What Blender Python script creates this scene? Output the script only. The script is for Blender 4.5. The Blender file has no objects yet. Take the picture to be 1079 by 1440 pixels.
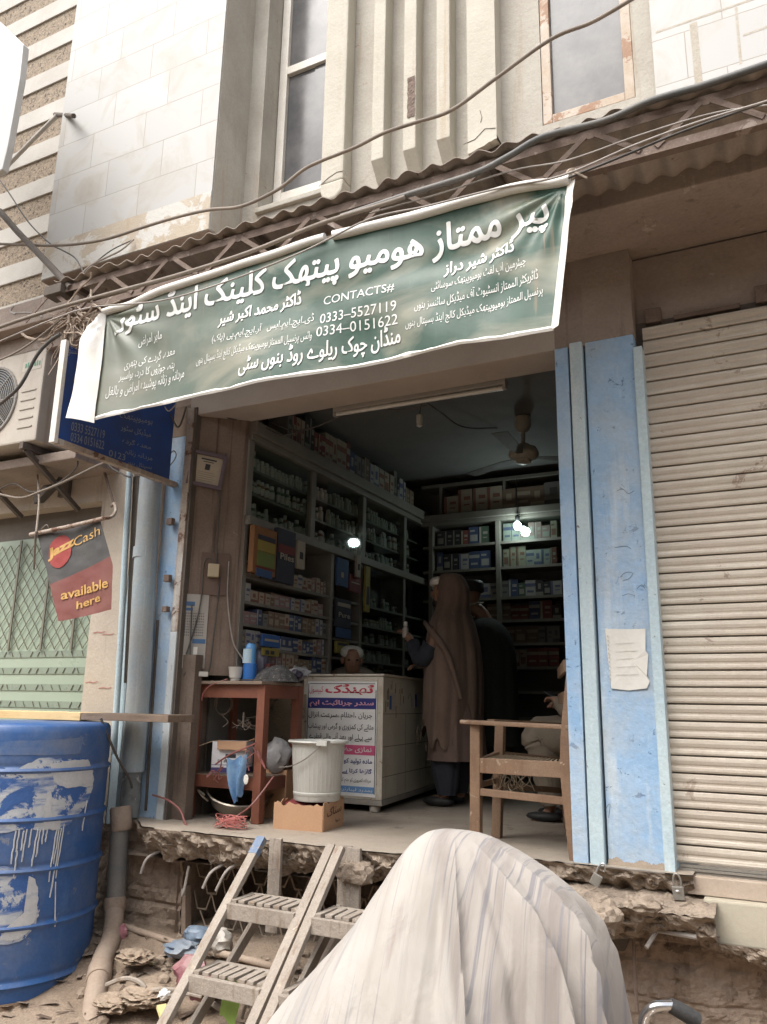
import bpy, bmesh, math, random
from math import radians, sin, cos, pi, sqrt
from mathutils import Vector, Matrix, noise
random.seed(7)
sc = bpy.context.scene
COL = sc.collection

# ------------------------------------------------------------------ camera
# metres; the lens is the origin, x runs along the shop fronts, y into the shop, z up.
# street level z = -1.5, shop floor z = -0.68, pillar line y = 3.9
F_PX, PITCH, ROLL, YAW = 1120.0, radians(13.6), radians(0.99), radians(26.7)
fw = Vector((-sin(YAW)*cos(PITCH), cos(YAW)*cos(PITCH), sin(PITCH)))
rt0 = Vector((cos(YAW), sin(YAW), 0)); up0 = rt0.cross(fw)
RT = rt0*cos(ROLL) + up0*sin(ROLL); UP = -rt0*sin(ROLL) + up0*cos(ROLL)
camd = bpy.data.cameras.new('camera'); cam = bpy.data.objects.new('camera', camd); COL.objects.link(cam)
cam.matrix_world = Matrix(((RT.x, UP.x, -fw.x, 0), (RT.y, UP.y, -fw.y, 0), (RT.z, UP.z, -fw.z, 0), (0, 0, 0, 1)))
camd.sensor_fit = 'VERTICAL'; camd.sensor_height = 36.0; camd.lens = 36.0*F_PX/1440.0
camd.clip_start = 0.05; camd.clip_end = 500
sc.camera = cam

# ------------------------------------------------------------------ light
SUN_EL, SUN_AZ = radians(58), radians(205)      # azimuth of the sun seen from the camera, from +y clockwise
w = bpy.data.worlds.new('World'); sc.world = w; w.use_nodes = True
nt = w.node_tree; bg = nt.nodes['Background']
sky = nt.nodes.new('ShaderNodeTexSky'); sky.sky_type = 'NISHITA'; sky.sun_disc = False
sky.sun_elevation = SUN_EL; sky.sun_rotation = SUN_AZ; sky.dust_density = 4.0; sky.air_density = 1.0
hsv = nt.nodes.new('ShaderNodeHueSaturation'); hsv.inputs['Saturation'].default_value = 0.30
warm = nt.nodes.new('ShaderNodeMixRGB'); warm.blend_type = 'MULTIPLY'; warm.inputs[0].default_value = 1
warm.inputs[2].default_value = (1.0, 0.985, 0.96, 1)
nt.links.new(sky.outputs[0], hsv.inputs['Color']); nt.links.new(hsv.outputs[0], warm.inputs[1]); nt.links.new(warm.outputs[0], bg.inputs[0])
bg.inputs[1].default_value = 0.15
sl = bpy.data.lights.new('sun', 'SUN'); sl.energy = 0.85; sl.angle = radians(40); sl.color = (1.0, 0.965, 0.92)
so = bpy.data.objects.new('sun', sl); COL.objects.link(so)
sd = Vector((sin(SUN_AZ)*cos(SUN_EL), cos(SUN_AZ)*cos(SUN_EL), sin(SUN_EL)))
so.rotation_euler = sd.to_track_quat('Z', 'Y').to_euler()
vs = sc.view_settings; vs.view_transform = 'Standard'; vs.look = 'None'; vs.gamma = 1; vs.exposure = 1.42; vs.use_curve_mapping = False
sc.cycles.max_bounces = 8; sc.cycles.diffuse_bounces = 4; sc.cycles.caustics_reflective = False; sc.cycles.caustics_refractive = False

# ------------------------------------------------------------------ helpers
def ray(x, y):
    return RT*((x-539.5)/F_PX) - UP*((y-720)/F_PX) + fw
def Yp(x, y, d): r = ray(x, y); return r*(d/r.y)
def Zp(x, y, z): r = ray(x, y); return r*(z/r.z)
def Xp(x, y, v): r = ray(x, y); return r*(v/r.x)
def V(*a): return Vector(a)
def fbm(p, o=4): return noise.fractal(Vector(p), 1.0, 2.0, o)
FLOOR, STREET = -0.68, -1.5

def tag(o, label=None, cat=None, group=None, kind=None):
    if label: o['label'] = label
    if cat: o['category'] = cat
    if group: o['group'] = group
    if kind: o['kind'] = kind
    return o
def thing(name, loc, label, cat, group=None):
    o = bpy.data.objects.new(name, None); COL.objects.link(o); o.location = loc; o.empty_display_size = .05
    tag(o, label, cat, group); bpy.context.view_layer.update(); return o
def world(o):
    return o.matrix_basis.copy() if o.parent is None else world(o.parent) @ o.matrix_parent_inverse @ o.matrix_basis
def link(name, me, parent=None):
    o = bpy.data.objects.new(name, me); COL.objects.link(o)
    if parent is not None:
        o.parent = parent
        o.matrix_parent_inverse = world(parent).inverted()
    return o
def copy_tree(o, parent=None):
    c = o.copy(); COL.objects.link(c)
    if parent is not None: c.parent = parent
    for ch in list(o.children): copy_tree(ch, c)
    return c

class MB:
    """collects shapes in world coordinates and links them as ONE mesh object"""
    def __init__(s): s.bm = bmesh.new(); s.mi = 0
    def face(s, vs):
        try: f = s.bm.faces.new(vs); f.material_index = s.mi; return f
        except ValueError: return None
    def quad(s, *ps): return s.face([s.bm.verts.new(p) for p in ps])
    def box(s, x0, x1, y0, y1, z0, z1, m=None):
        cs = [V(x, y, z) for x in (x0, x1) for y in (y0, y1) for z in (z0, z1)]
        if m is not None: cs = [m @ c for c in cs]
        v = [s.bm.verts.new(c) for c in cs]
        for i in ((0,1,3,2),(4,6,7,5),(0,4,5,1),(2,3,7,6),(0,2,6,4),(1,5,7,3)): s.face([v[k] for k in i])
        return s
    def bar(s, a, b, w, h, upv=(0,0,1), off=(0,0)):
        a, b = V(*a), V(*b); d = b-a; L = d.length; d.normalize()
        sx = d.cross(V(*upv))
        if sx.length < 1e-4: sx = d.cross(V(0,1,0))
        sx.normalize(); sz = sx.cross(d)
        m = Matrix(((sx.x, d.x, sz.x, a.x), (sx.y, d.y, sz.y, a.y), (sx.z, d.z, sz.z, a.z), (0,0,0,1)))
        return s.box(-w/2+off[0], w/2+off[0], 0, L, -h/2+off[1], h/2+off[1], m)
    def tube(s, pts, r, n=8, caps=True, rs=None):
        pts = [V(*p) for p in pts]; rings = []; pn = None
        for i, p in enumerate(pts):
            d = (pts[min(i+1, len(pts)-1)] - pts[max(i-1, 0)])
            if d.length < 1e-9: d = V(0,0,1)
            d.normalize()
            if pn is None: pn = d.orthogonal().normalized()
            nn = pn - d*pn.dot(d)
            if nn.length < 1e-6: nn = d.orthogonal()
            nn.normalize(); pn = nn; bb = d.cross(nn); rr = rs[i] if rs else r
            rings.append([s.bm.verts.new(p + (nn*cos(2*pi*k/n) + bb*sin(2*pi*k/n))*rr) for k in range(n)])
        for a, b in zip(rings, rings[1:]):
            for k in range(n): s.face([a[k], a[(k+1) % n], b[(k+1) % n], b[k]])
        if caps: s.face(rings[0][::-1]); s.face(rings[-1])
        return s
    def lathe(s, prof, c, n=32, m=None, f=None, caps=False):
        rings = []
        for r, z in prof:
            ring = []
            for k in range(n):
                a = 2*pi*k/n; p = V(r*cos(a), r*sin(a), z)
                if f: p = f(p, a)
                if m is not None: p = m @ p
                ring.append(s.bm.verts.new(p + V(*c)))
            rings.append(ring)
        for a, b in zip(rings, rings[1:]):
            for k in range(n): s.face([a[k], a[(k+1) % n], b[(k+1) % n], b[k]])
        if caps: s.face(rings[0][::-1]); s.face(rings[-1])
        return s
    def grid(s, f, nu, nv, closed=False):
        g = [[s.bm.verts.new(f(i/nu, j/nv)) for j in range(nv+1)] for i in range(nu + (0 if closed else 1))]
        if closed: g.append(g[0])
        for i in range(nu):
            for j in range(nv): s.face([g[i][j], g[i+1][j], g[i+1][j+1], g[i][j+1]])
        return s
    def prism(s, poly, d):
        a = [s.bm.verts.new(V(*p)) for p in poly]; b = [s.bm.verts.new(V(*p)+V(*d)) for p in poly]; n = len(a)
        s.face(a); s.face(b[::-1])
        for k in range(n): s.face([a[k], b[k], b[(k+1) % n], a[(k+1) % n]])
        return s
    def ball(s, c, r, sub=2, amp=0.0, freq=3.0, sq=(1,1,1), seed=0):
        t = bmesh.ops.create_icosphere(s.bm, subdivisions=sub, radius=1.0)
        for v in t['verts']:
            q_ = v.co*freq + V(seed*7.3, seed*3.1, 0)
            k = 1 + amp*fbm(q_, 3) if amp >= 0 else 1 - amp*(.55-1.5*abs(fbm(q_, 2))-.35*abs(fbm(q_*3.1, 2)))     # negative: sharp crumpled ridges
            v.co = V(v.co.x*sq[0]*r*k, v.co.y*sq[1]*r*k, v.co.z*sq[2]*r*k) + V(*c)
        for v in t['verts']:
            for f in v.link_faces: f.material_index = s.mi
        return s
    def build(s, name, mat, parent=None, smooth=False, bevel=0.0, solid=0.0):
        bmesh.ops.recalc_face_normals(s.bm, faces=s.bm.faces)
        if solid: 
            r = bmesh.ops.solidify(s.bm, geom=s.bm.faces[:], thickness=solid)
        if bevel:
            es = [e for e in s.bm.edges if len(e.link_faces) == 2 and e.calc_face_angle(0) > .6]
            bmesh.ops.bevel(s.bm, geom=es, offset=bevel, segments=2, affect='EDGES', profile=.6, clamp_overlap=True)
        me = bpy.data.meshes.new(name); s.bm.to_mesh(me); s.bm.free()
        for m in (mat if isinstance(mat, (list, tuple)) else [mat]): me.materials.append(m)
        if smooth:
            me.polygons.foreach_set('use_smooth', [True]*len(me.polygons))
            try: me.set_sharp_from_angle(angle=radians(50))
            except Exception: pass
        return link(name, me, parent)

def spline(pts, n=6):
    """Catmull-Rom through points"""
    P = [V(*p) for p in pts]; out = []
    for i in range(len(P)-1):
        a, b, c, d = P[max(i-1,0)], P[i], P[i+1], P[min(i+2, len(P)-1)]
        for k in range(n):
            t = k/n
            out.append(.5*((2*b) + (c-a)*t + (2*a-5*b+4*c-d)*t*t + (3*b-a-3*c+d)*t**3))
    out.append(P[-1]); return out

# ------------------------------------------------------------------ materials
def M(name, col, col2=None, sc_=4.0, rough=.8, bump=.0, bsc=40.0, streak=None, stsc=(14,14,.9), stthr=.55, spot=None, spsc=9.0, spthr=.62, grain=.12, metal=0.0, spec=.5, dust=None, coat=0.0, trans=0.0):
    m = bpy.data.materials.new(name); m.use_nodes = True; t = m.node_tree; N = t.nodes.new; Lk = t.links.new
    b = t.nodes['Principled BSDF']
    tc = N('ShaderNodeTexCoord'); oi = N('ShaderNodeObjectInfo'); ad = N('ShaderNodeVectorMath'); ad.operation = 'MULTIPLY_ADD'
    ad.inputs[1].default_value = (1,1,1); Lk(tc.outputs['Object'], ad.inputs[0])
    mu = N('ShaderNodeVectorMath'); mu.operation = 'SCALE'; mu.inputs[0].default_value = (37., 11., 23.); Lk(oi.outputs['Random'], mu.inputs['Scale']); Lk(mu.outputs[0], ad.inputs[2])
    P = ad.outputs[0]
    def noi(scale, det=5, ro=.6, vec=P, d=0.0):
        n = N('ShaderNodeTexNoise'); n.inputs['Scale'].default_value = scale; n.inputs['Detail'].default_value = det; n.inputs['Roughness'].default_value = ro; n.inputs['Distortion'].default_value = d; Lk(vec, n.inputs['Vector']); return n.outputs['Fac']
    def ramp(f, a, c):
        r = N('ShaderNodeMapRange'); r.inputs['From Min'].default_value = a; r.inputs['From Max'].default_value = c; Lk(f, r.inputs['Value']); return r.outputs[0]
    def mix(f, a, c, mode='MIX'):
        x = N('ShaderNodeMixRGB'); x.blend_type = mode
        for s, v in ((0, f), (1, a), (2, c)):
            if isinstance(v, (tuple, list)): x.inputs[s].default_value = (*v[:3], 1)
            elif isinstance(v, (int, float)): x.inputs[s].default_value = v
            else: Lk(v, x.inputs[s])
        return x.outputs[0]
    c2 = col2 or tuple(k*.72 for k in col)
    cur = mix(ramp(noi(sc_, 6, .65), .33, .68), col, c2)
    if streak:
        mp = N('ShaderNodeMapping'); mp.inputs['Scale'].default_value = stsc; Lk(P, mp.inputs['Vector'])
        cur = mix(ramp(noi(1.0, 5, .6, mp.outputs[0]), stthr, stthr+.16), cur, streak)
    if spot:
        cur = mix(ramp(noi(spsc, 7, .7, P, .4), spthr, spthr+.03), cur, spot)
    if dust:
        cur = mix(ramp(noi(2.3, 6, .7), .42, .75), cur, dust)
    if grain:
        g = noi(bsc*2.2, 3, .7)
        cur = mix(1.0, cur, mix(ramp(g, .2, .8), (1-grain,)*3, (1+grain,)*3), 'MULTIPLY')
    Lk(cur, b.inputs['Base Color'])
    b.inputs['Metallic'].default_value = metal; b.inputs['Specular IOR Level'].default_value = spec
    r = N('ShaderNodeMapRange'); Lk(noi(sc_*3, 4), r.inputs['Value']); r.inputs['To Min'].default_value = max(rough-.14, .04); r.inputs['To Max'].default_value = min(rough+.14, 1); Lk(r.outputs[0], b.inputs['Roughness'])
    if coat: b.inputs['Coat Weight'].default_value = coat; b.inputs['Coat Roughness'].default_value = .25
    if trans: b.inputs['Transmission Weight'].default_value = trans
    if bump:
        bp = N('ShaderNodeBump'); bp.inputs['Strength'].default_value = min(bump, 1.0); bp.inputs['Distance'].default_value = .012
        Lk(noi(bsc, 6, .65), bp.inputs['Height']); Lk(bp.outputs[0], b.inputs['Normal'])
    return m
def flat(name, col, rough=.7, var=.12, **k): return M(name, col, tuple(c*(1-var) for c in col), 6, rough, grain=.06, **k)

CONC = M('grey concrete', (.30,.25,.205), (.19,.155,.125), 3, .92, .6, 30, streak=(.14,.11,.09), spot=(.36,.31,.26), spsc=6, spthr=.6, grain=.2)
DARKCONC = M('sooty concrete', (.34,.275,.23), (.25,.20,.167), 2.2, .92, .35, 26, streak=(.17,.135,.11), stthr=.6, spot=(.40,.34,.29), spsc=5, grain=.15)
ROUGHCONC = M('crumbling concrete', (.34,.275,.215), (.22,.175,.135), 7, .95, 1.0, 34, spot=(.15,.115,.085), spsc=16, spthr=.57, grain=.3)
MUD = M('dusty brick and mud', (.31,.235,.18), (.20,.15,.113), 4.5, .96, 1.0, 22, spot=(.12,.085,.062), spsc=8, spthr=.575, dust=(.33,.26,.20), grain=.2)
SOIL = M('dry dusty soil', (.27,.205,.15), (.17,.125,.09), 5, .97, 1.0, 40, spot=(.12,.09,.065), spsc=22, spthr=.6, dust=(.31,.245,.185), grain=.3)
FLOORM = M('worn cement floor', (.36,.31,.255), (.26,.22,.175), 3, .75, .25, 30, spot=(.19,.16,.13), spsc=5, spthr=.62, dust=(.38,.32,.26), grain=.12)
PLASTER = M('cream plaster', (.50,.475,.42), (.42,.39,.335), 2.2, .88, .3, 35, streak=(.40,.34,.26), stsc=(9,9,.7), stthr=.58, spot=(.68,.63,.53), spsc=4, spthr=.62, grain=.08)
PLASTERSH = M('weathered cream plaster', (.43,.405,.355), (.345,.315,.27), 2.6, .9, .45, 35, streak=(.33,.27,.20), stsc=(12,12,.8), stthr=.55, spot=(.30,.22,.16), spsc=7, spthr=.66, grain=.1)
PEACH = M('bare peach plaster', (.56,.47,.35), (.47,.37,.26), 3, .92, .5, 30, grain=.15, streak=(.36,.25,.16), stthr=.62)
BLUEP = M('chalky blue paint', (.25,.42,.64), (.38,.53,.70), 3.5, .62, .5, 24, streak=(.55,.63,.68), stsc=(9,9,1.2), stthr=.56, spot=(.12,.20,.34), spsc=17, spthr=.62, dust=(.44,.49,.52), grain=.1)
BLUEGREY = M('worn grey blue paint', (.42,.54,.60), (.50,.60,.63), 4, .6, .3, 30, streak=(.62,.66,.65), stsc=(16,16,1.2), stthr=.55, spot=(.15,.13,.11), spsc=16, spthr=.66, grain=.15)
PIPEB = M('dusty blue grey pipe', (.34,.41,.44), (.25,.31,.345), 3.5, .5, .15, 30, streak=(.50,.56,.58), stsc=(20,20,.8), stthr=.56, dust=(.36,.34,.31), grain=.1)
PIPEG = M('grey slate pipe', (.10,.125,.135), (.15,.155,.15), 4, .6, .1, dust=(.26,.22,.18), grain=.12)
PIPED = M('mud caked pipe', (.33,.25,.19), (.25,.19,.145), 4, .9, .4, 30, dust=(.36,.29,.23), grain=.15)
RUSTW = M('rusty pale channel', (.42,.36,.30), (.30,.22,.17), 6, .7, .3, 30, streak=(.50,.50,.48), stsc=(14,14,2), spot=(.16,.085,.055), spsc=12, spthr=.56, grain=.2)
RUST = M('rusty iron', (.20,.15,.12), (.13,.09,.07), 8, .85, .4, 50, spot=(.29,.235,.20), spsc=10, spthr=.6, grain=.25)
DARKIRON = M('dark dusty iron', (.085,.07,.06), (.13,.105,.085), 6, .8, .3, grain=.2)
SHEET = M('old corrugated sheet', (.36,.31,.265), (.26,.22,.185), 3, .75, .3, 30, streak=(.27,.21,.17), stsc=(10,1.2,10), spot=(.14,.07,.045), spsc=6, spthr=.63, grain=.15)
SHUT = M('dusty steel shutter', (.53,.475,.395), (.43,.375,.305), 2.6, .55, .2, 50, streak=(.65,.60,.515), stsc=(1.1,8,34), stthr=.52, spot=(.28,.215,.165), spsc=6.5, spthr=.615, dust=(.45,.38,.315), grain=.09)  # level pale streaks paint highlights into the slat colour
WINDARK = M('grimy window frame', (.44,.39,.33), (.33,.23,.145), 4, .6, .2, spot=(.25,.13,.065), spsc=5, spthr=.55)
WHITEP = M('off white frame paint', (.72,.69,.63), (.60,.55,.48), 5, .55, .1, spot=(.35,.22,.13), spsc=9, spthr=.68)
GLASSG = M('grey film glass', (.075,.075,.08), (.09,.09,.095), 1, .16, spec=.35, grain=.03, dust=(.17,.165,.16))
GLASSG2 = M('plain grey pane', (.055,.057,.06), (.07,.07,.073), 1, .10, grain=.03)
GREENG = M('pale green filmed glass', (.35,.42,.33), (.31,.38,.30), 1.5, .32, grain=.03, streak=(.40,.45,.36), stsc=(3,3,.6), stthr=.6)
WOODR = M('red brown varnished wood', (.22,.078,.045), (.16,.058,.035), 3, .55, .15, 60, streak=(.17,.06,.038), stsc=(30,30,2.2), stthr=.56, spot=(.36,.22,.15), spsc=11, spthr=.69, grain=.15)
WOODB = M('worn brown chair wood', (.225,.135,.08), (.15,.09,.055), 4, .6, .2, 60, streak=(.15,.08,.045), stsc=(34,34,3), stthr=.55, spot=(.33,.25,.18), spsc=12, spthr=.62, dust=(.26,.18,.12), grain=.2)
WOODG = M('grey weathered wood', (.34,.295,.25), (.26,.222,.185), 4, .85, .4, 60, streak=(.22,.165,.12), stsc=(40,16,5), stthr=.54, spot=(.46,.38,.30), spsc=10, spthr=.64, grain=.22)
WOODY = M('fresh yellow plank', (.66,.49,.25), (.58,.40,.19), 3, .6, .1, 60, streak=(.5,.33,.15), stsc=(3,40,40), grain=.08)
WOODD = M('old brown plank', (.20,.145,.105), (.14,.10,.075), 5, .8, .3, 60, streak=(.10,.07,.05), stsc=(4,40,40), grain=.2)
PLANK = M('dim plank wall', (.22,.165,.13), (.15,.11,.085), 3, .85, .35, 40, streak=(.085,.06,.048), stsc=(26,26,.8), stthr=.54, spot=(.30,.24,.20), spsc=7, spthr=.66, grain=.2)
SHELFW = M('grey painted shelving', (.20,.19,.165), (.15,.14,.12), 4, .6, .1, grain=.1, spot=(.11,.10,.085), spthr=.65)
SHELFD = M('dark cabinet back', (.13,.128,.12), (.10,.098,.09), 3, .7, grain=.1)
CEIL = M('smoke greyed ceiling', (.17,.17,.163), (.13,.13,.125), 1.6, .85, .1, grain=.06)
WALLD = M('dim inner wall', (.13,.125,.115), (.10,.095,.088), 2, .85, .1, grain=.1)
COUNTM = M('cream laminate counter', (.60,.57,.47), (.50,.46,.36), 3, .5, .15, 40, streak=(.30,.24,.16), stsc=(18,18,1.6), stthr=.60, spot=(.14,.10,.07), spsc=11, spthr=.685, grain=.08)
COUNTW = M('scuffed white edge', (.58,.54,.46), (.44,.38,.30), 6, .55, .1, spot=(.20,.13,.09), spsc=16, spthr=.62)
PLASTICG = M('grey white plastic', (.52,.52,.49), (.45,.44,.40), 4, .4, .1, streak=(.36,.33,.28), stsc=(20,20,1.4), stthr=.58, grain=.06)
DRUMB = M('scuffed blue plastic', (.026,.085,.25), (.035,.11,.29), 2, .46, .12, 30, streak=(.06,.16,.36), stsc=(5,5,.8), stthr=.60, spot=(.19,.21,.26), spsc=7, spthr=.63, grain=.14, dust=(.13,.165,.25))
CARD = M('brown cardboard', (.46,.28,.165), (.41,.24,.14), 5, .85, .15, 60, grain=.08)
CARDL = M('pale cardboard', (.60,.46,.30), (.54,.41,.27), 5, .85, .1, grain=.06)
WHITEC = flat('white printed card', (.78,.78,.80), .6)
PURPLE = flat('violet print', (.09,.07,.20))
BLACK = flat('matt black', (.02,.02,.02), .6)
INK = flat('dark print', (.04,.04,.045), .7)
REDM = flat('red paint', (.55,.05,.04), .5)
CHROME = M('chrome', (.75,.75,.76), (.6,.6,.6), 3, .15, metal=1.0, grain=.02)
STEEL = M('worn aluminium pan', (.42,.38,.32), (.30,.26,.21), 6, .38, .1, metal=.85, grain=.15, spot=(.12,.10,.08), spthr=.62)
LOCKM = M('dull padlock steel', (.36,.34,.30), (.22,.20,.18), 8, .45, .1, metal=.6, grain=.15)
CABLE = M('black cable', (.035,.033,.032), (.06,.055,.05), 6, .6, dust=(.14,.12,.10), grain=.1)
CABLEG = M('dusty grey cable', (.22,.185,.15), (.16,.13,.105), 6, .7, dust=(.26,.22,.18), grain=.1)
WIREL = M('pale wire', (.36,.33,.30), (.24,.21,.19), 6, .6, grain=.1)
CABLER = M('red brown lead', (.30,.10,.09), (.20,.08,.07), 6, .5, grain=.1)
PAPER = M('white paper', (.74,.73,.69), (.66,.64,.58), 5, .8, .2, 14, grain=.04)
SKIN = M('brown skin', (.30,.165,.105), (.25,.13,.08), 6, .55, .1, 90, grain=.06)
SHAWL = M('brown wool shawl', (.18,.125,.095), (.14,.095,.073), 5, .95, .5, 160, streak=(.215,.155,.12), stsc=(22,22,1.0), stthr=.55, grain=.2)
KAMEEZ = M('dark brown cotton', (.15,.10,.08), (.11,.075,.06), 5, .9, .3, 90, grain=.1)
BEIGE = M('pale beige cotton', (.23,.19,.145), (.18,.148,.11), 5, .9, .35, 60, grain=.1)
DKGREEN = M('dark olive cloth', (.03,.033,.028), (.03,.034,.028), 5, .92, .3, 60, grain=.1)
DKBLUE = M('dark navy cloth', (.03,.033,.045), (.02,.022,.03), 5, .92, .3, 60, grain=.1)
CAPW = M('white knit cap', (.66,.64,.58), (.56,.53,.47), 20, .9, .5, 120, grain=.1)
HAIR = M('black hair', (.015,.013,.012), (.03,.025,.022), 30, .6, .5, 150)
BANW = M('white vinyl hem', (.74,.73,.70), (.64,.62,.57), 4, .45, .1, dust=(.58,.54,.47), grain=.05)
# ------------------------------------------------------------------ ground
def hgt(x, y):
    t = max(0, min(1, (y-2.75)/1.15)); t = t*t*(3-2*t)
    wl = 1 if x < -1.2 else max(.35, 1-(x+1.2)*.8)
    base = STREET + .27*t*wl
    n = fbm((x*1.6, y*1.6, 3.1), 4)*.05 + fbm((x*7, y*7, 1.7), 4)*.022*(.25+t)
    return base + n*(.35+.65*t)
b = MB()
xs = [-60,-30,-15,-9,-7] + [-6+.06*i for i in range(126)] + [2,3,5,9,20,60]
ys = [-60,-25,-10,-4,-1,.5,1.5] + [2.0+.05*i for i in range(53)] + [4.8,5,9,14]
vv = [[b.bm.verts.new((x, y, hgt(x, y) if 1.5 < y < 5 and -7 < x < 2 else STREET)) for y in ys] for x in xs]
for i in range(len(xs)-1):
    for j in range(len(ys)-1): b.face([vv[i][j], vv[i+1][j], vv[i+1][j+1], vv[i][j+1]])
tag(b.build('ground', SOIL, smooth=True), kind='structure')
# loose rubble lying on the slope: nobody could count it
b = MB()
for i in range(420):
    x = random.uniform(-4.2, .9); y = random.triangular(2.6, 3.95, 3.7); r = random.choice([.008,.012,.016,.022,.03])*random.uniform(.7,1.3)
    b.ball((x, y, hgt(x, y)+r*.25), r, 1, .35, 1.5, (1, random.uniform(.6,1), random.uniform(.4,.8)), i)
for i in range(110):
    x = random.uniform(-4.0, -1.3); y = random.triangular(2.8, 3.9, 3.5); a = random.uniform(0, 6.3); L = random.uniform(.02,.07); z = hgt(x, y)+.006
    p = V(x, y, z); d = V(cos(a), sin(a), random.uniform(-.1,.3))*L; e = V(-sin(a), cos(a), random.uniform(-.2,.2))*L*random.uniform(.15,.5)
    b.quad(p-d-e, p+d-e, p+d*.8+e, p-d*.7+e)
RUB = M('rubble', (.33,.26,.20), (.20,.155,.115), 9, .95, .5, grain=.25)
tag(b.build('rubble', RUB), kind='stuff')

# ------------------------------------------------------------------ the shop building
BLD = thing('shop_building', (-2.0, 3.9, STREET), 'two storey shop building with blue painted pillars around an open medicine shop', 'building')
def P_(name, mb, mat, **k): return mb.build(name, mat, BLD, **k)
YF = 3.9
# floor with its crumbling front edge
b = MB()
def edge_y(x):
    e = 3.63 + .02*fbm((x*2.2, 1, 0)) + .012*fbm((x*11, 4, 0))
    if x < -3.3: e += min(1, (-3.3-x)/.2)*.2
    if x > -1.75: e += max(0, min(1, (x+1.75)/.35))*.22
    return e
xs = [-3.62 + i*.02 for i in range(160)]
top = [[b.bm.verts.new((x, edge_y(x) + (7.6-edge_y(x))*t, FLOOR - (.004*abs(fbm((x*9,5,0))) if t == 0 else 0))) for t in (0,.02,.08,.2,.5,1)] for x in xs]
for i in range(len(xs)-1):
    for j in range(5): b.face([top[i][j], top[i+1][j], top[i+1][j+1], top[i][j+1]])
P_('floor', b, FLOORM)
b = MB()
def broken(x0, x1, z0, thick, ey, step=.014, rows=16, back=.30, seed=0, jag=.05):
    n = int((x1-x0)/step); g = []
    for i in range(n+1):
        x = x0 + (x1-x0)*i/n; row = []
        th = thick(x) + jag*fbm((x*3.1, seed, 2)) + jag*.6*fbm((x*13, seed, 7))
        for j in range(rows+1):
            t = j/rows
            if t < .7:
                s = t/.7; z = z0 - th*s; y = ey(x) + .02*s + .10*s*s
            else:
                s = (t-.7)/.3; z = z0 - th + .02*s; y = ey(x) + .12 + back*s
            k = min(1, t*6)
            q = V(x*8, z*14, seed)
            d = (fbm(q, 5)*.05 + abs(fbm(q*2.7, 4))*.035)*k
            row.append(b.bm.verts.new((x, y + d - .01, z - (.018*fbm((x*17, z*17, 5)))*k)))
        g.append(row)
    for i in range(n):
        for j in range(rows): b.face([g[i][j], g[i+1][j], g[i+1][j+1], g[i][j+1]])
broken(-3.62, -.44, FLOOR-.004, lambda x: .165 if x < -1.7 else .165-.055*min(1, (x+1.7)/.3), edge_y, seed=1)
P_('slab_edge', b, ROUGHCONC)
# lower ledge left of the right-hand threshold
b = MB()
ey2 = lambda x: 3.66 + .03*fbm((x*2.4, 8, 0))
b.grid(lambda u, v: V(-1.75 + 1.4*u, ey2(-1.75+1.4*u) + v*.45, -.80 + .05*v - .02*fbm((u*8, v*5, 3)) + .012*fbm((u*30, v*14, 1))), 90, 14)
broken(-1.75, -.35, -.80, lambda x: .13, ey2, seed=5, jag=.055)
P_('ledge', b, ROUGHCONC)
# rusty bars sticking out of the slab
def bars(lst):
    for pts, r, m in lst:
        b = MB(); b.tube(spline(pts, 5), r, 7); P_('reinforcing_bar', b, m, smooth=True)
bl = []
for (px, py, dx, dz) in ((300,1228,0,-.07),(322,1226,.05,-.09),(211,1208,-.03,-.07)):
    p = Yp(px, py, 3.68); bl.append(([p+V(.05,.1,.05), p+V(.02,.02,.03), p+V(0,-.03,0), p+V(-.03+dx*-.3,-.04,dz)], .008, WIREL))
p = Yp(895, 1300, 3.76); bl.append(([p+V(-.06,.25,.02), p, Yp(980,1318,3.70)], .010, WIREL))
p = Yp(922, 1312, 3.72); bl.append(([p+V(.02,.1,.02), p, Yp(909,1333,3.66)], .009, WIREL))
p = Yp(891, 1315, 3.84); bl.append(([p, Yp(893,1370,3.84), Yp(896,1422,3.83)], .008, RUST))
p = Yp(258, 1258, 3.74); bl.append(([Yp(266,1218,3.74), p, Yp(257,1250,3.74)], .008, WIREL))
bars(bl)
# walls under the floor: brick and mud, dark hollow behind the ladders
b = MB()
def mudwall(x0, x1, z0, z1, y, seed, nx=90, nz=44, dep=.05):
    def f(u, v):
        x = x0+(x1-x0)*u; z = z0+(z1-z0)*v
        course = abs(((z*1/.075) % 1)-.5)*2; br = abs((((x+.11*(int(math.floor(z/.075)) % 2))/.22) % 1)-.5)*2
        mort = max(0, (course-.82)/.18)*.5 + max(0, (br-.93)/.07)*.4
        wear = .5+.5*fbm((x*2.1, z*2.1, seed), 3)
        return V(x, y + mort*.035*max(0, wear+.15) + dep*.8*fbm((x*3, z*3, seed+3), 4) + .02*fbm((x*14, z*14, seed), 3) + .03*max(0, fbm((x*5, z*5, seed+9), 2)-.15), z)
    b.grid(f, nx, nz)
mudwall(-5.2, -3.18, -1.6, FLOOR-.05, 3.86, 1)
P_('base_wall', b, MUD); b = MB()
mudwall(-1.35, 2.2, -1.6, FLOOR-.12, 3.93, 2, 160, 60, .07)
P_('base_wall', b, MUD)
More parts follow.
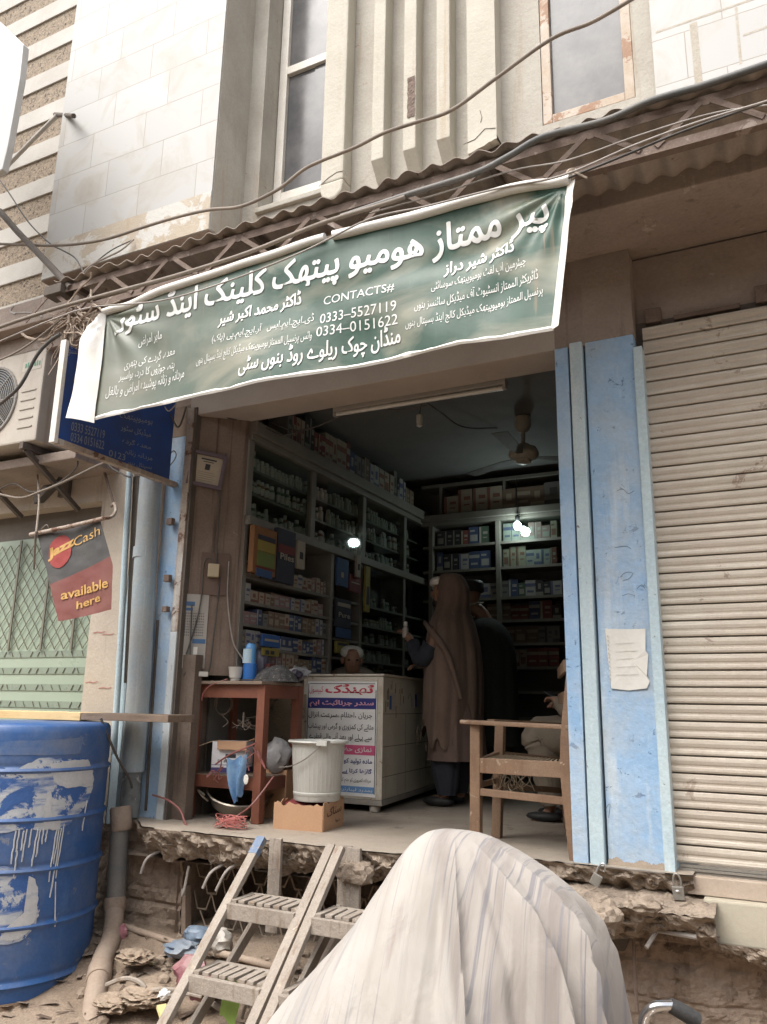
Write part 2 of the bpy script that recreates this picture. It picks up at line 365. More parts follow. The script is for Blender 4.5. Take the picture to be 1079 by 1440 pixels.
b = MB(); b.quad(V(-3.2,3.85,-1.6), V(-3.2,4.6,-1.6), V(-3.2,4.6,-.72), V(-3.2,3.85,-.72)); b.quad(V(-3.2,4.6,-1.6), V(-1.3,4.6,-1.6), V(-1.3,4.6,-.72), V(-3.2,4.6,-.72)); b.quad(V(-1.34,3.9,-1.6), V(-1.34,4.6,-1.6), V(-1.34,4.6,-.72), V(-1.34,3.9,-.72)); b.quad(V(-3.6,3.75,-.86), V(-1.0,3.75,-.86), V(-1.0,4.7,-.86), V(-3.6,4.7,-.86))
P_('hollow_wall', b, MUD)
# wire mesh over the hollow
b = MB(); x = -3.1; k = 0
for iz in range(6):
    for ix in range(14):
        cx = -3.12 + ix*.13 + (.065 if iz % 2 else 0); cz = -1.32 + iz*.085
        j = lambda s: V(random.uniform(-.008,.008), random.uniform(-.012,.012), random.uniform(-.006,.006))
        a0 = V(cx-.03, 3.98, cz); a1 = V(cx+.03, 3.98, cz)
        b.tube([a0, a1+j(0)], .0055, 5, False); b.tube([a1, a1+V(.035,0,.085)+j(1)], .005, 5, False); b.tube([a0, a0+V(-.035,0,.085)+j(2)], .005, 5, False)
P_('wire_mesh', b, flat('dusty wire', (.34,.275,.21), .8))
b = MB(); b.tube([Yp(172,1302,3.72), Yp(260,1330,3.66), Yp(330,1345,3.62), Yp(395,1362,3.58)], .017, 10); P_('water_pipe', b, PIPED, smooth=True)
b = MB(); b.bar(Yp(262,1245,3.9), Yp(262,1330,3.9), .05, .03); P_('iron_post', b, PIPED)
# threshold under the closed shutter
b = MB()
b.box(-.405, 2.2, 3.85, 4.1, -.935, -.768); P_('threshold', b, M('smooth pale render', (.47,.44,.35), (.42,.37,.29), 2, .8, .15, grain=.05, spot=(.33,.27,.2), spsc=4, spthr=.64), bevel=.008)
b = MB(); broken(-.43, 2.2, -.925, lambda x: .09, lambda x: 3.83+.01*fbm((x*5,0,2)), seed=9, back=.25, jag=.06); P_('broken_footing', b, ROUGHCONC)
# inner walls, ceiling, lintel
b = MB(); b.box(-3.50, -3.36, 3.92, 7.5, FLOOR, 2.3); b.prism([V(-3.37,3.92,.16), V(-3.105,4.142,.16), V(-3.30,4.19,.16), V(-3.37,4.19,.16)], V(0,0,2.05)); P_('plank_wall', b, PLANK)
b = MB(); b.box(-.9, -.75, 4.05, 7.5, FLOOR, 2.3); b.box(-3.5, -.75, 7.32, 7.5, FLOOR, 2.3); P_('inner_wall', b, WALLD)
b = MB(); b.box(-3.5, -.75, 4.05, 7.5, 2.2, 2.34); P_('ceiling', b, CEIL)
b = MB(); b.box(-3.42, -.83, 3.90, 4.16, 1.85, 2.34); P_('lintel', b, M('dim beige board', (.46,.40,.34), (.39,.33,.28), 2, .8, .1, grain=.06), bevel=.006)
# overhanging first floor slab and the band above the shutters
b = MB(); b.box(-3.75, 2.4, 3.47, 3.845, 2.33, 2.62); b.box(-3.75, 2.4, 3.845, 4.1, 2.345, 2.62); P_('floor_slab', b, DARKCONC, bevel=.01)
b = MB(); b.box(-.82, 2.4, 4.01, 4.3, 1.93, 2.335); P_('band', b, DARKCONC, bevel=.006)
b = MB(); b.box(-3.62, -3.41, 3.905, 4.1, 1.93, 2.335); b.box(-3.9, -3.62, 3.97, 4.1, -.8, 2.335); P_('pier_top', b, DARKCONC)
# pillars
b = MB(); b.box(-.80, -.555, YF, 4.15, FLOOR-.012, 2.343); P_('pillar', b, [BLUEP], bevel=.006)
b = MB(); b.box(-.803, -.552, YF-.004, 4.05, 1.86, 2.344); P_('bare_pillar_head', b, DARKCONC)
b = MB(); b.box(-.955, -.885, YF-.02, 4.02, FLOOR-.02, 1.845); P_('shutter_guide', b, BLUEP, bevel=.004)
b = MB(); b.box(-.875, -.81, YF-.03, 4.02, FLOOR-.01, 1.86); P_('shutter_guide', b, BLUEGREY, bevel=.006)
b = MB(); b.box(-.557, -.512, YF-.02, 4.0, FLOOR-.03, 1.78); P_('shutter_guide', b, BLUEGREY, bevel=.004)
b = MB(); b.grid(lambda u, v: V(-.80+.245*u, YF-.0045, FLOOR-.004 + v*(.022+.02*max(0,fbm((u*4,1,0))+.2)+.007*fbm((u*23,4,0)))), 120, 2); P_('mud_splash', b, M('dried mud splash',(.40,.33,.26),(.33,.27,.21),8,.95,.4,grain=.15))
b = MB(); b.box(-.957, -.80, YF-.002, 4.1, 1.845, 2.344); P_('bare_pillar_head', b, DARKCONC)
b = MB(); b.box(-3.59, -3.425, YF+.01, 4.1, FLOOR-.03, 1.72); P_('pillar', b, BLUEP, bevel=.005)
b = MB(); b.box(-3.592, -3.425, YF+.008, 4.08, 1.72, 2.335); P_('bare_pillar_head', b, M('stained bare plaster', (.32,.25,.19), (.24,.18,.135), 3, .9, .4, streak=(.17,.125,.095), grain=.15))
b = MB(); b.box(-3.425, -3.372, YF-.02, 4.02, FLOOR-.02, .42)
P_('shutter_guide', b, M('chipped white guide', (.55,.60,.62), (.44,.47,.47), 5, .6, .2, spot=(.28,.22,.17), spsc=8, spthr=.64), bevel=.004)
b = MB(); b.box(-3.425, -3.372, YF-.019, 4.02, .42, 1.9); P_('shutter_guide', b, RUSTW, bevel=.004)
b = MB(); b.box(-3.372, -3.352, YF-.01, 4.05, FLOOR, 1.9); P_('door_jamb', b, DARKIRON)
b = MB()
for (px, py, s) in ((240,735,1),(236,815,1),(233,858,.8)):
    p = Yp(px, py, YF-.03); b = MB(); b.box(p.x-.025*s, p.x+.02, p.y-.015, p.y+.02, p.z-.015*s, p.z+.03*s); P_('guide_lug', b, RUST, bevel=.004)
b = MB(); b.bar(Yp(222,872,YF), Yp(205,1140,YF), .012, .012); P_('joint_strip', b, DARKIRON)
# dim post of the shop corner below the jamb
b = MB(); b.box(-3.37, -3.25, 3.93, 4.0, FLOOR, .28); P_('timber_post', b, M('sooty timber', (.17,.13,.10), (.12,.09,.07), 5, .9, .4, streak=(.08,.06,.05), stsc=(30,30,2), grain=.2))
# rolling shutter, closed
z0, z1, dz = -.66, 1.90, .0755
def shutter_part(name, zz0, zz1, mat, par):
    b = MB(); n = int(round((zz1-zz0)/dz)); prof = []
    for i in range(n):
        zb = zz0+i*dz
        wv = .0015*fbm((i*1.7, 3, 1)); prof += [(.030, zb+.0004), (.030, zb+.0052), (.002+wv, zb+.0062), (-.001+wv, zb+.014), (.0005+wv, zb+.024), (.0045+wv, zb+.030), (.0045+wv, zb+.036), (.001+wv, zb+.043), (-.0015+wv, zb+.056), (.0015+wv, zb+.070), (.004, zb+.0735)]
    for (ya, za), (yb, zb) in zip(prof, prof[1:]):
        pa = [b.bm.verts.new((x, 3.955+ya, za)) for x in (-.515, .4, 1.3, 2.2)]; pb = [b.bm.verts.new((x, 3.955+yb, zb)) for x in (-.515, .4, 1.3, 2.2)]
        for k in range(3): b.face([pa[k], pa[k+1], pb[k+1], pb[k]])
    return b.build(name, mat, par)
b = MB(); b.box(-.50, 2.2, 3.90, 3.965, -.765, -.692); SH = P_('rolling_shutter', b, M('bottom rail steel', (.45,.37,.30), (.36,.28,.215), 3, .5, .2, spot=(.17,.075,.05), spsc=8, spthr=.60, grain=.1), bevel=.004)
shutter_part('slat_curtain', z0+.005, z1, SHUT, SH)
b = MB()
for k in range(3): b.box(-.50, 2.2, 3.945-.006*(k % 2), 3.97, -.692+.0125*k, -.682+.0125*k)
b.build('bottom_slats', M('bare grey slats', (.25,.23,.20), (.18,.165,.145), 3, .4, .1, grain=.1), SH)
b = MB(); b.box(-.6, 2.2, 4.0, 4.3, 1.80, 1.96); b.tube([V(-.5,4.12,1.9), V(2.2,4.12,1.9)], .12, 16); P_('shutter_roll', b, DARKIRON)
b = MB(); b.box(-.50,-.42,3.97,4.01,1.94,2.02); b.box(-.36,-.05,3.975,4.01,1.935,1.96); b.box(0.02,.10,3.97,4.01,1.94,2.03); P_('shutter_bracket', b, RUST, bevel=.004)

# ------------------------------------------------------------------ upper storey
def TILE(name, sc_, off, grout):
    m = bpy.data.materials.new(name); m.use_nodes = True; t = m.node_tree; N = t.nodes.new; L = t.links.new; bs = t.nodes['Principled BSDF']
    tc = N('ShaderNodeTexCoord'); mp = N('ShaderNodeMapping'); mp.inputs['Rotation'].default_value = (radians(90), 0, 0); L(tc.outputs['Object'], mp.inputs['Vector'])
    br = N('ShaderNodeTexBrick'); br.offset = .37; br.inputs['Scale'].default_value = 1; br.inputs['Brick Width'].default_value = sc_[0]; br.inputs['Row Height'].default_value = sc_[1]
    br.inputs['Mortar Size'].default_value = .0024; br.inputs['Mortar Smooth'].default_value = .3
    br.inputs['Color1'].default_value = (.445,.44,.425,1); br.inputs['Color2'].default_value = (.395,.39,.375,1); br.inputs['Mortar'].default_value = (*grout,1)
    L(mp.outputs[0], br.inputs['Vector'])
    n = N('ShaderNodeTexNoise'); n.inputs['Scale'].default_value = 3.2; n.inputs['Detail'].default_value = 7; n.inputs['Roughness'].default_value = .65; n.inputs['Distortion'].default_value = .8; L(tc.outputs['Object'], n.inputs['Vector'])
    r = N('ShaderNodeMapRange'); r.inputs['From Min'].default_value = .5; r.inputs['From Max'].default_value = .72; L(n.outputs['Fac'], r.inputs['Value'])
    x = N('ShaderNodeMixRGB'); x.inputs[2].default_value = (.36,.33,.285,1); L(r.outputs[0], x.inputs[0]); L(br.outputs['Color'], x.inputs[1])
    L(x.outputs[0], bs.inputs['Base Color']); bs.inputs['Roughness'].default_value = .55
    bp = N('ShaderNodeBump'); bp.inputs['Strength'].default_value = .6; bp.inputs['Distance'].default_value = .004; L(br.outputs['Fac'], bp.inputs['Height']); bp.invert = True; L(bp.outputs[0], bs.inputs['Normal'])
    return m
MARB = TILE('white marble cladding', (.47,.27), .4, (.30,.265,.22))
YW = 3.60
b = MB()
b.box(-2.86, -2.741, YW, 4.0, 2.6, 7.0); b.box(-2.21, -.905, YW, 4.0, 2.6, 7.0); b.box(-.427, 2.4, YW, 4.0, 2.6, 7.0)
b.box(-2.741, -2.21, YW, 4.0, 2.6, 3.0); b.box(-.905, -.427, YW, 4.0, 2.6, 3.0)
P_('upper_wall', b, PLASTERSH)
b = MB(); b.box(-4.28, -2.86, 3.30, 4.0, 2.745, 7.0); TP = P_('marble_bay', b, MARB)
# patches where the marble has fallen off, as thin mortar beds proud of the cladding edge
b = MB(); b.box(-4.27, -2.862, 3.296, 3.3, 2.747, 3.005); b.build('bare_mortar_strip', M('bare mortar with tile prints', (.46,.40,.32), (.40,.335,.26), 4, .9, .3, spot=(.52,.505,.47), spsc=3.6, spthr=.49, grain=.08, streak=(.40,.28,.17), stsc=(7,7,.4), stthr=.6), TP)
b = MB(); b.box(-4.28, -2.86, 3.302, 3.98, 2.741, 2.744); b.build('bay_soffit', DARKCONC, TP)
b = MB(); b.box(-2.858, -2.855, 3.31, 3.6, 2.75, 7.0); b.build('bay_return', PLASTERSH, TP)
b = MB(); b.box(-.325, 2.4, 3.545, YW, 2.63, 7.0); TP2 = P_('marble_cladding', b, MARB)
b = MB(); random.seed(3)
for (px0,py0,px1,py1,wd) in ((922,46,1079,-8,.012),(975,32,983,118,.035),(1035,10,1042,90,.012),(1045,50,1079,38,.012)):
    a, c = Yp(px0,py0,3.5446), Yp(px1,py1,3.5446); b.bar(a, c, .0006, wd, (0,0,1) if abs(a.z-c.z) < abs(a.x-c.x) else (1,0,0))
b.build('mortar_joint', M('ochre mortar joints', (.37,.325,.26), (.43,.40,.35), 9, .9, .4, grain=.15), TP2)
# windows
def window(x0, x1, y, z0, z1, rails, fm, gm, fwid=.045, px=None):
    b = MB(); b.box(x0, x0+fwid, y-.02, y+.03, z0, z1); b.box(x1-fwid, x1, y-.02, y+.03, z0, z1); b.box(x0+fwid, x1-fwid, y-.02, y+.03, z0, z0+fwid)
    for zr in rails: b.box(x0+fwid, x1-fwid, y-.02, y+.03, zr-fwid/2, zr+fwid/2)
    W = P_('window', b, fm, bevel=.004)
    b = MB()
    xm = x0 + (x1-x0)*.5
    b.box(x0+fwid, xm, y+.010, y+.014, z0+fwid, z1); b.box(xm, x1-fwid, y+.004, y+.008, z0+fwid, z1)
    b.build('pane', gm, W)
    return W
window(-2.735, -2.2, 3.77, 3.165, 7.0, (4.17,), WHITEP, GLASSG, .06)
window(-.903, -.429, 3.625, 3.005, 7.0, (), WINDARK, GLASSG, .05)
# piers and fins
def fin(x0, x1, yf, zb, cham, mat, dep=.12):
    b = MB(); y1 = YW+.005
    b.box(x0, x1, yf, y1, zb+cham, 7.0)
    if cham: 
        v = [V(x0,yf,zb+cham), V(x1,yf,zb+cham), V(x1+.004,y1-.03,zb), V(x0+.004,y1-.03,zb), V(x0,y1,zb+cham), V(x1,y1,zb+cham), V(x1+.004,y1,zb), V(x0+.004,y1,zb)]
        q = [b.bm.verts.new(p) for p in v]
        for i in ((0,1,2,3),(0,3,7,4),(1,5,6,2),(3,2,6,7)): b.face([q[k] for k in i])
    return P_('fin', b, mat, bevel=.006)
def pxr(a, c, y=3.5): return Yp(a, 0, y).x, Yp(c, 0, y).x
FIN = M('fin plaster', (.50,.47,.40), (.415,.385,.32), 2.5, .88, .35, streak=(.40,.33,.25), stsc=(14,14,.6), stthr=.58, spot=(.28,.21,.16), spsc=6, spthr=.70, grain=.08)
for a, c in ((527,543),(569,586),(614,632)): x0, x1 = pxr(a, c); fin(x0, x1, 3.5, 2.93, .10, FIN)
p = Yp(578, 135, 3.497); b = MB(); b.grid(lambda u, v: V(p.x-.022+.046*u+.006*fbm((v*9,2,0)), 3.4965-.004*fbm((u*9,v*14,3)), p.z-.14+.27*v), 4, 18); P_('spalled_patch', b, M('spalled brick', (.20,.145,.115), (.13,.095,.08), 14, .95, .8, grain=.3))
x0, x1 = pxr(656, 695); b = MB()
def pier_bottom(x): return 2.885 + (.05+.02*fbm((x*22,3,0)))*max(0, (x-x0)/(x1-x0)-.1)
b.box(x0, x1, 3.5, YW+.004, 3.02, 7.0)
n = 14; g = []
for i in range(n+1):
    x = x0+(x1-x0)*i/n; zb = pier_bottom(x); g.append([b.bm.verts.new(q) for q in (V(x,3.5,3.02), V(x,3.5,zb), V(x,YW,zb+.01))])
for i in range(n):
    for j in range(2): b.face([g[i][j], g[i+1][j], g[i+1][j+1], g[i][j+1]])
b.quad(V(x0,3.5,3.02), V(x0,YW,3.02), V(x0,YW,2.89), V(x0,3.5,2.885)); b.quad(V(x1,3.5,3.02), V(x1,YW,3.02), V(x1,YW,2.95), V(x1,3.5,2.95))
P_('pier', b, FIN)
b = MB(); b.grid(lambda u, v: V(x0+(x1-x0)*u, 3.515+.05*v+.015*fbm((u*9,v*5,1)), 2.80+.14*v), 14, 6); P_('spalled_patch', b, M('dark brick core', (.10,.075,.06), (.15,.11,.085), 20, .95, 1, grain=.3))
x0, x1 = pxr(461, 490.5); b = MB(); b.box(x0, x1, 3.5, YW+.004, 2.98, 7.0)
prof = [(x0,2.98),(x0+.002,2.92),(x0+.02,2.88),(x0+.06,2.865),(x1-.05,2.868),(x1-.012,2.90),(x1,2.95),(x1,2.98)]
b.prism([V(x, 3.5, z) for x, z in prof], V(0,.104,0)); P_('pier', b, FIN, bevel=.012)
b = MB(); random.seed(5)
for pts in (((449,262),(462,250),(474,242),(484,240),(488,247)), ((652,203),(668,196),(682,181),(697,180)), ((675,155),(678,165),(676,172))):
    b.tube([Yp(x, y, 3.4985) for x, y in pts], .0018, 4)
P_('crack', b, DARKIRON)
b = MB(); b.box(-2.741,-2.2,3.6-.03,3.77,2.985,3.02); P_('sill', b, PLASTERSH, bevel=.006)

# ------------------------------------------------------------------ neighbour on the left
NB = thing('neighbour_building', (-5.2, 3.9, STREET), 'neighbouring building on the far left with striped pebble dash upper wall and green window', 'building')
PEB = M('pebble dash', (.36,.29,.215), (.22,.175,.13), 30, .95, 1.0, 45, spot=(.09,.07,.055), spsc=38, spthr=.56, grain=.4)
BANDM = M('white stone band', (.50,.48,.44), (.42,.395,.355), 3, .8, .2, streak=(.40,.35,.29), stthr=.6, grain=.06)
b = MB(); b.box(-7.5, -4.29, 3.62, 3.9, 2.55, 7.2); b.build('pebble_wall', PEB, NB)
b = MB()
for k in range(13):
    z = 2.72 + k*.345
    b.box(-7.5, -4.285, 3.606, 3.62, z, z+.155, None)
    b.box(-4.40, -4.285, 3.612, 3.62, z+.155, z+.345)
b.build('stone_bands', BANDM, NB, bevel=.004)
b = MB(); b.box(-7.5, -3.9, 3.3, 4.0, 2.44, 2.62); b.box(-7.5, -3.95, 3.42, 4.0, 2.30, 2.44); b.build('ledge', DARKCONC, NB, bevel=.01)
NWALL = M('soiled cream wall', (.52,.46,.38), (.42,.36,.29), 2.4, .88, .35, streak=(.28,.22,.165), stsc=(8,8,.6), stthr=.57, spot=(.30,.13,.10), spsc=5, spthr=.74, grain=.1)
b = MB(); b.box(-4.17, -3.87, 3.93, 4.2, -1.5, 2.3); b.box(-7.5, -4.17, 3.93, 4.2, 1.35, 2.3); b.box(-7.5, -4.17, 3.93, 4.2, -1.5, -.45)
NW = b.build('wall', NWALL, NB)
b = MB(); b.box(-3.87, -3.80, 3.935, 4.2, -.9, 2.3); b.build('blue_corner', BLUEGREY, NB)
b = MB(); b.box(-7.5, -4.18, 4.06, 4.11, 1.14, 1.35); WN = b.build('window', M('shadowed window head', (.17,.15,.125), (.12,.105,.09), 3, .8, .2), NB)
b = MB(); b.box(-7.5, -4.175, 4.04, 4.05, -.45, 1.16); b.build('pane', GREENG, WN)
b = MB()
for k in range(4):
    z = .285 - k*.115; b.box(-7.5, -4.18, 4.034, 4.039, z, z+.045)
b.build('frosted_band', flat('clear stripes', (.25,.30,.24), .3), WN)
b = MB()
for ix in range(24):
    for iz in range(14):
        x = -6.3 + ix*.09 + (.045 if iz % 2 else 0); z = .34 + iz*.06
        if x > -4.2 or z > 1.08: continue
        s = random.uniform(-.006,.006)
        b.tube([V(x, 4.028, z), V(x+.012, 4.028, z+.02), V(x+.045+s, 4.028, z+.06)], .0028, 4, False); b.tube([V(x, 4.026, z), V(x-.012, 4.026, z+.02), V(x-.045+s, 4.026, z+.06)], .0028, 4, False)
for k in range(4):
    z = .29 - k*.115
    for i in range(22): 
        x = -4.22 - i*.085 - random.uniform(0,.03); b.tube([V(x, 4.03, z), V(x-.02*random.choice((-1,1)), 4.03, z+.035)], .0028, 4, False)
b.build('wire_grille', flat('green grey wire', (.16,.155,.115), .7), WN)
b = MB()
for x in (-4.72, -4.42, -5.05): b.bar(V(x,4.02,.33), V(x+.0,4.02,1.15), .018, .01)
b.build('window_bar', flat('window bar', (.20,.19,.15), .6), WN)
b = MB(); random.seed(11)
for (px,py) in ((131,890),(143,893),(120,960),(139,968)):
    p = Yp(px, py, 3.926); b.tube([p, p+V(.04,0,.006), p+V(.07,0,.0), p+V(.11,0,.008)], .0016, 4)
b.build('red_scribble', flat('red marker', (.45,.06,.06)), NB)
# ------------------------------------------------------------------ canopy
CAN = thing('canopy', (-1.3, 3.0, 2.4), 'rusty corrugated iron canopy on a light steel truss above the shop fronts', 'canopy')
b = MB()
nx = 640
def cz(x, v): return 2.425 + .013*sin(2*pi*x/.118 + .5*fbm((x*2,1,0))) - v*.012 + .012*fbm((x*1.7, v*2, 1)) - .02*max(0, fbm((x*.8, 3, 2)))*(1-v)
b.grid(lambda u, v: V(-3.72+6.1*u, 2.955 + .03*fbm((u*25,1,0))*(1-v) + v*.60, cz(-3.72+6.1*u, v)), nx, 6)
b.build('roof_sheet', SHEET, CAN, smooth=True, solid=.003)
YT = 3.0
b = MB(); b.box(-3.74, 2.4, YT-.004, YT, 2.362, 2.405); b.box(-3.74, 2.4, YT, YT+.035, 2.399, 2.405); b.build('top_chord', RUST, CAN)
b = MB(); b.box(-3.74, 2.4, YT-.004, YT, 2.205, 2.245); b.box(-3.74, 2.4, YT, YT+.035, 2.205, 2.21); b.build('bottom_chord', RUST, CAN)
x = -.55 - .46*7
while x < 2.2:
    for s in (-1, 1):
        b = MB(); b.bar(V(x+.02*s, YT-.007, 2.37), V(x+.20*s, YT-.007, 2.235), .004, .024, (0,1,0)) if False else b.bar(V(x+.02*s, YT-.008, 2.375), V(x+.20*s, YT-.008, 2.232), .024, .005, (0,1,0))
        b.build('brace', RUST, CAN)
    x += .46
for xx in (-3.6, -2.3, -1.0, .3, 1.6):
    b = MB(); b.bar(V(xx, YT+.02, 2.39), V(xx, 3.47, 2.385), .03, .03); b.build('rafter', DARKIRON, CAN)
b = MB(); b.tube([Yp(0,297,3.2), Yp(24,325,3.15), Yp(75,378,3.05), Yp(100,405,3.0)], .022, 10); b.build('strut', DARKIRON, CAN, smooth=True)
b = MB(); b.box(-3.80,-3.66,2.96,3.06,2.35,2.41); b.build('end_plate', DARKIRON, CAN, bevel=.004)
# ------------------------------------------------------------------ lettering
AR = {}
for row in ('ا FE8D FE8E|آ FE81 FE82|ب FE8F FE90 FE91 FE92|پ FB56 FB57 FB58 FB59|ت FE95 FE96 FE97 FE98|ٹ FB66 FB67 FB68 FB69|ث FE99 FE9A FE9B FE9C|ج FE9D FE9E FE9F FEA0|چ FB7A FB7B FB7C FB7D|ح FEA1 FEA2 FEA3 FEA4|خ FEA5 FEA6 FEA7 FEA8|د FEA9 FEAA|ڈ FB88 FB89|ذ FEAB FEAC|ر FEAD FEAE|ڑ FB8C FB8D|ز FEAF FEB0|س FEB1 FEB2 FEB3 FEB4|ش FEB5 FEB6 FEB7 FEB8|ص FEB9 FEBA FEBB FEBC|ض FEBD FEBE FEBF FEC0|ط FEC1 FEC2 FEC3 FEC4|ظ FEC5 FEC6 FEC7 FEC8|ع FEC9 FECA FECB FECC|غ FECD FECE FECF FED0|ف FED1 FED2 FED3 FED4|ق FED5 FED6 FED7 FED8|ک FB8E FB8F FB90 FB91|گ FB92 FB93 FB94 FB95|ل FEDD FEDE FEDF FEE0|م FEE1 FEE2 FEE3 FEE4|ن FEE5 FEE6 FEE7 FEE8|ں FB9E FB9F|و FEED FEEE|ہ FBA6 FBA7 FBA8 FBA9|ھ FBAA FBAB FBAC FBAD|ی FBFC FBFD FBFE FBFF|ئ FE89 FE8A FE8B FE8C|ے FBAE FBAF').split('|'):
    k = row.split(); AR[k[0]] = [chr(int(h, 16)) for h in k[1:]]
def shape(s):
    """joined letter forms in visual order"""
    if not any(c in AR for c in s): return s
    out = []
    for i, c in enumerate(s):
        if c not in AR: out.append({'(': ')', ')': '('}.get(c, c)); continue
        f = AR[c]; p = i > 0 and s[i-1] in AR and len(AR[s[i-1]]) == 4; n = len(f) == 4 and i+1 < len(s) and s[i+1] in AR
        out.append(f[(3 if n else 1) if p else (2 if n else 0)])
    return ''.join(out[::-1])
def glyphs(s, bold=0.0, res=3):
    c = bpy.data.curves.new('lettering', 'FONT'); c.body = shape(s); c.size = 1; c.offset = bold; c.resolution_u = res
    o = bpy.data.objects.new('lettering', c); COL.objects.link(o)
    me = bpy.data.meshes.new_from_object(o.evaluated_get(bpy.context.evaluated_depsgraph_get()))
    vs = [v.co.copy() for v in me.vertices]; fs = [tuple(p.vertices) for p in me.polygons]
    bpy.data.objects.remove(o); bpy.data.curves.remove(c); bpy.data.meshes.remove(me)
    xs = [v.x for v in vs]; ys = [v.y for v in vs]
    return vs, fs, min(xs), max(xs), min(ys), max(ys)
def lettering(mb, s, a, c, h, surf, bold=0.0, up=V(0,0,1), base=False, slant=0.0, cut=0.0, heavy=0.0, depth=V(0,-.00015,0)):
    if heavy:      # a fat brush: the stroke laid several times, each a hair further out
        for i in range(9):
            o = (up*sin(i*pi/4)+(c-a).normalized()*cos(i*pi/4))*heavy if i else V(0,0,0)
            lettering(mb, s, a+o, c+o, h, lambda p, i=i: surf(p)+depth*i, bold, up, base, slant, cut)
        return
    """line of writing from a (left) to c (right), height h (0: keep the natural proportions)"""
    vs, fs, x0, x1, y0, y1 = glyphs(s, bold)
    d = c-a; k = d.length/(x1-x0); ky = (h/(y1-y0)) if h else k
    bm = mb.bm; sub = bmesh.new(); q = [sub.verts.new(v) for v in vs]
    for f in fs:
        try: sub.faces.new([q[i] for i in f])
        except ValueError: pass
    if cut:
        for it in range(3):
            es = [e for e in sub.edges if e.calc_length()*k > cut]
            if not es: break
            bmesh.ops.subdivide_edges(sub, edges=es, cuts=1); bmesh.ops.triangulate(sub, faces=[f for f in sub.faces if len(f.verts) > 3])
    mp = {}
    for v in sub.verts:
        yy = (v.co.y - (0 if base else y0))*ky
        p = a + d*((v.co.x-x0)/(x1-x0)) + up*yy + d.normalized()*(yy*slant)
        mp[v] = bm.verts.new(surf(p))
    for f in sub.faces: mb.face([mp[v] for v in f.verts])
    sub.free()

# ------------------------------------------------------------------ the green banner
BAN = thing('banner', (-1.9, 2.95, 1.8), 'large faded green vinyl banner with white writing hanging from the canopy over the shop opening', 'banner')
YB = 2.95
TOPC = [(148,443),(200,424),(300,390),(387,362),(460,341),(556,314),(640,292),(720,274),(803,259)]
BOTC = [(139,594),(200,574),(287,558),(340,552),(447,530),(549,508),(610,494),(651,485),(722,480),(785,473)]
def interp(c, x):
    for (xa, ya), (xb, yb) in zip(c, c[1:]):
        if x <= xb: t = (x-xa)/(xb-xa); return ya+(yb-ya)*t
    return c[-1][1]
T3 = [Yp(x, y, YB) for x, y in TOPC]; B3 = [Yp(x, y, YB) for x, y in BOTC]
def at_x(c, x):
    if x <= c[0].x: return c[0].z
    for a, d in zip(c, c[1:]):
        if x <= d.x: return a.z+(d.z-a.z)*(x-a.x)/(d.x-a.x)
    return c[-1].z
def fold(x, z):
    tz, bz = at_x(T3, x), at_x(B3, x); v = max(0, min(1, (tz-z)/(tz-bz)))
    y = .03*v*sin(x*4.2+1) + .006*sin(x*7+z*5) + .016*fbm((x*2.2, z*2.6, 2), 2)
    # creases that fan out from the two tied top corners
    for (cx, cz_, s) in ((-.66, 2.12, 1), (-3.23, 2.08, -1)):
        dx, dz = (cx-x)*s, cz_-z; r = sqrt(dx*dx+dz*dz)+1e-4; an = math.atan2(dz, max(dx, -.05))
        y += .012*sin(an*13+s)*math.exp(-r*2.2)*min(1, r*7)
    y += .016*math.exp(-((z-(1.98-.33*(x+.66)*-.25))**2)/.004)*math.exp(-((x+1.1)/.6)**2)
    return YB - .03*v + y
def surf(p, off=-.004): return V(p.x, fold(p.x, p.z)+off, p.z)
b = MB()
NU, NVV = 380, 110
def bp(u, v):
    xt = T3[0].x + (T3[-1].x-T3[0].x)*u; xb = B3[0].x + (B3[-1].x-B3[0].x)*u
    p = V(xt, 0, at_x(T3, xt)).lerp(V(xb, 0, at_x(B3, xb)), v); return p
b.grid(lambda u, v: surf(bp(u, v), 0), NU, NVV)
GRN = bpy.data.materials.new('faded green vinyl'); GRN.use_nodes = True; t = GRN.node_tree; N = t.nodes.new; L = t.links.new; bs = t.nodes['Principled BSDF']
tc = N('ShaderNodeTexCoord')
def _noise(scale, vec, det=6, dist=0.0):
    n = N('ShaderNodeTexNoise'); n.inputs['Scale'].default_value = scale; n.inputs['Detail'].default_value = det; n.inputs['Distortion'].default_value = dist; L(vec, n.inputs['Vector']); return n.outputs['Fac']
def _map(f, a, c, lo=0, hi=1):
    r = N('ShaderNodeMapRange'); r.inputs['From Min'].default_value = a; r.inputs['From Max'].default_value = c; r.inputs['To Min'].default_value = lo; r.inputs['To Max'].default_value = hi; L(f, r.inputs['Value']); return r.outputs[0]
def _mix(f, a, c):
    x = N('ShaderNodeMixRGB')
    for i, v in enumerate((f, a, c)):
        if isinstance(v, tuple): x.inputs[i].default_value = (*v, 1)
        elif isinstance(v, float): x.inputs[i].default_value = v
        else: L(v, x.inputs[i])
    return x.outputs[0]
mp = N('ShaderNodeMapping'); mp.inputs['Scale'].default_value = (16, 16, 1.1); L(tc.outputs['Object'], mp.inputs['Vector'])
c_ = _mix(_map(_noise(1, mp.outputs[0]), .42, .62), (.024,.064,.043), (.033,.080,.055))
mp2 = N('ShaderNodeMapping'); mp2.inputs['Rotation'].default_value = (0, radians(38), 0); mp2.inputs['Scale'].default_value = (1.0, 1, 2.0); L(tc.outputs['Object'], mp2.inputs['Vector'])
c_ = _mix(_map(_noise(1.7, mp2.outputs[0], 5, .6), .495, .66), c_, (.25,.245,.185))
sx = N('ShaderNodeSeparateXYZ'); L(tc.outputs['Object'], sx.inputs[0])
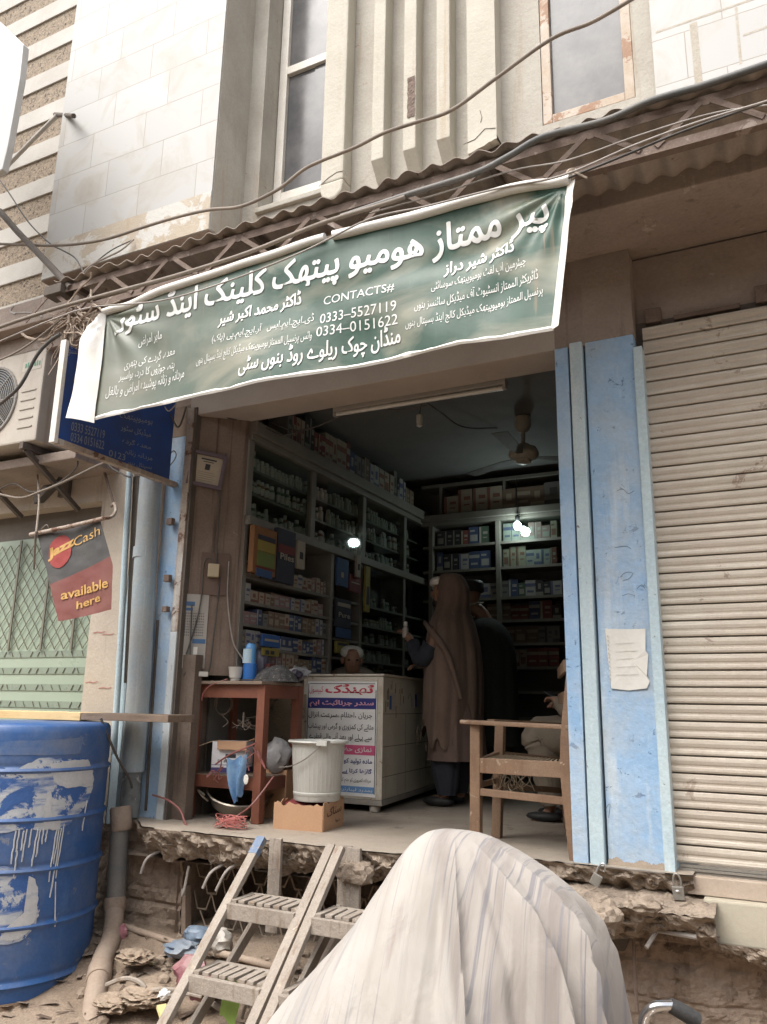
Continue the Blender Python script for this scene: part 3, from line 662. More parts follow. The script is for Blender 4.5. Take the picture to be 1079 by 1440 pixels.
sm = N('ShaderNodeMath'); sm.operation = 'ADD'; L(sx.outputs[0], sm.inputs[0]); L(_map(_noise(2.1, tc.outputs['Object']), .3, .7, -.35, .35), sm.inputs[1])
c_ = _mix(_map(sm.outputs[0], -2.0, -3.1, 0, .8), c_, (.175,.182,.145))       # sky glare on the left end, put into the colour as grey khaki
mp3 = N('ShaderNodeMapping'); mp3.inputs['Scale'].default_value = (30, 30, 1.5); L(tc.outputs['Object'], mp3.inputs['Vector'])
c_ = _mix(_map(_noise(1, mp3.outputs[0], 5), .66, .72, 0, .6), c_, (.20,.15,.095))
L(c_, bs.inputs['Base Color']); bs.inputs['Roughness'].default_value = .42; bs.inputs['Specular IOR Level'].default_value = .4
bp_ = N('ShaderNodeBump'); bp_.inputs['Strength'].default_value = .12; bp_.inputs['Distance'].default_value = .01; L(_noise(14, tc.outputs['Object'], 3, .3), bp_.inputs['Height']); L(bp_.outputs[0], bs.inputs['Normal'])
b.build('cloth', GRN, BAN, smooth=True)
# white hem: rolled top edge round a batten, bottom strip, right strip and the turned-over left flap
b = MB(); pts = [V(p.x, YB-.008+(fold(p.x, p.z)-YB), p.z+.012) for p in [bp(i/60, 0) for i in range(61)]]
b.tube(pts[:34], .022, 10); b.tube(pts[34:], .024, 10); b.build('top_hem', BANW, BAN, smooth=True)
b = MB()
b.grid(lambda u, v: surf(bp(u, 1) + V(0,0,(.021+.012*fbm((u*12,1,0)))*(1-v)-.004), -.003-.006*sin(v*3.1)), 140, 2)
b.build('bottom_hem', BANW, BAN, smooth=True)
b = MB(); b.grid(lambda u, v: surf(bp(1, v) + V(-.012+.036*u+.0*v, 0, 0), -.003) + V(0, -.02*u, .004*u), 3, 30); b.build('right_hem', BANW, BAN, smooth=True)
b = MB()
FL = [((148,440),(141,447)), ((147,470),(121,470)), ((145,500),(116,500)), ((142,540),(110,545)), ((139,570),(105,577)), ((138,597),(103,592))]
def flap(u, v):
    k = v*(len(FL)-1); i = min(int(k), len(FL)-2); f = k-i
    r = V(*FL[i][0],0).lerp(V(*FL[i+1][0],0), f); l = V(*FL[i][1],0).lerp(V(*FL[i+1][1],0), f); q = r.lerp(l, u)
    p = Yp(q.x, q.y, YB-.02); return V(p.x, fold(p.x, p.z)-.012-.03*sin(u*2.6), p.z)
b.grid(flap, 8, 30); b.build('left_flap', BANW, BAN, smooth=True)
b = MB(); p = Yp(797, 250, YB); q = V(-.62, 2.98, 2.22)
b.tube(spline([p+V(-.01,0,-.03), p+V(.01,-.02,.01), q, p+V(.03,.0,.0), p+V(.0,.01,-.02)], 5), .008, 6); b.tube(spline([p, p+V(.03,-.03,.0), p+V(.09,-.03,-.05)], 5), .005, 5)
b.build('rag_tie', M('old rag tie', (.42,.35,.28), (.30,.245,.19), 8, .9, .3, grain=.2), BAN, smooth=True); b = MB()
p = Yp(145, 440, YB); b.tube(spline([p+V(.02,0,-.02), p+V(-.02,-.01,.03), p+V(-.1,0,.09), p+V(-.16,.04,.2)], 5), .007, 6); b.tube(spline([p, p+V(-.06,-.02,-.02), p+V(-.10,-.01,-.08), p+V(-.08,0,-.14)], 5), .006, 5)
b.build('rag_tie', M('old rag ties', (.42,.35,.28), (.30,.245,.19), 8, .9, .3, grain=.2), BAN, smooth=True)
WHT = flat('white print', (.72,.72,.69), .45)
def bw(s, l, r, h, bold=0.0, cut=0.0, heavy=0.0):
    a, c = Yp(*l, YB), Yp(*r, YB); mx_, my_ = (l[0]+r[0])/2, (l[1]+r[1])/2; hh = Yp(mx_, my_-h, YB).z - Yp(mx_, my_, YB).z
    lettering(b, s, a, c, hh, lambda p: surf(p, -.0022), bold, cut=cut, heavy=heavy)
b = MB()
bw('پیر ممتاز ھومیو پیتھک کلینک اینڈ سٹور', (163,476), (773,330), 56, .0, .04, .0042); 
b.build('headline', WHT, BAN)
b = MB()
bw('ڈاکٹر شیر دراز', (623,388), (725,362), 25, .0, 0, .0022); bw('ڈاکٹر محمد اکبر شیر', (311,464), (425,434), 24, .0, 0, .0022)
bw('چیئرمین اپ لفٹ ہومیوپیتھک سوسائٹی', (606,412), (742,380), 17); bw('ڈائریکٹر الممتاز انسٹیوٹ آف میڈیکل سائنسز بنوں', (584,440), (761,402), 18); bw('پرنسپل الممتاز ہومیوپیتھک میڈیکل کالج اینڈ ہسپتال بنوں', (572,468), (768,426), 19)
bw('ڈی۔ایچ۔ایم۔ایس   آر۔ایچ۔ایم۔پی (پاک)', (303,490), (444,459), 17); bw('وائس پرنسپل الممتاز ہومیوپیتھک میڈیکل کالج اینڈ ہسپتال بنوں', (279,520), (443,485), 18)
bw('منڈان چوک ریلوے روڈ بنوں سٹی', (345,538), (564,492), 35, 0, 0, .0015)
bw('ماہر امراض', (193,489), (228,480), 15); bw('معدہ، گردے کی پتھری', (174,523), (246,503), 17); bw('پتہ، جوڑوں کا درد، بواسیر', (168,540), (245,522), 16); bw('مردانہ و زنانہ پوشیدہ امراض و بالغل', (153,565), (260,537), 19)
b.build('urdu_lines', WHT, BAN)
b = MB()
bw('CONTACTS#', (457,432), (556,412), 13); bw('0333–5527119', (453,458), (559,438), 14); bw('0334–0151622', (449,477), (561,457), 14)
b.build('phone_numbers', WHT, BAN)

# ------------------------------------------------------------------ blue board projecting from the pillar
XS = -3.5
SG = thing('hanging_sign', (XS, 3.3, 1.4), 'dark blue metal sign board with faint hand lettering jutting out from the left pillar', 'sign')
BLUES = M('dark blue enamel', (.03,.10,.40), (.025,.08,.32), 3, .45, .08, grain=.08, spot=(.07,.10,.2), spsc=9, spthr=.68, dust=(.05,.075,.17))
c1, c2 = Xp(77,620,XS), Xp(252,676,XS); zt = 1.96
b = MB(); b.box(XS-.012, XS, c1.y+.012, 3.84, c1.z+.02, zt); b.build('panel', BLUES, SG)
b = MB(); b.box(XS-.03, XS+.012, c1.y-.014, c1.y+.012, c1.z-.01, zt+.02); b.build('end_frame', WHITEP, SG, bevel=.003)
b = MB(); b.box(XS-.03, XS+.012, c1.y+.012, 3.93, c1.z-.012, c1.z+.02); b.build('bottom_frame', RUSTW, SG, bevel=.003)
b = MB()
def sw(s, l, r, h):
    a, c = Xp(*l, XS+.004), Xp(*r, XS+.004)
    lettering(b, s, a, c, h/330, lambda p: V(XS+.004, p.y, p.z), .0)
sw('0333 5527119', (100,605), (147,617), 17); sw('0334 0151622', (99,620), (146,632), 17); sw('0123', (153,641), (176,648), 13)
sw('ہومیوپیتھک', (168,590), (214,600), 18); sw('میڈیکل سٹور', (170,606), (212,617), 17); sw('معدہ گردہ', (172,624), (212,634), 14); sw('مردانہ زنانہ', (176,640), (214,650), 14); sw('ہسپتال بنوں', (176,654), (213,662), 12); sw('سٹور', (92,500), (108,502), 22)
b.build('lettering', flat('worn pale lettering', (.32,.35,.40)), SG)

# ------------------------------------------------------------------ dark grey and red cloth sign on a rod
JS = thing('flag_sign', (-3.75, 3.3, 1.05), 'tilted dark grey and dull red cloth sign with yellow lettering hanging from a rod', 'sign')
YJ = 3.3
TL, TR_, RR, BR_, BL_ = Yp(54,748,YJ), Yp(143,732,YJ), Yp(161,795,YJ), Yp(157,857,YJ), Yp(84,874,YJ)
def jz(x, z): return YJ + .012*sin(x*9+z*4) + .008*fbm((x*6, z*6, 1))
def jp(u, v):
    r = TR_.lerp(RR, v/.5) if v < .5 else RR.lerp(BR_, (v-.5)/.5)
    p = TL.lerp(BL_, v).lerp(r, u); return V(p.x, jz(p.x, p.z), p.z)
JG = M('dusty dark grey print', (.05,.05,.053), (.07,.067,.064), 4, .6, .1, grain=.08, dust=(.095,.088,.078)); JR = M('dusty dull red print', (.20,.06,.05), (.17,.055,.045), 4, .6, .1, grain=.08, dust=(.20,.09,.07))
b = MB(); lim = lambda u: .60-.20*u
g = [[b.bm.verts.new(jp(i/24, lim(i/24)*j/20 if j <= 20 else lim(i/24)+(1-lim(i/24))*(j-20)/20)) for j in range(41)] for i in range(25)]
for i in range(24):
    for j in range(40):
        b.mi = 1 if j >= 20 else 0; b.face([g[i][j], g[i+1][j], g[i+1][j+1], g[i][j+1]])
b.build('cloth', [JG, JR], JS, smooth=True)
b = MB(); c = Yp(82,775,YJ-.012); b.grid(lambda u, v: V(c.x + .085*v*cos(6.2832*u), jz(c.x+.085*v*cos(6.2832*u), c.z+.10*v*sin(6.2832*u))-.004, c.z+.10*v*sin(6.2832*u)), 28, 3, closed=True); b.build('red_disc', flat('red disc', (.32,.05,.045)), JS)
YEL = flat('faded amber print', (.56,.33,.10), .6)
b = MB()
def jw(s, l, r, h, bold): lettering(b, s, Yp(*l, YJ), Yp(*r, YJ), h/300, lambda p: V(p.x, jz(p.x, p.z)-.0055, p.z), bold, up=V(-.18,0,1).normalized(), cut=.03)
jw('Jazz', (69,791), (103,770), 23, .05); jw('Cash', (102,769), (143,752), 17, .0); jw('available', (87,844), (154,826), 17, .02); jw('here', (107,857), (141,845), 14, .02)
b.build('lettering', YEL, JS)
b = MB(); b.tube([Yp(43,752,YJ-.02), Yp(100,740,YJ-.02), Yp(146,729,YJ-.02)], .013, 10); b.tube(spline([Yp(146,729,YJ-.02), Yp(157,727,YJ+.05), Yp(163,718,YJ+.2), Yp(161,708,YJ+.35), Yp(157,712,YJ+.5)], 6), .010, 8); b.build('rod', RUSTW, JS, smooth=True)
b = MB(); b.bar(Yp(146,660,3.9), Yp(160,707,3.75), .014, .014); b.box(*[k for q in ((Yp(146,660,3.92),),) for k in (q[0].x-.02, q[0].x+.02, 3.88, 3.94, q[0].z-.02, q[0].z+.02)]); b.build('stay', RUST, JS)
b = MB(); b.tube(spline([Yp(53,668,3.7), Yp(55,705,3.5), Yp(52,740,YJ-.02), Yp(50,760,YJ), Yp(48,800,3.6)], 5), .007, 6); b.tube(spline([Yp(58,745,YJ-.02), Yp(66,738,YJ-.04), Yp(70,746,YJ-.02)], 4), .004, 5); b.build('rope', CABLEG, JS)

# ------------------------------------------------------------------ sheet of paper on the pillar
pp = [(851,884),(880,885),(908,884),(908,915),(912,920),(910,950),(914,958),(910,968),(884,971),(860,968),(855,925)]
b = MB(); poly = [Yp(x, y, YF-.006) for x, y in pp]; cc = sum(poly, V(0,0,0))/len(poly); n = len(poly)
cv = b.bm.verts.new(cc+V(0,-.006,0)); vv = [b.bm.verts.new(p+V(0,-.004*(i % 2),0)) for i, p in enumerate(poly)]
for i in range(n): b.face([vv[i], vv[(i+1) % n], cv])
NP = b.build('paper_notice', PAPER); tag(NP, 'sheet of crumpled white paper stuck on the blue right pillar', 'paper')
b = MB()
for i in range(11): q = Yp(855+i*.35, 895+i*6, YF-.014); b.box(q.x-.003,q.x+.003,q.y-.001,q.y,q.z-.004,q.z+.004)
for i in range(5): b.bar(Yp(866,905+i*11,YF-.0135), Yp(866+random.randint(18,32),904+i*11,YF-.0135), .0014, .001)
b.build('faint_writing', flat('faint grey print', (.50,.49,.47)), NP)
b = MB()
for pts in (((872,812),(880,805),(890,806),(884,814),(876,816)), ((896,828),(903,822),(908,830)), ((875,838),(884,835),(893,838)), ((865,770),(880,768),(888,772)), ((868,690),(876,688),(884,694),(892,690)), ((850,1140),(858,1130),(856,1150))):
    b.tube(spline([Yp(x, y, YF-.0012) for x, y in pts], 4), .0013, 4)
b.build('scratch', flat('grey blue scratches', (.17,.20,.25)), BLD)
# ------------------------------------------------------------------ left wall cabinet
XC = -3.1          # its front plane
CB = thing('wall_cabinet', (-3.2, 5.7, FLOOR), 'long dim glass fronted cabinet with open shelves along the left inner wall', 'cabinet')
SHZ = [.80, .635, .49, .345, .215]
b = MB(); b.box(-3.345, -3.33, 4.2, 7.3, FLOOR, 1.84); b.build('back_board', M('grey cabinet back', (.15,.145,.13), (.11,.105,.095), 3, .7, grain=.1), CB)
b = MB(); b.box(-3.345, XC+.05, 4.15, 7.3, 1.765, 1.85); b.box(-3.345, XC+.02, 4.15, 7.3, 1.72, 1.765); b.build('top_ledge', SHELFW, CB, bevel=.006)
b = MB(); b.box(-3.345, XC+.03, 4.15, 7.3, 1.135, 1.195); b.build('middle_ledge', SHELFW, CB, bevel=.005)
for y in (4.17, 4.98, 5.80, 6.62):
    b = MB(); b.box(XC-.045, XC+.004, y-.03, y+.03, 1.195, 1.72); b.build('upright', SHELFW, CB, bevel=.004)
for y in (4.167, 5.30, 5.78, 6.62):
    b = MB(); b.box(-3.33, XC+.002, y-.022, y+.022, .16 if y < 4.5 else FLOOR, 1.135); b.build('upright', SHELFW, CB, bevel=.004)
for z in (1.375, 1.545):
    b = MB(); b.box(-3.33, XC-.05, 4.2, 7.3, z-.008, z+.008); b.build('shelf', SHELFW, CB)
for z in SHZ + [.07]:
    b = MB(); b.box(-3.33, XC-.005, 4.15, 7.3, z-.012, z+.006); b.build('shelf', SHELFW, CB)
GLS = bpy.data.materials.new('cabinet glass'); GLS.use_nodes = True; t = GLS.node_tree; g = t.nodes.new('ShaderNodeBsdfGlossy'); g.inputs['Roughness'].default_value = .04; tr = t.nodes.new('ShaderNodeBsdfTransparent'); tr.inputs[0].default_value = (.86,.90,.88,1)
lwn = t.nodes.new('ShaderNodeLayerWeight'); lwn.inputs[0].default_value = .5; pw = t.nodes.new('ShaderNodeMath'); pw.operation = 'POWER'; pw.inputs[1].default_value = 5; t.links.new(lwn.outputs['Facing'], pw.inputs[0]); fr = t.nodes.new('ShaderNodeMath'); fr.operation = 'MULTIPLY_ADD'; fr.inputs[1].default_value = .55; fr.inputs[2].default_value = .05; t.links.new(pw.outputs[0], fr.inputs[0]); mx = t.nodes.new('ShaderNodeMixShader'); t.links.new(fr.outputs[0], mx.inputs[0]); t.links.new(tr.outputs[0], mx.inputs[1]); t.links.new(g.outputs[0], mx.inputs[2]); t.links.new(mx.outputs[0], t.nodes['Material Output'].inputs[0])
for (ya, yb) in ((4.2, 4.95), (5.25, 5.77), (5.83, 6.59), (6.65, 7.28)):
    ag = {5.25: 5.0, 5.83: 4.0}.get(ya, 0); m = Matrix.Translation(V(XC-.016,(ya+yb)/2,0)) @ Matrix.Rotation(radians(-ag),4,'Z'); b = MB(); b.box(-.002, .002, ya-(ya+yb)/2, yb-(ya+yb)/2, 1.2, 1.715, m); b.build('glass_door', GLS, CB)
b = MB(); b.box(XC-.008, XC-.004, 5.82, 7.28, .10, 1.13); b.build('glass_door', GLS, CB)
# ------------------------------------------------------------------ back wall shelving
YK = 7.0
BK = thing('back_shelving', (-2.3, 7.2, FLOOR), 'dim painted shelving filled with cartons across the back wall of the shop', 'shelf')
BZ = [1.49, 1.25, .97, .76, .55, .34, .13, -.1]
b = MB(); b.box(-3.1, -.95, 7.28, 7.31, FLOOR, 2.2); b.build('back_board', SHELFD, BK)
b = MB(); b.box(-3.1, -.95, YK-.06, 7.28, 1.735, 1.80); b.box(-3.1, -.95, YK-.02, 7.28, 1.70, 1.735); b.build('ledge', SHELFW, BK, bevel=.005)
b = MB(); b.box(-3.1, -.95, YK, 7.28, 2.09, 2.12); b.build('top_board', SHELFW, BK)
for z in BZ:
    b = MB(); b.box(-3.08, -1.70, YK, 7.28, z-.014, z+.010); b.build('shelf', SHELFW, BK)
for x in (-3.0, -2.32, -1.69):
    b = MB(); b.box(x-.022, x+.022, YK-.004, 7.28, FLOOR, 1.70); b.build('upright', SHELFW, BK, bevel=.003)
for x in (-2.90, -2.25): b = MB(); b.box(x-.012, x+.012, YK+.002, 7.28, 1.80, 2.09); b.build('upright', SHELFW, BK)
b = MB(); b.box(-2.29, -1.72, YK+.02, YK+.024, 1.265, 1.695); b.build('glass_door', GLS, BK)
b = MB(); b.box(-1.66, -.95, YK-.1, 7.28, FLOOR, 1.70); b.build('side_cupboard', SHELFD, BK)

# ------------------------------------------------------------------ medicine cartons
random.seed(21)
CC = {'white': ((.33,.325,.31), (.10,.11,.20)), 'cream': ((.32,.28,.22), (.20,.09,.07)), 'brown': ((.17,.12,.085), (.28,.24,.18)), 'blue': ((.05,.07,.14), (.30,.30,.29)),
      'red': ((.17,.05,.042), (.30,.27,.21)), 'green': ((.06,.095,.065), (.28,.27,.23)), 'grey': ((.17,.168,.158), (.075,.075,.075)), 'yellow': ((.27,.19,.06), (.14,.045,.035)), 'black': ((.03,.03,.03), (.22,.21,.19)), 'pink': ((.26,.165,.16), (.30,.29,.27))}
def carton_mesh(cn, style):
    body, lab = CC[cn]; b = MB(); b.box(-.5,.5,-.5,.5,0,1)
    b.mi = 1
    if style == 0: b.box(-.5,.5,-.512,-.5,.62,.80); b.box(-.32,.32,-.512,-.5,.25,.36)
    elif style == 1: b.box(-.36,.36,-.512,-.5,.18,.55); b.box(-.38,.10,-.512,-.5,.72,.82)
    elif style == 2: b.box(-.5,.5,-.512,-.5,.03,.24); b.box(-.2,.2,-.512,-.5,.42,.76)
    else: b.box(-.5,-.30,-.512,-.5,0.02,.98); b.box(-.1,.36,-.512,-.5,.55,.70); b.box(-.1,.30,-.512,-.5,.32,.38)
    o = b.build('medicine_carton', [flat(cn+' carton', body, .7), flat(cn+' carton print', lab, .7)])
    me = o.data; bpy.data.objects.remove(o); return me
CM = {}
def carton(cn, loc, rz, w_, d_, h_, label, group, name='medicine_carton', cat='carton'):
    k = (cn, random.randrange(4))
    if k not in CM: CM[k] = carton_mesh(*k)
    o = bpy.data.objects.new(name, CM[k]); COL.objects.link(o); o.location = loc; o.rotation_euler = (0,0,rz+random.uniform(-.05,.05)); o.scale = (w_, d_, h_)
    tag(o, label, cat, group); return o
def row(p0, p1, z, room, cols, where, wr=(.045,.10), hr=(.55,.95), depth=.12, gap=.004, fill=1.0, rz=0.0, name='medicine_carton', cat='carton', noun='medicine carton', skip=.0):
    d = V(*p1)-V(*p0); L = d.length; d.normalize(); s = 0
    while s < L*fill-.03:
        cn = random.choice(cols); ww = random.uniform(*wr); run = random.choice((1,1,2,3)); hh = room*random.uniform(*hr)
        for k in range(run):
            if s+ww > L: return
            if random.random() >= skip:
                p = V(*p0)+d*(s+ww/2)
                carton(cn, (p.x, p.y, z), rz, ww, depth, hh, '%s %s standing %s' % (cn, noun, where), '%s %ss %s' % (cn, noun, where), name, cat)
            s += ww+gap
LX = XC-.085
lw = ['white','white','cream','cream','brown','pink','grey','blue']
names = ['on the topmost open shelf of the left cabinet', 'on the second open shelf of the left cabinet', 'on the third open shelf of the left cabinet', 'on the fourth open shelf of the left cabinet', 'on the lowest visible open shelf of the left cabinet']
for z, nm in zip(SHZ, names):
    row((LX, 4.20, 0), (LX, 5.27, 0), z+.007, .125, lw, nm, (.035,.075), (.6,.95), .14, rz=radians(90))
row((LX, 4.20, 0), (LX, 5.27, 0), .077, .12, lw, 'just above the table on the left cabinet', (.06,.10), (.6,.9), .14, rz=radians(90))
# rows of little medicine bottles behind the glass
JM_ = {}
def jar_mesh(cn, col):
    b = MB(); b.lathe([(.40,0),(.5,.03),(.5,.66),(.30,.76)], (0,0,0), 12, caps=True); b.mi = 1; b.lathe([(.33,.765),(.36,.77),(.36,.98),(.28,1.0)], (0,0,0), 12, caps=True); b.mi = 2; b.lathe([(.51,.14),(.51,.58)], (0,0,0), 12)
    o = b.build('medicine_bottle', [flat(cn+' bottle', col, .4), flat(cn+' bottle cap', (.45,.44,.42), .5), flat(cn+' bottle label', (.42,.41,.37), .7)], smooth=True); me = o.data; bpy.data.objects.remove(o); return me
def jars(y0, y1, x, z, room, where, skip=.12):
    y = y0
    while y < y1:
        cn, col = random.choice((('white',(.42,.42,.40)),('amber',(.20,.10,.035)),('green',(.10,.17,.11)),('pale',(.36,.33,.27)))); d = random.uniform(.034,.052); hh = room*random.uniform(.5,.92)
        for k in range(random.choice((1,2,3))):
            if y+d > y1: return
            if random.random() > skip:
                if cn not in JM_: JM_[cn] = jar_mesh(cn, col)
                o = bpy.data.objects.new('medicine_bottle', JM_[cn]); COL.objects.link(o); o.location = (x+random.uniform(-.012,.012), y+d/2, z); o.scale = (d,d,hh); o.rotation_euler = (0,0,random.uniform(0,6))
                tag(o, '%s medicine bottle standing %s' % (cn, where), 'bottle', '%s medicine bottles %s' % (cn, where))
            y += d+.006
for z, nm in ((1.197,'on the bottom glazed shelf of the left cabinet'), (1.385,'on the middle glazed shelf of the left cabinet'), (1.555,'on the top glazed shelf of the left cabinet')): jars(4.23, 6.9, XC-.085, z, .15, nm)
for z, nm in zip(SHZ, ('on the highest glazed shelf behind the counter','on the second glazed shelf behind the counter','on the third glazed shelf behind the counter','on the fourth glazed shelf behind the counter','on the lowest glazed shelf behind the counter')): jars(5.86, 6.9, XC-.085, z+.008, .12, nm, .3)
row((XC-.10, 4.6, 0), (XC-.10, 6.9, 0), 1.852, .30, ['grey','red','black','white','blue','brown','cream'], 'on top of the left cabinet', (.045,.10), (.55,.98), .16, rz=radians(90), name='ledger_box', noun='upright file box', cat='box')
nb = ['on the lit shelf under the bulb','on the second shelf under the bulb','on the third back shelf','on the fourth back shelf','on the fifth back shelf','on the sixth back shelf']
bk = ['grey','brown','cream','white','black','green','red','blue']
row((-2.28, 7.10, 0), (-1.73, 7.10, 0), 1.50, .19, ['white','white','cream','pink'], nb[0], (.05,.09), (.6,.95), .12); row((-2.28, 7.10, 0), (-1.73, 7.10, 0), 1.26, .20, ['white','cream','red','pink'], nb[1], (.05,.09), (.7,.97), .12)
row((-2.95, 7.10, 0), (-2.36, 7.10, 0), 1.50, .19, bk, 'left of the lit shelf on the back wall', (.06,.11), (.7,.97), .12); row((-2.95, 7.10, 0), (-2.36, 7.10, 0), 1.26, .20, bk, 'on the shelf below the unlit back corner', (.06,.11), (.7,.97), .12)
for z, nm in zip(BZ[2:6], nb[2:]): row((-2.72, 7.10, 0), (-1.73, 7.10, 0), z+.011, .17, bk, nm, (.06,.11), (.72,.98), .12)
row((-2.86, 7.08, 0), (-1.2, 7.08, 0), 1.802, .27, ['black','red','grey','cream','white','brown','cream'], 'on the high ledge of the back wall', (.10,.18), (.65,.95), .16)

# ------------------------------------------------------------------ posters and papers on the cabinet
def slab_on_x(name, corners, x, mats, label, cat, th=.02):
    pass
ORANGE = flat('orange print', (.22,.10,.035)); YELLOW = flat('yellow print', (.27,.22,.05)); GREENP = flat('lime print', (.14,.18,.05)); BLUEPR = flat('blue print', (.035,.075,.18)); DKRED = flat('dark red print', (.14,.028,.026)); DKB = flat('blue black print', (.03,.032,.05)); CREAMP = flat('cream print', (.36,.32,.26))
PO = thing('display_carton', (-3.0, 4.2, .8), 'orange and yellow display carton leaning against the left cabinet', 'carton')
XPp = -3.03
def xr(mb, px0, py0, px1, py1, x, th=.004, tilt=0):
    a, c = Xp(px0, py0, x), Xp(px1, py1, x); mb.box(x-th, x, min(a.y,c.y), max(a.y,c.y), min(a.z,c.z), max(a.z,c.z))
def zs(y0, y1, z0, z1, x, mb, th=.004): mb.box(x-th, x, y0, y1, z0, z1)
b = MB(); b.box(-3.07, -3.03, 4.16, 4.42, .82, 1.13); b.build('carton_body', ORANGE, PO, bevel=.003)
for nm, (y0,y1,z0,z1), m in (('yellow_panel',(4.20,4.40,.97,1.04),YELLOW), ('lime_panel',(4.20,4.40,.87,.965),GREENP), ('dark_panel',(4.20,4.40,1.045,1.075),DKB), ('blue_panel',(4.20,4.38,.80,.85),BLUEPR), ('red_stripe',(4.19,4.41,.855,.866),DKRED)):
    b = MB(); zs(y0,y1,z0,z1,-3.026,b); b.build(nm, m, PO)
PO2 = thing('display_carton', (-3.0, 4.5, .8), 'black and red display carton beside the orange one', 'carton')
b = MB(); b.box(-3.075, -3.035, 4.44, 4.66, .80, 1.17); b.build('carton_body', DKB, PO2, bevel=.003)
b = MB(); zs(4.45,4.65,1.0,1.06,-3.031,b); b.build('red_panel', DKRED, PO2)
b = MB(); lettering(b, 'Piles', V(-3.03,4.47,.955), V(-3.03,4.64,.955), .045, lambda p: V(-3.029,p.y,p.z), .02); b.build('lettering', CREAMP, PO2)
def card(name, y0, y1, z0, z1, x, m, label, cat, extra=()):
    T = thing(name, (x, (y0+y1)/2, z0), label, cat); b = MB(); b.box(x-.02, x, y0, y1, z0, z1); b.build('card', m, T, bevel=.002)
    for nm, (a0,a1,c0,c1), mm in extra: b = MB(); zs(a0,a1,c0,c1,x+.003,b,.003); b.build(nm, mm, T)
    return T
card('price_card', 4.70, 4.80, .93, 1.13, -3.04, CREAMP, 'narrow cream card with dark mark hanging below the middle ledge', 'card', [('dark_mark',(4.73,4.77,1.0,1.05),INK)])
card('poster', 5.34, 5.52, .90, 1.12, -3.08, BLUEPR, 'dark blue printed poster fixed below the middle ledge', 'poster', [('pale_spot',(5.40,5.44,.97,1.01),CREAMP)])
card('poster', 5.54, 5.74, .88, 1.02, -3.08, DKRED, 'dark red poster below the narrow cream card in the cabinet middle', 'poster', [('pale_line',(5.57,5.71,.95,.96),CREAMP)])
card('price_card', 5.60, 5.67, 1.0, 1.18, -3.05, CREAMP, 'narrow cream card above the dark red poster', 'card', [('dark_mark',(5.62,5.65,1.06,1.11),INK)])
card('yellow_strip', 5.78, 5.86, .74, 1.12, -3.06, YELLOW, 'tall narrow yellow cardboard strip hanging on the cabinet', 'card', [('dark_mark',(5.80,5.84,.8,.95),DKB)])
T = card('poster', 5.34, 5.58, .58, .80, -3.08, DKB, 'black and white poster with pale lettering and blue foot', 'poster', [('pale_band',(5.36,5.56,.74,.77),CREAMP), ('blue_foot',(5.34,5.58,.50,.575),BLUEPR)])
b = MB(); lettering(b, 'Pure', V(-3.07,5.37,.655), V(-3.07,5.55,.655), .04, lambda p: V(-3.073,p.y,p.z), .02); b.build('lettering', CREAMP, T)
card('price_card', 5.36, 5.56, .38, .47, -3.08, YELLOW, 'small yellow card below the black and white poster', 'card', [('dark_mark',(5.38,5.54,.44,.46),INK)])
card('medicine_pack', 4.36, 4.56, .36, .44, -3.06, flat('bright blue pack',(.03,.10,.30)), 'bright blue blister pack display above the table', 'pack', [('pale_stripe',(4.38,4.54,.395,.41),CREAMP)])
card('medicine_pack', 4.36, 4.54, .30, .35, -3.05, YELLOW, 'yellow pack with three dark windows under the bright blue one', 'pack', [('dark_window',(4.38,4.42,.31,.335),INK), ('dark_window',(4.44,4.48,.31,.335),INK)])

# framed certificate, switch box and calendar on the splayed plank reveal
RA, RB = V(-3.37,3.92,0), V(-3.105,4.142,0); rd = (RB-RA).normalized(); rn = V(rd.y, -rd.x, 0)
RM = Matrix(((rd.x,-rn.x,0,RA.x),(rd.y,-rn.y,0,RA.y),(0,0,1,0),(0,0,0,1)))      # local x along the reveal, -y towards the street
def rb(T, nm, mat, *boxes, bev=0, mtx=None):
    b = MB()
    for (x0,x1,z0,z1,o0,o1) in boxes: b.box(x0,x1,-o1,-o0,z0,z1, RM @ mtx if mtx is not None else RM)
    return b.build(nm, mat, T, bevel=bev)
FR = thing('framed_certificate', RM @ V(.09,0,1.38), 'framed certificate in a purple grey frame on the left plank wall', 'picture')
tl = Matrix.Translation(V(.085,0,1.48)) @ Matrix.Rotation(radians(8), 4, 'Y')
rb(FR,'frame',flat('purple grey frame',(.14,.10,.12),.5),(-.115,.115,.095,.12,.002,.025),(-.115,.115,-.12,-.095,.002,.025),(-.115,-.09,-.095,.095,.002,.025),(.09,.115,-.095,.095,.002,.025),bev=.003,mtx=tl)
rb(FR,'sheet',flat('cream certificate',(.46,.40,.31)),(-.09,.09,-.095,.095,.003,.008),mtx=tl)
rb(FR,'portrait',INK,(-.016,.016,.0,.04,.008,.0095),mtx=tl)
rb(FR,'heading',INK,(-.05,.05,.066,.076,.008,.0095),(-.035,.035,.052,.057,.008,.0095),mtx=tl)
rb(FR,'faint_lines',flat('faint lines',(.30,.25,.2)),*[(-.06,.05+.01*(k % 2),-.02-.014*k,-.017-.014*k,.008,.0095) for k in range(5)],mtx=tl)
EB = thing('switch_box', RM @ V(.2,0,.8), 'small cream electric switch box on a brown board with loose wires', 'switch')
rb(EB,'board',flat('brown board',(.13,.085,.065)),(.09,.27,.66,.93,.001,.012)); rb(EB,'cover',flat('cream bakelite',(.46,.38,.25),.5),(.135,.205,.77,.855,.012,.05),bev=.006)
CA = thing('calendar', RM @ V(.07,0,.3), 'white wall calendar with dotted dates and blue heading panels near the door jamb', 'calendar')
rb(CA,'sheet',flat('dingy calendar paper',(.36,.34,.31)),(.0,.155,.20,.66,.001,.006))
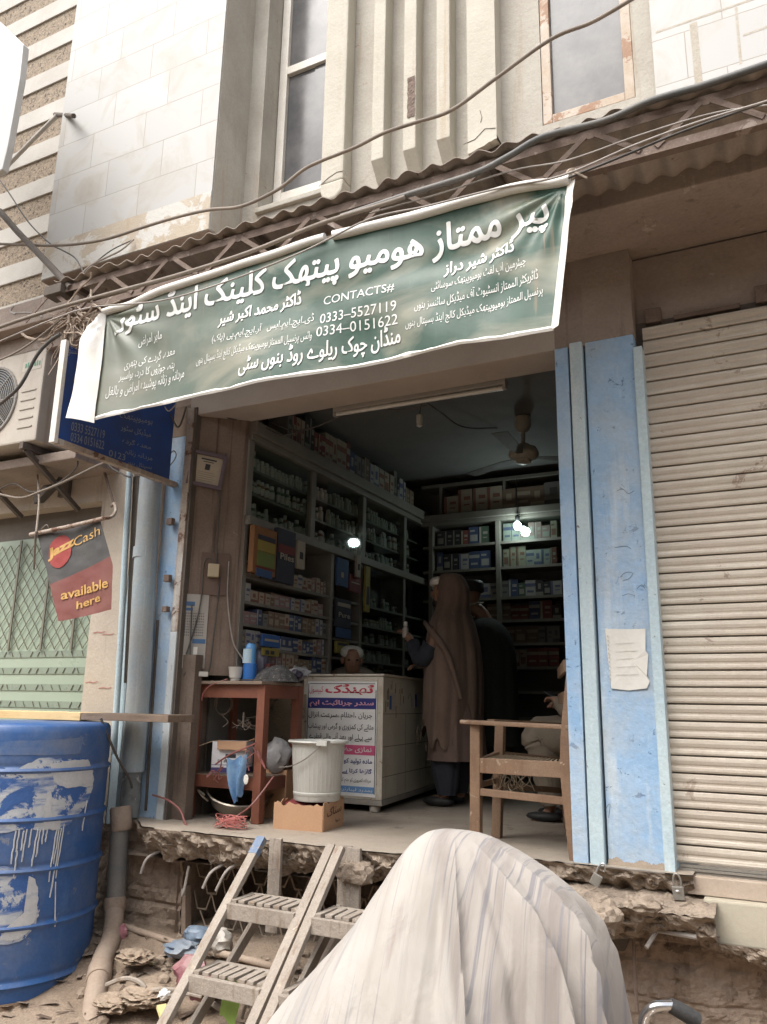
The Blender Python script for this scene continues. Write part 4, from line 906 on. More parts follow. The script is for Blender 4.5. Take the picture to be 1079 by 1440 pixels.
rb(CA,'blue_heading',flat('calendar blue',(.06,.14,.28)),(.0,.07,.585,.612,.006,.0075),(.0,.06,.555,.572,.006,.0075),(.07,.15,.352,.38,.006,.0075))
random.seed(2); rb(CA,'dates',INK,*[(.006+.012*i, .006+.012*i+.005, .535-.017*j, .540-.017*j+random.random()*.003, .006, .0075) for i in range(11) for j in range(9)])
rb(CA,'white_tag',PAPER,(.08,.105,.25,.33,.006,.009))
b = MB(); b.box(.12,.18,-.04,-.001,.15,.18,RM); tag(b.build('socket', flat('white socket',(.6,.58,.53),.4), bevel=.004), 'small white socket above the left end of the table', 'socket')
def Rp(px, py, o=.01):
    r = ray(px, py); q = r*(rn.dot(RA)/rn.dot(r)); return q + rn*o
# wires on the plank wall and under the lintel
def wire(name, pts, r, m, label, cat='cable', n=6, grp=None):
    b = MB(); b.tube(spline(pts, 6), r, n); return tag(b.build(name, m, smooth=True), label, cat, grp)
xw = -3.30
for k, pts in enumerate([[(303,800),(297,786),(288,790),(285,812),(283,842),(275,880),(262,920)], [(309,812),(306,850),(300,900),(295,940),(290,948)], [(318,640),(312,680),(309,720),(306,760),(304,795)], [(285,560),(300,575),(318,588),(333,592)], [(270,850),(268,900),(266,935),(258,950)], [(322,790),(320,840),(327,900),(340,925),(352,945)]]):
    wire('cable', [Rp(x, y, .014+.002*k) for x, y in pts], .0045, CABLE if k < 5 else WIREL, ['black cable looping from the switch box down the planks', 'black cable hanging straight under the switch box', 'thin black cable running from the certificate to the switch box', 'black cable drooping under the lintel corner', 'black cable dangling past the calendar', 'pale cable hanging in front of the cartons'][k])
# ------------------------------------------------------------------ ceiling things
TU = thing('tube_light', (-1.9, 4.2, 1.84), 'unlit fluorescent tube along the underside of the lintel', 'light')
ta, tb_ = Yp(470,583,4.19), Yp(712,545,4.19)
b = MB(); b.box(ta.x, tb_.x, 4.17, 4.23, ta.z+.012, ta.z+.045); b.build('batten', flat('dull batten', (.36,.33,.29)), TU, bevel=.004)
b = MB(); b.tube([V(ta.x+.02,4.19,ta.z), V(tb_.x-.02,4.19,tb_.z)], .014, 10); b.build('tube', flat('milky tube', (.62,.60,.55), .3), TU, smooth=True)
for xx in (ta.x, tb_.x-.02): b = MB(); b.box(xx, xx+.02, 4.175, 4.205, ta.z-.018, ta.z+.014); b.build('holder', flat('grey holder',(.3,.28,.25)), TU)
LH = thing('lamp_holder', (-2.05, 4.6, 1.85), 'small white lamp holder dangling on a wire below the ceiling without a bulb', 'lamp holder')
p = Yp(590,592,4.6); b = MB(); b.lathe([(.006,.05),(.02,.04),(.022,-.01),(.018,-.03),(.02,-.035),(.004,-.045)], p, 14, caps=True); b.build('holder', flat('white holder',(.55,.53,.48),.4), LH, smooth=True)
b = MB(); b.tube(spline([p+V(0,0,.04), p+V(.01,0,.1), p+V(.05,0,.2), p+V(.06,.1,.36)], 5), .004, 6); b.build('flex', CABLE, LH)
pts = [(600,566),(620,580),(650,600),(690,602),(722,600)]
wire('cable', [Yp(x, y, 4.9+.002*i*150) for i, (x, y) in enumerate(pts)], .005, CABLE, 'black cable sagging across the ceiling to the fan')
wire('cable', [Yp(x, y, 4.3) for x, y in ((378,592),(420,606),(470,590),(520,572),(560,577),(600,570))], .0045, CABLE, 'black cable slung below the lintel beside the tube light')
wire('cable', [Yp(x, y, 4.25) for x, y in ((335,590),(370,600),(400,612),(440,600))], .0045, CABLE, 'black cable crossing the front corner of the cabinet top')
FA = thing('ceiling_fan', (-1.67, 5.75, 2.2), 'dusty cream ceiling fan seen from below near the back of the shop', 'fan')
fc = V(-1.67, 5.7, 0); FANM = M('dusty cream enamel', (.50,.46,.37), (.36,.33,.26), 6, .45, .1, dust=(.3,.27,.21), grain=.1)
b = MB(); b.lathe([(.02,2.2),(.06,2.19),(.065,2.12),(.045,2.08),(.02,2.06)], fc, 20, caps=True); b.build('canopy_cup', FANM, FA, smooth=True)
b = MB(); b.lathe([(.016,2.1),(.016,1.98),(.05,1.965),(.06,1.93)], fc, 14); b.build('rod', FANM, FA, smooth=True)
b = MB(); b.lathe([(.03,1.95),(.10,1.935),(.115,1.90),(.115,1.88),(.10,1.855),(.06,1.84),(.055,1.82),(.03,1.81),(.004,1.808)], fc, 28, caps=True); b.build('motor', FANM, FA, smooth=True)
for k in range(3):
    a = .55+2.0944*k; d = V(cos(a), sin(a), 0); e = V(-sin(a), cos(a), 0); b = MB(); c = fc+V(0,0,1.865)
    b.prism([c+d*.10-e*.02, c+d*.20-e*.05, c+d*.62-e*.065, c+d*.62+e*.055, c+d*.20+e*.05, c+d*.10+e*.02], V(0,0,.004)); b.build('blade', flat('dim fan blade',(.10,.095,.08)), FA)
BU = thing('hanging_bulb', (-2.1, 6.92, 1.55), 'lit white energy saving bulb hanging in front of the back shelves', 'lamp')
EM = bpy.data.materials.new('lit bulb'); EM.use_nodes = True; e = EM.node_tree.nodes['Principled BSDF']; e.inputs['Emission Color'].default_value = (.80,1.0,.95,1); e.inputs['Emission Strength'].default_value = 14; e.inputs['Base Color'].default_value = (.8,.8,.8,1)
bc = Yp(728, 739, 6.92); b = MB(); b.lathe([(.004,-.042),(.022,-.038),(.036,-.015),(.036,.005),(.024,.026),(.016,.035)], bc, 18, caps=True); b.build('bulb', EM, BU, smooth=True)
b = MB(); b.lathe([(.016,.035),(.022,.04),(.022,.085),(.008,.10)], bc, 14, caps=True); b.tube([bc+V(0,0,.09), bc+V(.0,.0,.45)], .004, 6); b.build('holder', BLACK, BU, smooth=True)
pl = bpy.data.lights.new('bulb_light', 'POINT'); pl.energy = 1.7; pl.color = (.84,1.0,.97); pl.shadow_soft_size = .045; plo = bpy.data.objects.new('bulb_light', pl); COL.objects.link(plo); plo.location = bc+V(0,-.05,-.01); plo.parent = BU; plo.matrix_parent_inverse = Matrix.Translation(BU.location).inverted()

# ------------------------------------------------------------------ counter with its poster
CT = thing('counter', (-2.72, 5.5, FLOOR), 'scuffed cream laminate shop counter on stub feet with a lettered poster in front', 'counter')
cx0, cx1, cy0, cy1 = -3.04, -2.425, 4.86, 6.55
b = MB(); sk = Matrix(((1,-.12,0,.12*cy0),(0,1,0,0),(0,0,1,0),(0,0,0,1)))
b.box(cx0, cx1, cy0, cy1, -.60, .185, sk); b.build('body', COUNTM, CT, bevel=.006)
b = MB(); b.box(cx0-.01, cx1+.012, cy0-.012, cy1, .186, .20, sk); b.build('top', COUNTW, CT, bevel=.004)
b = MB()
for (x0,x1,z0,z1) in ((cx0,cx0+.03,-.60,.18),(cx1-.035,cx1+.006,-.60,.18),(cx0+.03,cx1-.035,-.60,-.53),(cx0+.03,cx1-.035,.15,.18)): b.box(x0, x1, cy0-.008, cy0+.002, z0, z1)
b.build('front_frame', COUNTW, CT, bevel=.003)
b = MB(); b.box(cx0, cx1+.008, cy0-.010, cy1-.01, -.635, -.602, sk); b.build('base_rail', M('scuffed aluminium', (.34,.32,.28), (.24,.22,.19), 6, .45, .1, grain=.1), CT, bevel=.003)
b = MB()
for z in (-.06, -.27, -.46): b.box(cx1-.001, cx1+.0012, cy0+.01, cy1-.02, z-.002, z+.002, sk)
for y in (5.35, 5.85): b.box(cx1-.001, cx1+.0012, y-.0015, y+.0015, -.58, -.06, sk)
b.build('panel_seams', flat('dark seams', (.16,.135,.10)), CT)
for (x, y) in ((cx1-.06, cy0+.04), (cx1-.2, cy0+.95), (cx0+.05, cy0+.04)):
    b = MB(); b.lathe([(.022,-.005),(.034,0),(.038,.03),(.034,.046)], sk @ V(x, y, FLOOR+.004), 12, caps=True); b.build('foot', flat('pale stub foot',(.42,.39,.33)), CT, smooth=True)
PS = thing('poster_holder', (0,0,0), '', '') if False else None
yP = cy0-.012
b = MB(); b.box(-3.005, -2.462, yP, yP+.003, -.585, .150); PSH = b.build('poster', M('poster paper', (.80,.79,.77), (.74,.73,.70), 4, .5, .1, 12, grain=.03), CT)
def pz(py): return .150 - (py-955)/(1122-955)*(.735)
def pxx(px): return -3.005 + (px-433)/(531-433)*.543
def prect(nm, x0, y0, x1, y1, m, off=.0015): b = MB(); b.box(pxx(x0), pxx(x1), yP-off, yP-off+.0008, pz(y1), pz(y0)); b.build(nm, m, PSH)
NAVY = flat('poster navy', (.035,.04,.20)); PINK = flat('poster pink', (.62,.10,.22)); SKYB = flat('poster sky blue', (.14,.30,.55)); RED2 = flat('poster red', (.55,.05,.08))
prect('navy_band', 434, 980, 530, 996, NAVY); prect('pink_band', 434, 1049, 529, 1063, PINK); prect('sky_band', 434, 1108, 529, 1117, SKYB); prect('pale_disc', 466, 1082, 482, 1094, SKYB); prect('corner_blue', 463, 1094, 485, 1100, flat('poster light blue',(.30,.48,.62)))
def pl_(nm, rows, m, off=.003):
    b = MB()
    for s, x0, x1, yb, h, bold in rows: lettering(b, s, V(pxx(x0), yP, pz(yb)), V(pxx(x1), yP, pz(yb)), h*.735/167, lambda p: V(p.x, yP-off, p.z), bold)
    b.build(nm, m, PSH)
pl_('red_heading', [('ٹھنڈک', 459, 527, 976, 17, .03), ('کیپسول', 436, 456, 975, 13, 0), ('نمازی حضرات', 478, 484, 1060, 1, 0)], RED2)
pl_('pink_heading', [('سندر جرنائیٹ ایم', 437, 527, 994, 11, .03)], flat('pink letters', (.75,.40,.48)))
pl_('black_lines', [('جریان ،احتلام ،سرعت انزال', 436, 525, 1013, 12, .006), ('مثانے کی کمزوری و گرمی اور پیشاب', 436, 527, 1029, 12, .006), ('سے پہلے اور بعد آنے والے قطرے', 438, 525, 1044, 12, .006), ('مردانہ کمزوری کو ختم کرے', 481, 525, 1104, 8, 0)], INK)
pl_('white_lines', [('نمازی حضرات کیلئے', 445, 525, 1061, 10, .012), ('ہمدرد لیبارٹریز', 480, 527, 1116, 6, .01)], flat('poster white', (.7,.69,.66)))
pl_('blue_lines', [('مادہ تولید کو', 488, 526, 1077, 9, .02), ('گاڑھا کرتا ہے', 486, 526, 1091, 9, .02)], NAVY)
pl_('red_lines', [('سندر', 472, 482, 1074, 4, 0), ('جرنائیٹ', 462, 481, 1110, 5, 0)], RED2)
b = MB(); f0 = .0012
for (x0,x1,z0,z1) in ((436,528,958,959),(434,435,958,1120),(529,530,968,1118)): b.box(pxx(x0), pxx(x1), yP-.0012, yP-.0004, pz(z1), pz(z0))
b.build('thin_border', INK, PSH)
for (yy, zz) in ((4.98,.02),(5.55,.04)):
    b = MB(); b.box(cx1-.001, cx1+.002, yy, yy+.14, zz-.06, zz+.06, sk); ST = b.build('sticker', flat('small label print', (.52,.47,.42)), CT)
    b = MB(); b.box(cx1, cx1+.0035, yy+.005, yy+.05, zz-.05, zz+.04, sk); b.build('blue_mark', flat('label blue', (.06,.12,.30)), ST)
b = MB(); random.seed(8)
for k in range(16):
    y = random.uniform(4.9, 5.5); z = random.uniform(-.03, .17); b.box(cx1-.001, cx1+.0016, y, y+random.uniform(.006,.02), z-random.uniform(.02,.08), z, sk)
b.build('torn_glue', flat('glue stains', (.20,.15,.10)), CT)
for k, (x, y, m, nm) in enumerate(((-2.62,4.95,PAPER,'torn paper slip on the front edge of the counter top'),(-2.58,5.6,PAPER,'white paper sheet further back on the counter top'))):
    b = MB(); b.grid(lambda u, v: V(x-.12+.22*u, y+.16*v, .203+.006*sin(u*5+v*3)), 5, 4); tag(b.build('paper_sheet', m), nm, 'paper')

# ------------------------------------------------------------------ red brown table
ZS = Yp(302,1087,4.12).z      # lower shelf
TB = thing('table', (-3.09, 4.3, FLOOR), 'red brown wooden table with a lower shelf standing by the left jamb', 'table')
tx0, tx1, ty0, ty1 = -3.355, -2.795, 4.03, 4.46
b = MB(); b.box(tx0-.06, tx1-.005, ty0-.03, ty1, .105, .125); b.build('tabletop', M('grey worn table top', (.27,.20,.15), (.20,.15,.115), 5, .8, .2, grain=.15), TB, bevel=.004)
for (x, y) in ((tx0,ty0),(tx1-.055,ty0),(tx0,ty1-.055),(tx1-.055,ty1-.055)):
    b = MB(); b.box(x, x+.055, y, y+.055, FLOOR, .104); b.build('leg', WOODR, TB, bevel=.004)
for (x0,x1,y0,y1,z0,z1,nm) in ((tx0+.055,tx1-.055,ty0+.004,ty0+.03,.025,.104,'apron'),(tx1-.03,tx1-.004,ty0+.055,ty1-.055,.025,.104,'apron'),(tx0+.055,tx1-.055,ty0+.004,ty0+.03,ZS-.075,ZS-.004,'rail'),(tx1-.03,tx1-.004,ty0+.055,ty1-.055,ZS-.075,ZS-.004,'rail')):
    b = MB(); b.box(x0,x1,y0,y1,z0,z1); b.build(nm, WOODR, TB, bevel=.003)
b = MB(); b.box(tx0+.01, tx1-.01, ty0+.005, ty1, ZS-.012, ZS); b.build('shelf', WOODD, TB)
b = MB(); b.box(-3.34, -2.96, 4.72, 4.76, FLOOR, .06); tag(b.build('flaking_board', M('flaking plaster board', (.30,.25,.18), (.20,.16,.115), 4, .9, .3, spot=(.13,.10,.075), spsc=8, spthr=.57, grain=.15)), 'dim flaking board standing behind the table', 'board')
# things on the table
ZT = .1255
c = Yp(331, 955, 4.12); b = MB(); b.lathe([(.026,0),(.030,.006),(.030,.018),(.037,.022),(.046,.085),(.048,.088),(.043,.085),(.034,.03),(.01,.026)], (c.x, 4.12, ZT), 22, caps=True)
tag(b.build('cup', flat('white plastic cup',(.66,.64,.58),.4), smooth=True), 'small white plastic cup on the front of the red brown table', 'cup')
BT = thing('bottle', (c.x+.075, 4.15, ZT), 'blue plastic bottle with a pale front standing behind the white cup', 'bottle')
BP = flat('bright blue plastic', (.03,.16,.50), .35)
b = MB(); b.lathe([(.03,0),(.042,.005),(.042,.10),(.040,.11)], (c.x+.078, 4.16, ZT), 20, caps=True); b.build('body', BP, BT, smooth=True)
b = MB(); b.lathe([(.034,.11),(.034,.20),(.030,.225),(.018,.235)], (c.x+.078, 4.16, ZT), 20, caps=True); b.build('top', flat('light blue plastic',(.10,.30,.60),.35), BT, smooth=True)
b = MB(); b.lathe([(.0355,.112),(.0355,.20)], (c.x+.070, 4.150, ZT), 12); b.build('pale_label', flat('pale blue label',(.45,.60,.70)), BT, smooth=True)
b = MB(); random.seed(4)
def heap(u, v):
    a = 6.2832*u; r = v; x = -2.87 + .155*r*cos(a); y = 4.25 + .14*r*sin(a); h = (1-r**2.2)*.10 + .022*fbm((x*16, y*16, 2))*(1-r*.6)
    return V(x, y, ZT + max(.001, h))
b.grid(heap, 40, 16, closed=True)
SCARF = M('black and white woven scarf', (.10,.095,.09), (.03,.03,.032), 40, .95, .4, 120, spot=(.34,.32,.29), spsc=70, spthr=.60, grain=.2)
tag(b.build('scarf', SCARF, smooth=True), 'crumpled black and white patterned scarf heaped on the table end', 'scarf')
b = MB(); b.ball((-2.80, 4.36, ZT+.045), .045, 3, .3, 2.2, (1.1,.9,.8)); tag(b.build('dark_bag', M('dark navy bag',(.035,.03,.05),(.05,.035,.05),6,.5), smooth=True), 'small dark bag at the right end of the table', 'bag')
b = MB(); b.ball((-2.84, 4.45, ZT+.06), .065, 3, .35, 2.0, (1.3,.8,.7)); tag(b.build('plastic_bag', M('cloudy polythene',(.26,.26,.27),(.17,.17,.175),6,.3), smooth=True), 'crumpled cloudy plastic bag behind the scarf', 'bag')
RD = thing('tool_case', (-3.2, 4.28, ZT), 'grey translucent plastic case on the left of the table', 'case')
b = MB(); b.box(-3.30,-3.10,4.16,4.32,ZT,ZT+.09); b.build('body', flat('dim grey plastic',(.15,.155,.155),.35), RD, bevel=.008); b = MB(); b.box(-3.305,-3.095,4.155,4.325,ZT+.09,ZT+.105); b.build('lid', flat('grey lid',(.21,.215,.21),.35), RD, bevel=.004)
b = MB(); b.lathe([(.05,0),(.055,.01),(.055,.15),(.045,.19),(.03,.21)], (-3.10,4.40,ZT), 16, caps=True); tag(b.build('jar', flat('purple grey jar',(.12,.11,.15),.3), smooth=True), 'dim purple grey jar behind the tool case', 'jar')
for k, (x, y, h, cn) in enumerate(((-3.02,4.40,.12,'red'),(-2.975,4.40,.10,'white'),(-2.93,4.41,.09,'brown'))): carton(cn, (x, y, ZT), 0, .04, .06, h, '%s carton standing behind the bottle on the table' % cn, 'cartons on the table')
random.seed(6)
b = MB()
for k in range(7):
    p0 = V(random.uniform(-3.25,-2.95), random.uniform(4.1,4.3), ZT+.006); pts = [p0]
    for i in range(6): pts.append(pts[-1]+V(random.uniform(-.06,.09), random.uniform(-.05,.05), random.uniform(-.004,.012)))
    for q in pts: q.z = max(q.z, ZT+.005)
    b.tube(spline(pts, 5), .004, 5)
tag(b.build('cable_tangle', CABLE), 'tangle of black cables spread over the table top', 'cables')
wire('cable', [Yp(320,955,4.02), Yp(303,961,4.0), Yp(293,966,3.985), Yp(286,975,3.985), Yp(284,985,3.99)], .004, CABLER, 'red lead hanging over the front edge of the table')
# things on the lower shelf
CX = thing('carton', (-3.12, 4.16, -.395), 'white and violet carton with open flaps on the shelf of the table', 'carton')
Kc, Lc, Rc = Zp(302,1087,ZS+.001), Zp(268,1081,ZS+.001), Zp(302,1087,ZS+.001)+V(.20,.075,0)
ex = (Rc-Kc); W2 = ex.length/2; ex.normalize(); ey = V(-ex.y, ex.x, 0); D2 = .085; H2 = .185
Kc = Kc + V(-.03,0,0); Cc = Kc + ex*W2 + ey*D2
rot = Matrix(((ex.x,ey.x,0,Cc.x),(ex.y,ey.y,0,Cc.y),(0,0,1,ZS+.001),(0,0,0,1)))
b = MB()
for (x0,x1,y0,y1) in ((-W2,W2,-D2,-D2+.004),(-W2,W2,D2-.004,D2),(-W2,-W2+.004,-D2+.004,D2-.004),(W2-.004,W2,-D2+.004,D2-.004)): b.box(x0,x1,y0,y1,0,H2,rot)
b.box(-W2,W2,-D2,D2,0,.004,rot); b.build('body', WHITEC, CX)
b = MB(); b.box(-W2-.001,W2+.001,-D2-.001,D2+.001,.002,.032,rot); b.build('violet_base', PURPLE, CX)
b = MB(); b.box(-W2-.0015,W2+.0015,-D2-.0015,D2+.0015,.046,.049,rot); b.build('violet_line', PURPLE, CX)
def flap_(m0, nm='flap', m=CARDL): b = MB(); b.prism([rot @ V(*p) for p in m0], rot.to_3x3() @ V(0,0,.004)); b.build(nm, m, CX)
flap_([(-W2,-D2,H2),(-W2,D2,H2),(-W2-.075,D2,H2-.015),(-W2-.085,-D2,H2-.03)])
flap_([(-W2+.03,-D2,H2+.001),(W2,-D2,H2+.001),(W2+.01,-D2-.03,H2-.05),(-W2+.04,-D2-.025,H2-.045)], m=CARD)
flap_([(W2,-D2,H2),(W2,D2,H2),(W2+.05,D2,H2+.02),(W2+.05,-D2,H2+.02)], m=CARD)
b = MB(); b.box(-.02,.045,-D2-.002,-D2,.09,.112,rot); b.box(-W2-.002,-W2,-.035,.035,.125,.145,rot); b.build('black_label', INK, CX)
b = MB(); lettering(b, 'FIT BUILDING', V(-W2+.04,0,.062), V(W2-.03,0,.062), .017, lambda p: rot @ V(p.x, -D2-.002, p.z), .01)
for k in range(5): b.box(-W2-.0015,-W2,-.04,.03-.01*(k % 2),.045+.013*k,.0475+.013*k,rot)
b.build('print', INK, CX)
b = MB()
for k in range(3): b.tube([V(-3.20+.062*cos(a)+.004*k, 4.16+.01*sin(a*2+k), -.02+.062*sin(a)+.004*k) for a in [i*.21 for i in range(31)]], .0025, 5, False)
b.tube(spline([V(-3.2,4.16,-.08), V(-3.15,4.16,-.12), V(-3.18,4.15,-.15)], 4), .003, 5); tag(b.build('wire_coil', CABLEG), 'coil of thin grey wire sitting upright on the open carton', 'wire')
b = MB(); random.seed(17)
for k in range(10):
    p0 = V(random.uniform(-3.1,-2.95), 4.14+random.uniform(-.02,.06), -.155); pts = [p0+V(random.uniform(-.1,.1)*i/3, random.uniform(-.05,.05), random.uniform(-.01,.07)) for i in range(4)]; b.tube(spline(pts, 4), .002, 4, False)
b.tube([V(-3.02,4.14,-.15), V(-3.02,4.14,-.06)], .006, 6); tag(b.build('loose_wires', CABLEG), 'tuft of loose wires sticking out of the open carton', 'wires')
WK = thing('pan', (-3.12, 4.2, FLOOR), 'large tilted aluminium pan on the floor under the table', 'pan')
tm = Matrix.Rotation(radians(16), 4, 'X') @ Matrix.Rotation(radians(14), 4, 'Y')
pc = V(-3.09, 4.24, FLOOR+.035)
b = MB(); b.lathe([(.03,.0),(.12,.012),(.17,.055),(.19,.125),(.205,.13),(.198,.136),(.183,.12),(.16,.06),(.11,.022),(.01,.012)], pc, 40, m=tm); b.build('bowl', STEEL, WK, smooth=True)
b = MB(); b.tube(spline([pc + tm @ V(*q) for q in ((-.16,-.14,.105),(-.19,-.17,.14),(-.13,-.21,.14),(-.10,-.185,.105))], 5), .006, 7); b.build('handle', STEEL, WK, smooth=True)
BG = thing('plastic_bag', (-2.95, 4.02, -.6), 'blue printed plastic bag hanging from the shelf of the table', 'bag')
b = MB()
def bagf(u, v):
    q = V(*Yp(322,1068,4.0)).lerp(Yp(352,1062,4.0), u).lerp(V(*Yp(333,1130,4.0)).lerp(Yp(343,1115,4.0), u), v); return q + V(0, -.02-.02*sin(u*9+v*3)-.03*v*(1-v), .01*sin(u*14))
b.grid(bagf, 14, 18); b.build('film', M('blue printed film', (.10,.22,.42), (.22,.36,.52), 16, .3, .2, 30, spot=(.50,.14,.14), spsc=22, spthr=.62, grain=.1), BG, smooth=True)
b = MB(); q = Yp(346,1096,3.955); b.ball(q, .022, 2, 0, 1, (.8,.15,1.3)); b.build('white_oval', PAPER, BG)
RN = MB(); random.seed(31)
c = Zp(324, 1160, FLOOR+.02)
for k in range(26):
    a = random.uniform(0, 6.28); r = random.uniform(.02,.10); pts = [c + V(r*cos(a+i*1.3)*1.1, r*sin(a+i*1.3)*.6, random.uniform(-.012,.05)) for i in range(5)]; RN.tube(spline(pts, 5), .0022, 4, False)
tag(RN.build('net_bag', flat('pink red netting', (.50,.17,.15))), 'crumpled pink red net bag on the floor edge below the table', 'bag')
wire('cable', [Yp(215,1118,3.85), Yp(236,1125,3.84), Yp(254,1140,3.84), Yp(262,1160,3.80), Yp(278,1168,3.76), Yp(305,1167,3.78), Yp(330,1150,3.95), Yp(356,1130,3.98), Yp(385,1092,4.1)], .006, CABLER, 'thick red brown lead looping from the left pillar across the floor edge')
wire('cable', [Yp(303,1075,4.0), Yp(322,1062,3.99), Yp(345,1052,4.0), Yp(360,1045,4.0)], .005, CABLER, 'red brown lead draped in front of the white carton')
b = MB(); random.seed(12)
for k in range(9):
    p0 = Yp(300+k*8, 1090-k*3, 4.0); pts = [p0+V(random.uniform(-.05,.05), random.uniform(-.02,.02), random.uniform(-.06,.06)) for i in range(4)]; b.tube(spline(pts, 5), .0035, 5, False)
tag(b.build('cable_tangle', CABLER), 'tangle of red brown leads hanging at the table shelf', 'cables')
b = MB(); c = Zp(313,1158,FLOOR+.008); b.ball(c, .012, 2, .1); tag(b.build('scrap', PAPER), 'tiny white scrap lying on the floor edge left of the net bag', 'scrap')
b = MB(); c = Yp(358,1145,4.12); b.prism([c+V(-.04,0,-.06), c+V(.05,0,-.06), c+V(.05,.01,.02), c+V(-.01,.01,.04)], V(0,.02,0)); tag(b.build('card_scrap', CARDL), 'scrap of pale card behind the front leg of the table', 'card')
# bag between table and bucket
b = MB(); c = Yp(390, 1062, 4.3); b.ball(c, .09, 3, .3, 2.2, (1.0,.6,1.1)); tag(b.build('plastic_bag', M('grey polythene',(.40,.39,.38),(.28,.27,.27),6,.3), smooth=True), 'pale grey plastic bag stuffed between the table and the bucket', 'bag')
b = MB(); c = Yp(385, 1120, 4.35); b.box(c.x-.12, c.x+.12, 4.3, 4.5, FLOOR, -.40); tag(b.build('carton', CARD, bevel=.004), 'brown carton half hidden behind the bucket', 'carton')

# ------------------------------------------------------------------ carton with bucket
CB2 = thing('carton', (-2.49, 4.1, FLOOR), 'torn low brown cardboard carton with dark scrawl carrying the bucket', 'carton')
m = Matrix.Translation(V(-2.51, 4.115, FLOOR)) @ Matrix.Rotation(radians(6), 4, 'Z')
b = MB(); hw, hd = .15, .14
def torn(a, c, h0, seed):
    n = 16; bt = [b.bm.verts.new(m @ (a.lerp(c, i/n))) for i in range(n+1)]; tp = [b.bm.verts.new(m @ (a.lerp(c, i/n)+V(0,0,h0+.025*fbm((i*.45,seed,0))))) for i in range(n+1)]
    for i in range(n): b.face([bt[i], bt[i+1], tp[i+1], tp[i]])
torn(V(-hw,-hd,0), V(hw,-hd,0), .135, 1); torn(V(hw,-hd,0), V(hw,hd,0), .15, 4); torn(V(hw,hd,0), V(-hw,hd,0), .16, 2); torn(V(-hw,hd,0), V(-hw,-hd,0), .14, 3); b.quad(*[m @ V(*p) for p in ((-hw,-hd,.004),(hw,-hd,.004),(hw,hd,.004),(-hw,hd,.004))])
b.build('body', CARD, CB2, solid=.004)
b = MB(); lettering(b, 'سٹاک', V(0,-.10,.07), V(0,.10,.085), .045, lambda p: m @ V(hw+.006, p.y, p.z), .02); lettering(b, 'دوا', V(0,.02,.03), V(0,.08,.03), .022, lambda p: m @ V(hw+.006, p.y, p.z), .02); b.build('scrawl', flat('brown scrawl',(.13,.065,.04)), CB2)
b = MB(); b.ball(m @ V(-.02,0,.115), .12, 3, .15, 2, (1,1,.35)); b.build('dark_red_rag', M('dark red rag',(.20,.025,.03),(.13,.02,.025),7,.8), CB2, smooth=True)
BKT = thing('bucket', (-2.49, 4.1, FLOOR+.13), 'dirty white grey plastic bucket with wire handle sitting on the brown carton', 'bucket')
bc_ = V(-2.46, 4.11, FLOOR+.145)
b = MB()
b.lathe([(.005,.004),(.125,.004),(.130,.012),(.150,.30),(.158,.318)], bc_, 48, f=lambda p, a: p*(1) if True else p); b.lathe([(.152,.316),(.146,.30),(.126,.02)], bc_, 48)
b.build('body', PLASTICG, BKT, smooth=True)
b = MB(); b.lathe([(.150,.318),(.158,.330),(.172,.330),(.176,.322),(.172,.316),(.156,.312)], bc_, 48); b.lathe([(.129,.03),(.134,.034),(.136,.05),(.131,.055)], bc_, 48); b.build('rim', PLASTICG, BKT, smooth=True)
b = MB(); n = 14
for k in range(36):
    a = 2*pi*k/36; r0, r1 = .132, .149; d = V(cos(a), sin(a), 0); b.bar(bc_+d*r0+V(0,0,.06), bc_+d*r1+V(0,0,.29), .004, .004, d)
b.build('flutes', PLASTICG, BKT)
b = MB(); pts = [bc_+V(.17*cos(a), .17*sin(a)-.012, .30-.20*sin((a+.4)/2.6*pi)) if False else None for a in (0,)]
b.tube(spline([Yp(393,1079,bc_.y-.14), Yp(410,1077,bc_.y-.165), Yp(430,1067,bc_.y-.165), Yp(448,1052,bc_.y-.14), Yp(461,1042,bc_.y-.09)], 6), .0035, 6); b.build('handle', LOCKM, BKT, smooth=True)
b = MB(); p = bc_+V(.11,-.145,.318); b.box(p.x-.035,p.x+.035,p.y-.01,p.y+.03,p.z-.012,p.z+.018); b.build('lug', PLASTICG, BKT, bevel=.004)

# ------------------------------------------------------------------ wooden armchair seen from its side
CH = thing('armchair', (-1.3, 4.4, FLOOR), 'worn brown wooden armchair without upholstery standing beside the right pillar', 'chair')
def yF(px, py, y): return Yp(px, py, y)
yn, yfar = 4.12, 4.62
A0 = yF(670,1185,yn); A0.z = FLOOR; A1 = yF(670,1019,yn)
b = MB(); b.bar(A0, A1, .055, .05, (0,1,0)); b.build('leg', WOODB, CH, bevel=.005)
Bq = yF(699,1178,4.34); yB_ = 4.36
B0 = Zp(699,1178,FLOOR); yfar = B0.y; B1 = yF(704,1020,yfar)
b = MB(); b.bar(B0, B1, .05, .05, (0,1,0)); b.build('leg', WOODB, CH, bevel=.005)
yr = 4.06
C0 = Zp(813,1210,FLOOR); yr = C0.y
def curved(pts, w_, nm):
    b = MB(); P = spline(pts, 5); L = []; 
    for i, p in enumerate(P):
        d = (P[min(i+1,len(P)-1)]-P[max(i-1,0)]).normalized(); sx = V(0,1,0).cross(d).normalized(); L.append([b.bm.verts.new(p+sx*s*w_/2+V(0,t_*.024,0)) for s, t_ in ((-1,-1),(1,-1),(1,1),(-1,1))])
    for a, c in zip(L, L[1:]):
        for k in range(4): b.face([a[k], a[(k+1)%4], c[(k+1)%4], c[k]])
    b.face(L[0][::-1]); b.face(L[-1]); b.build(nm, WOODB, CH, bevel=.004)
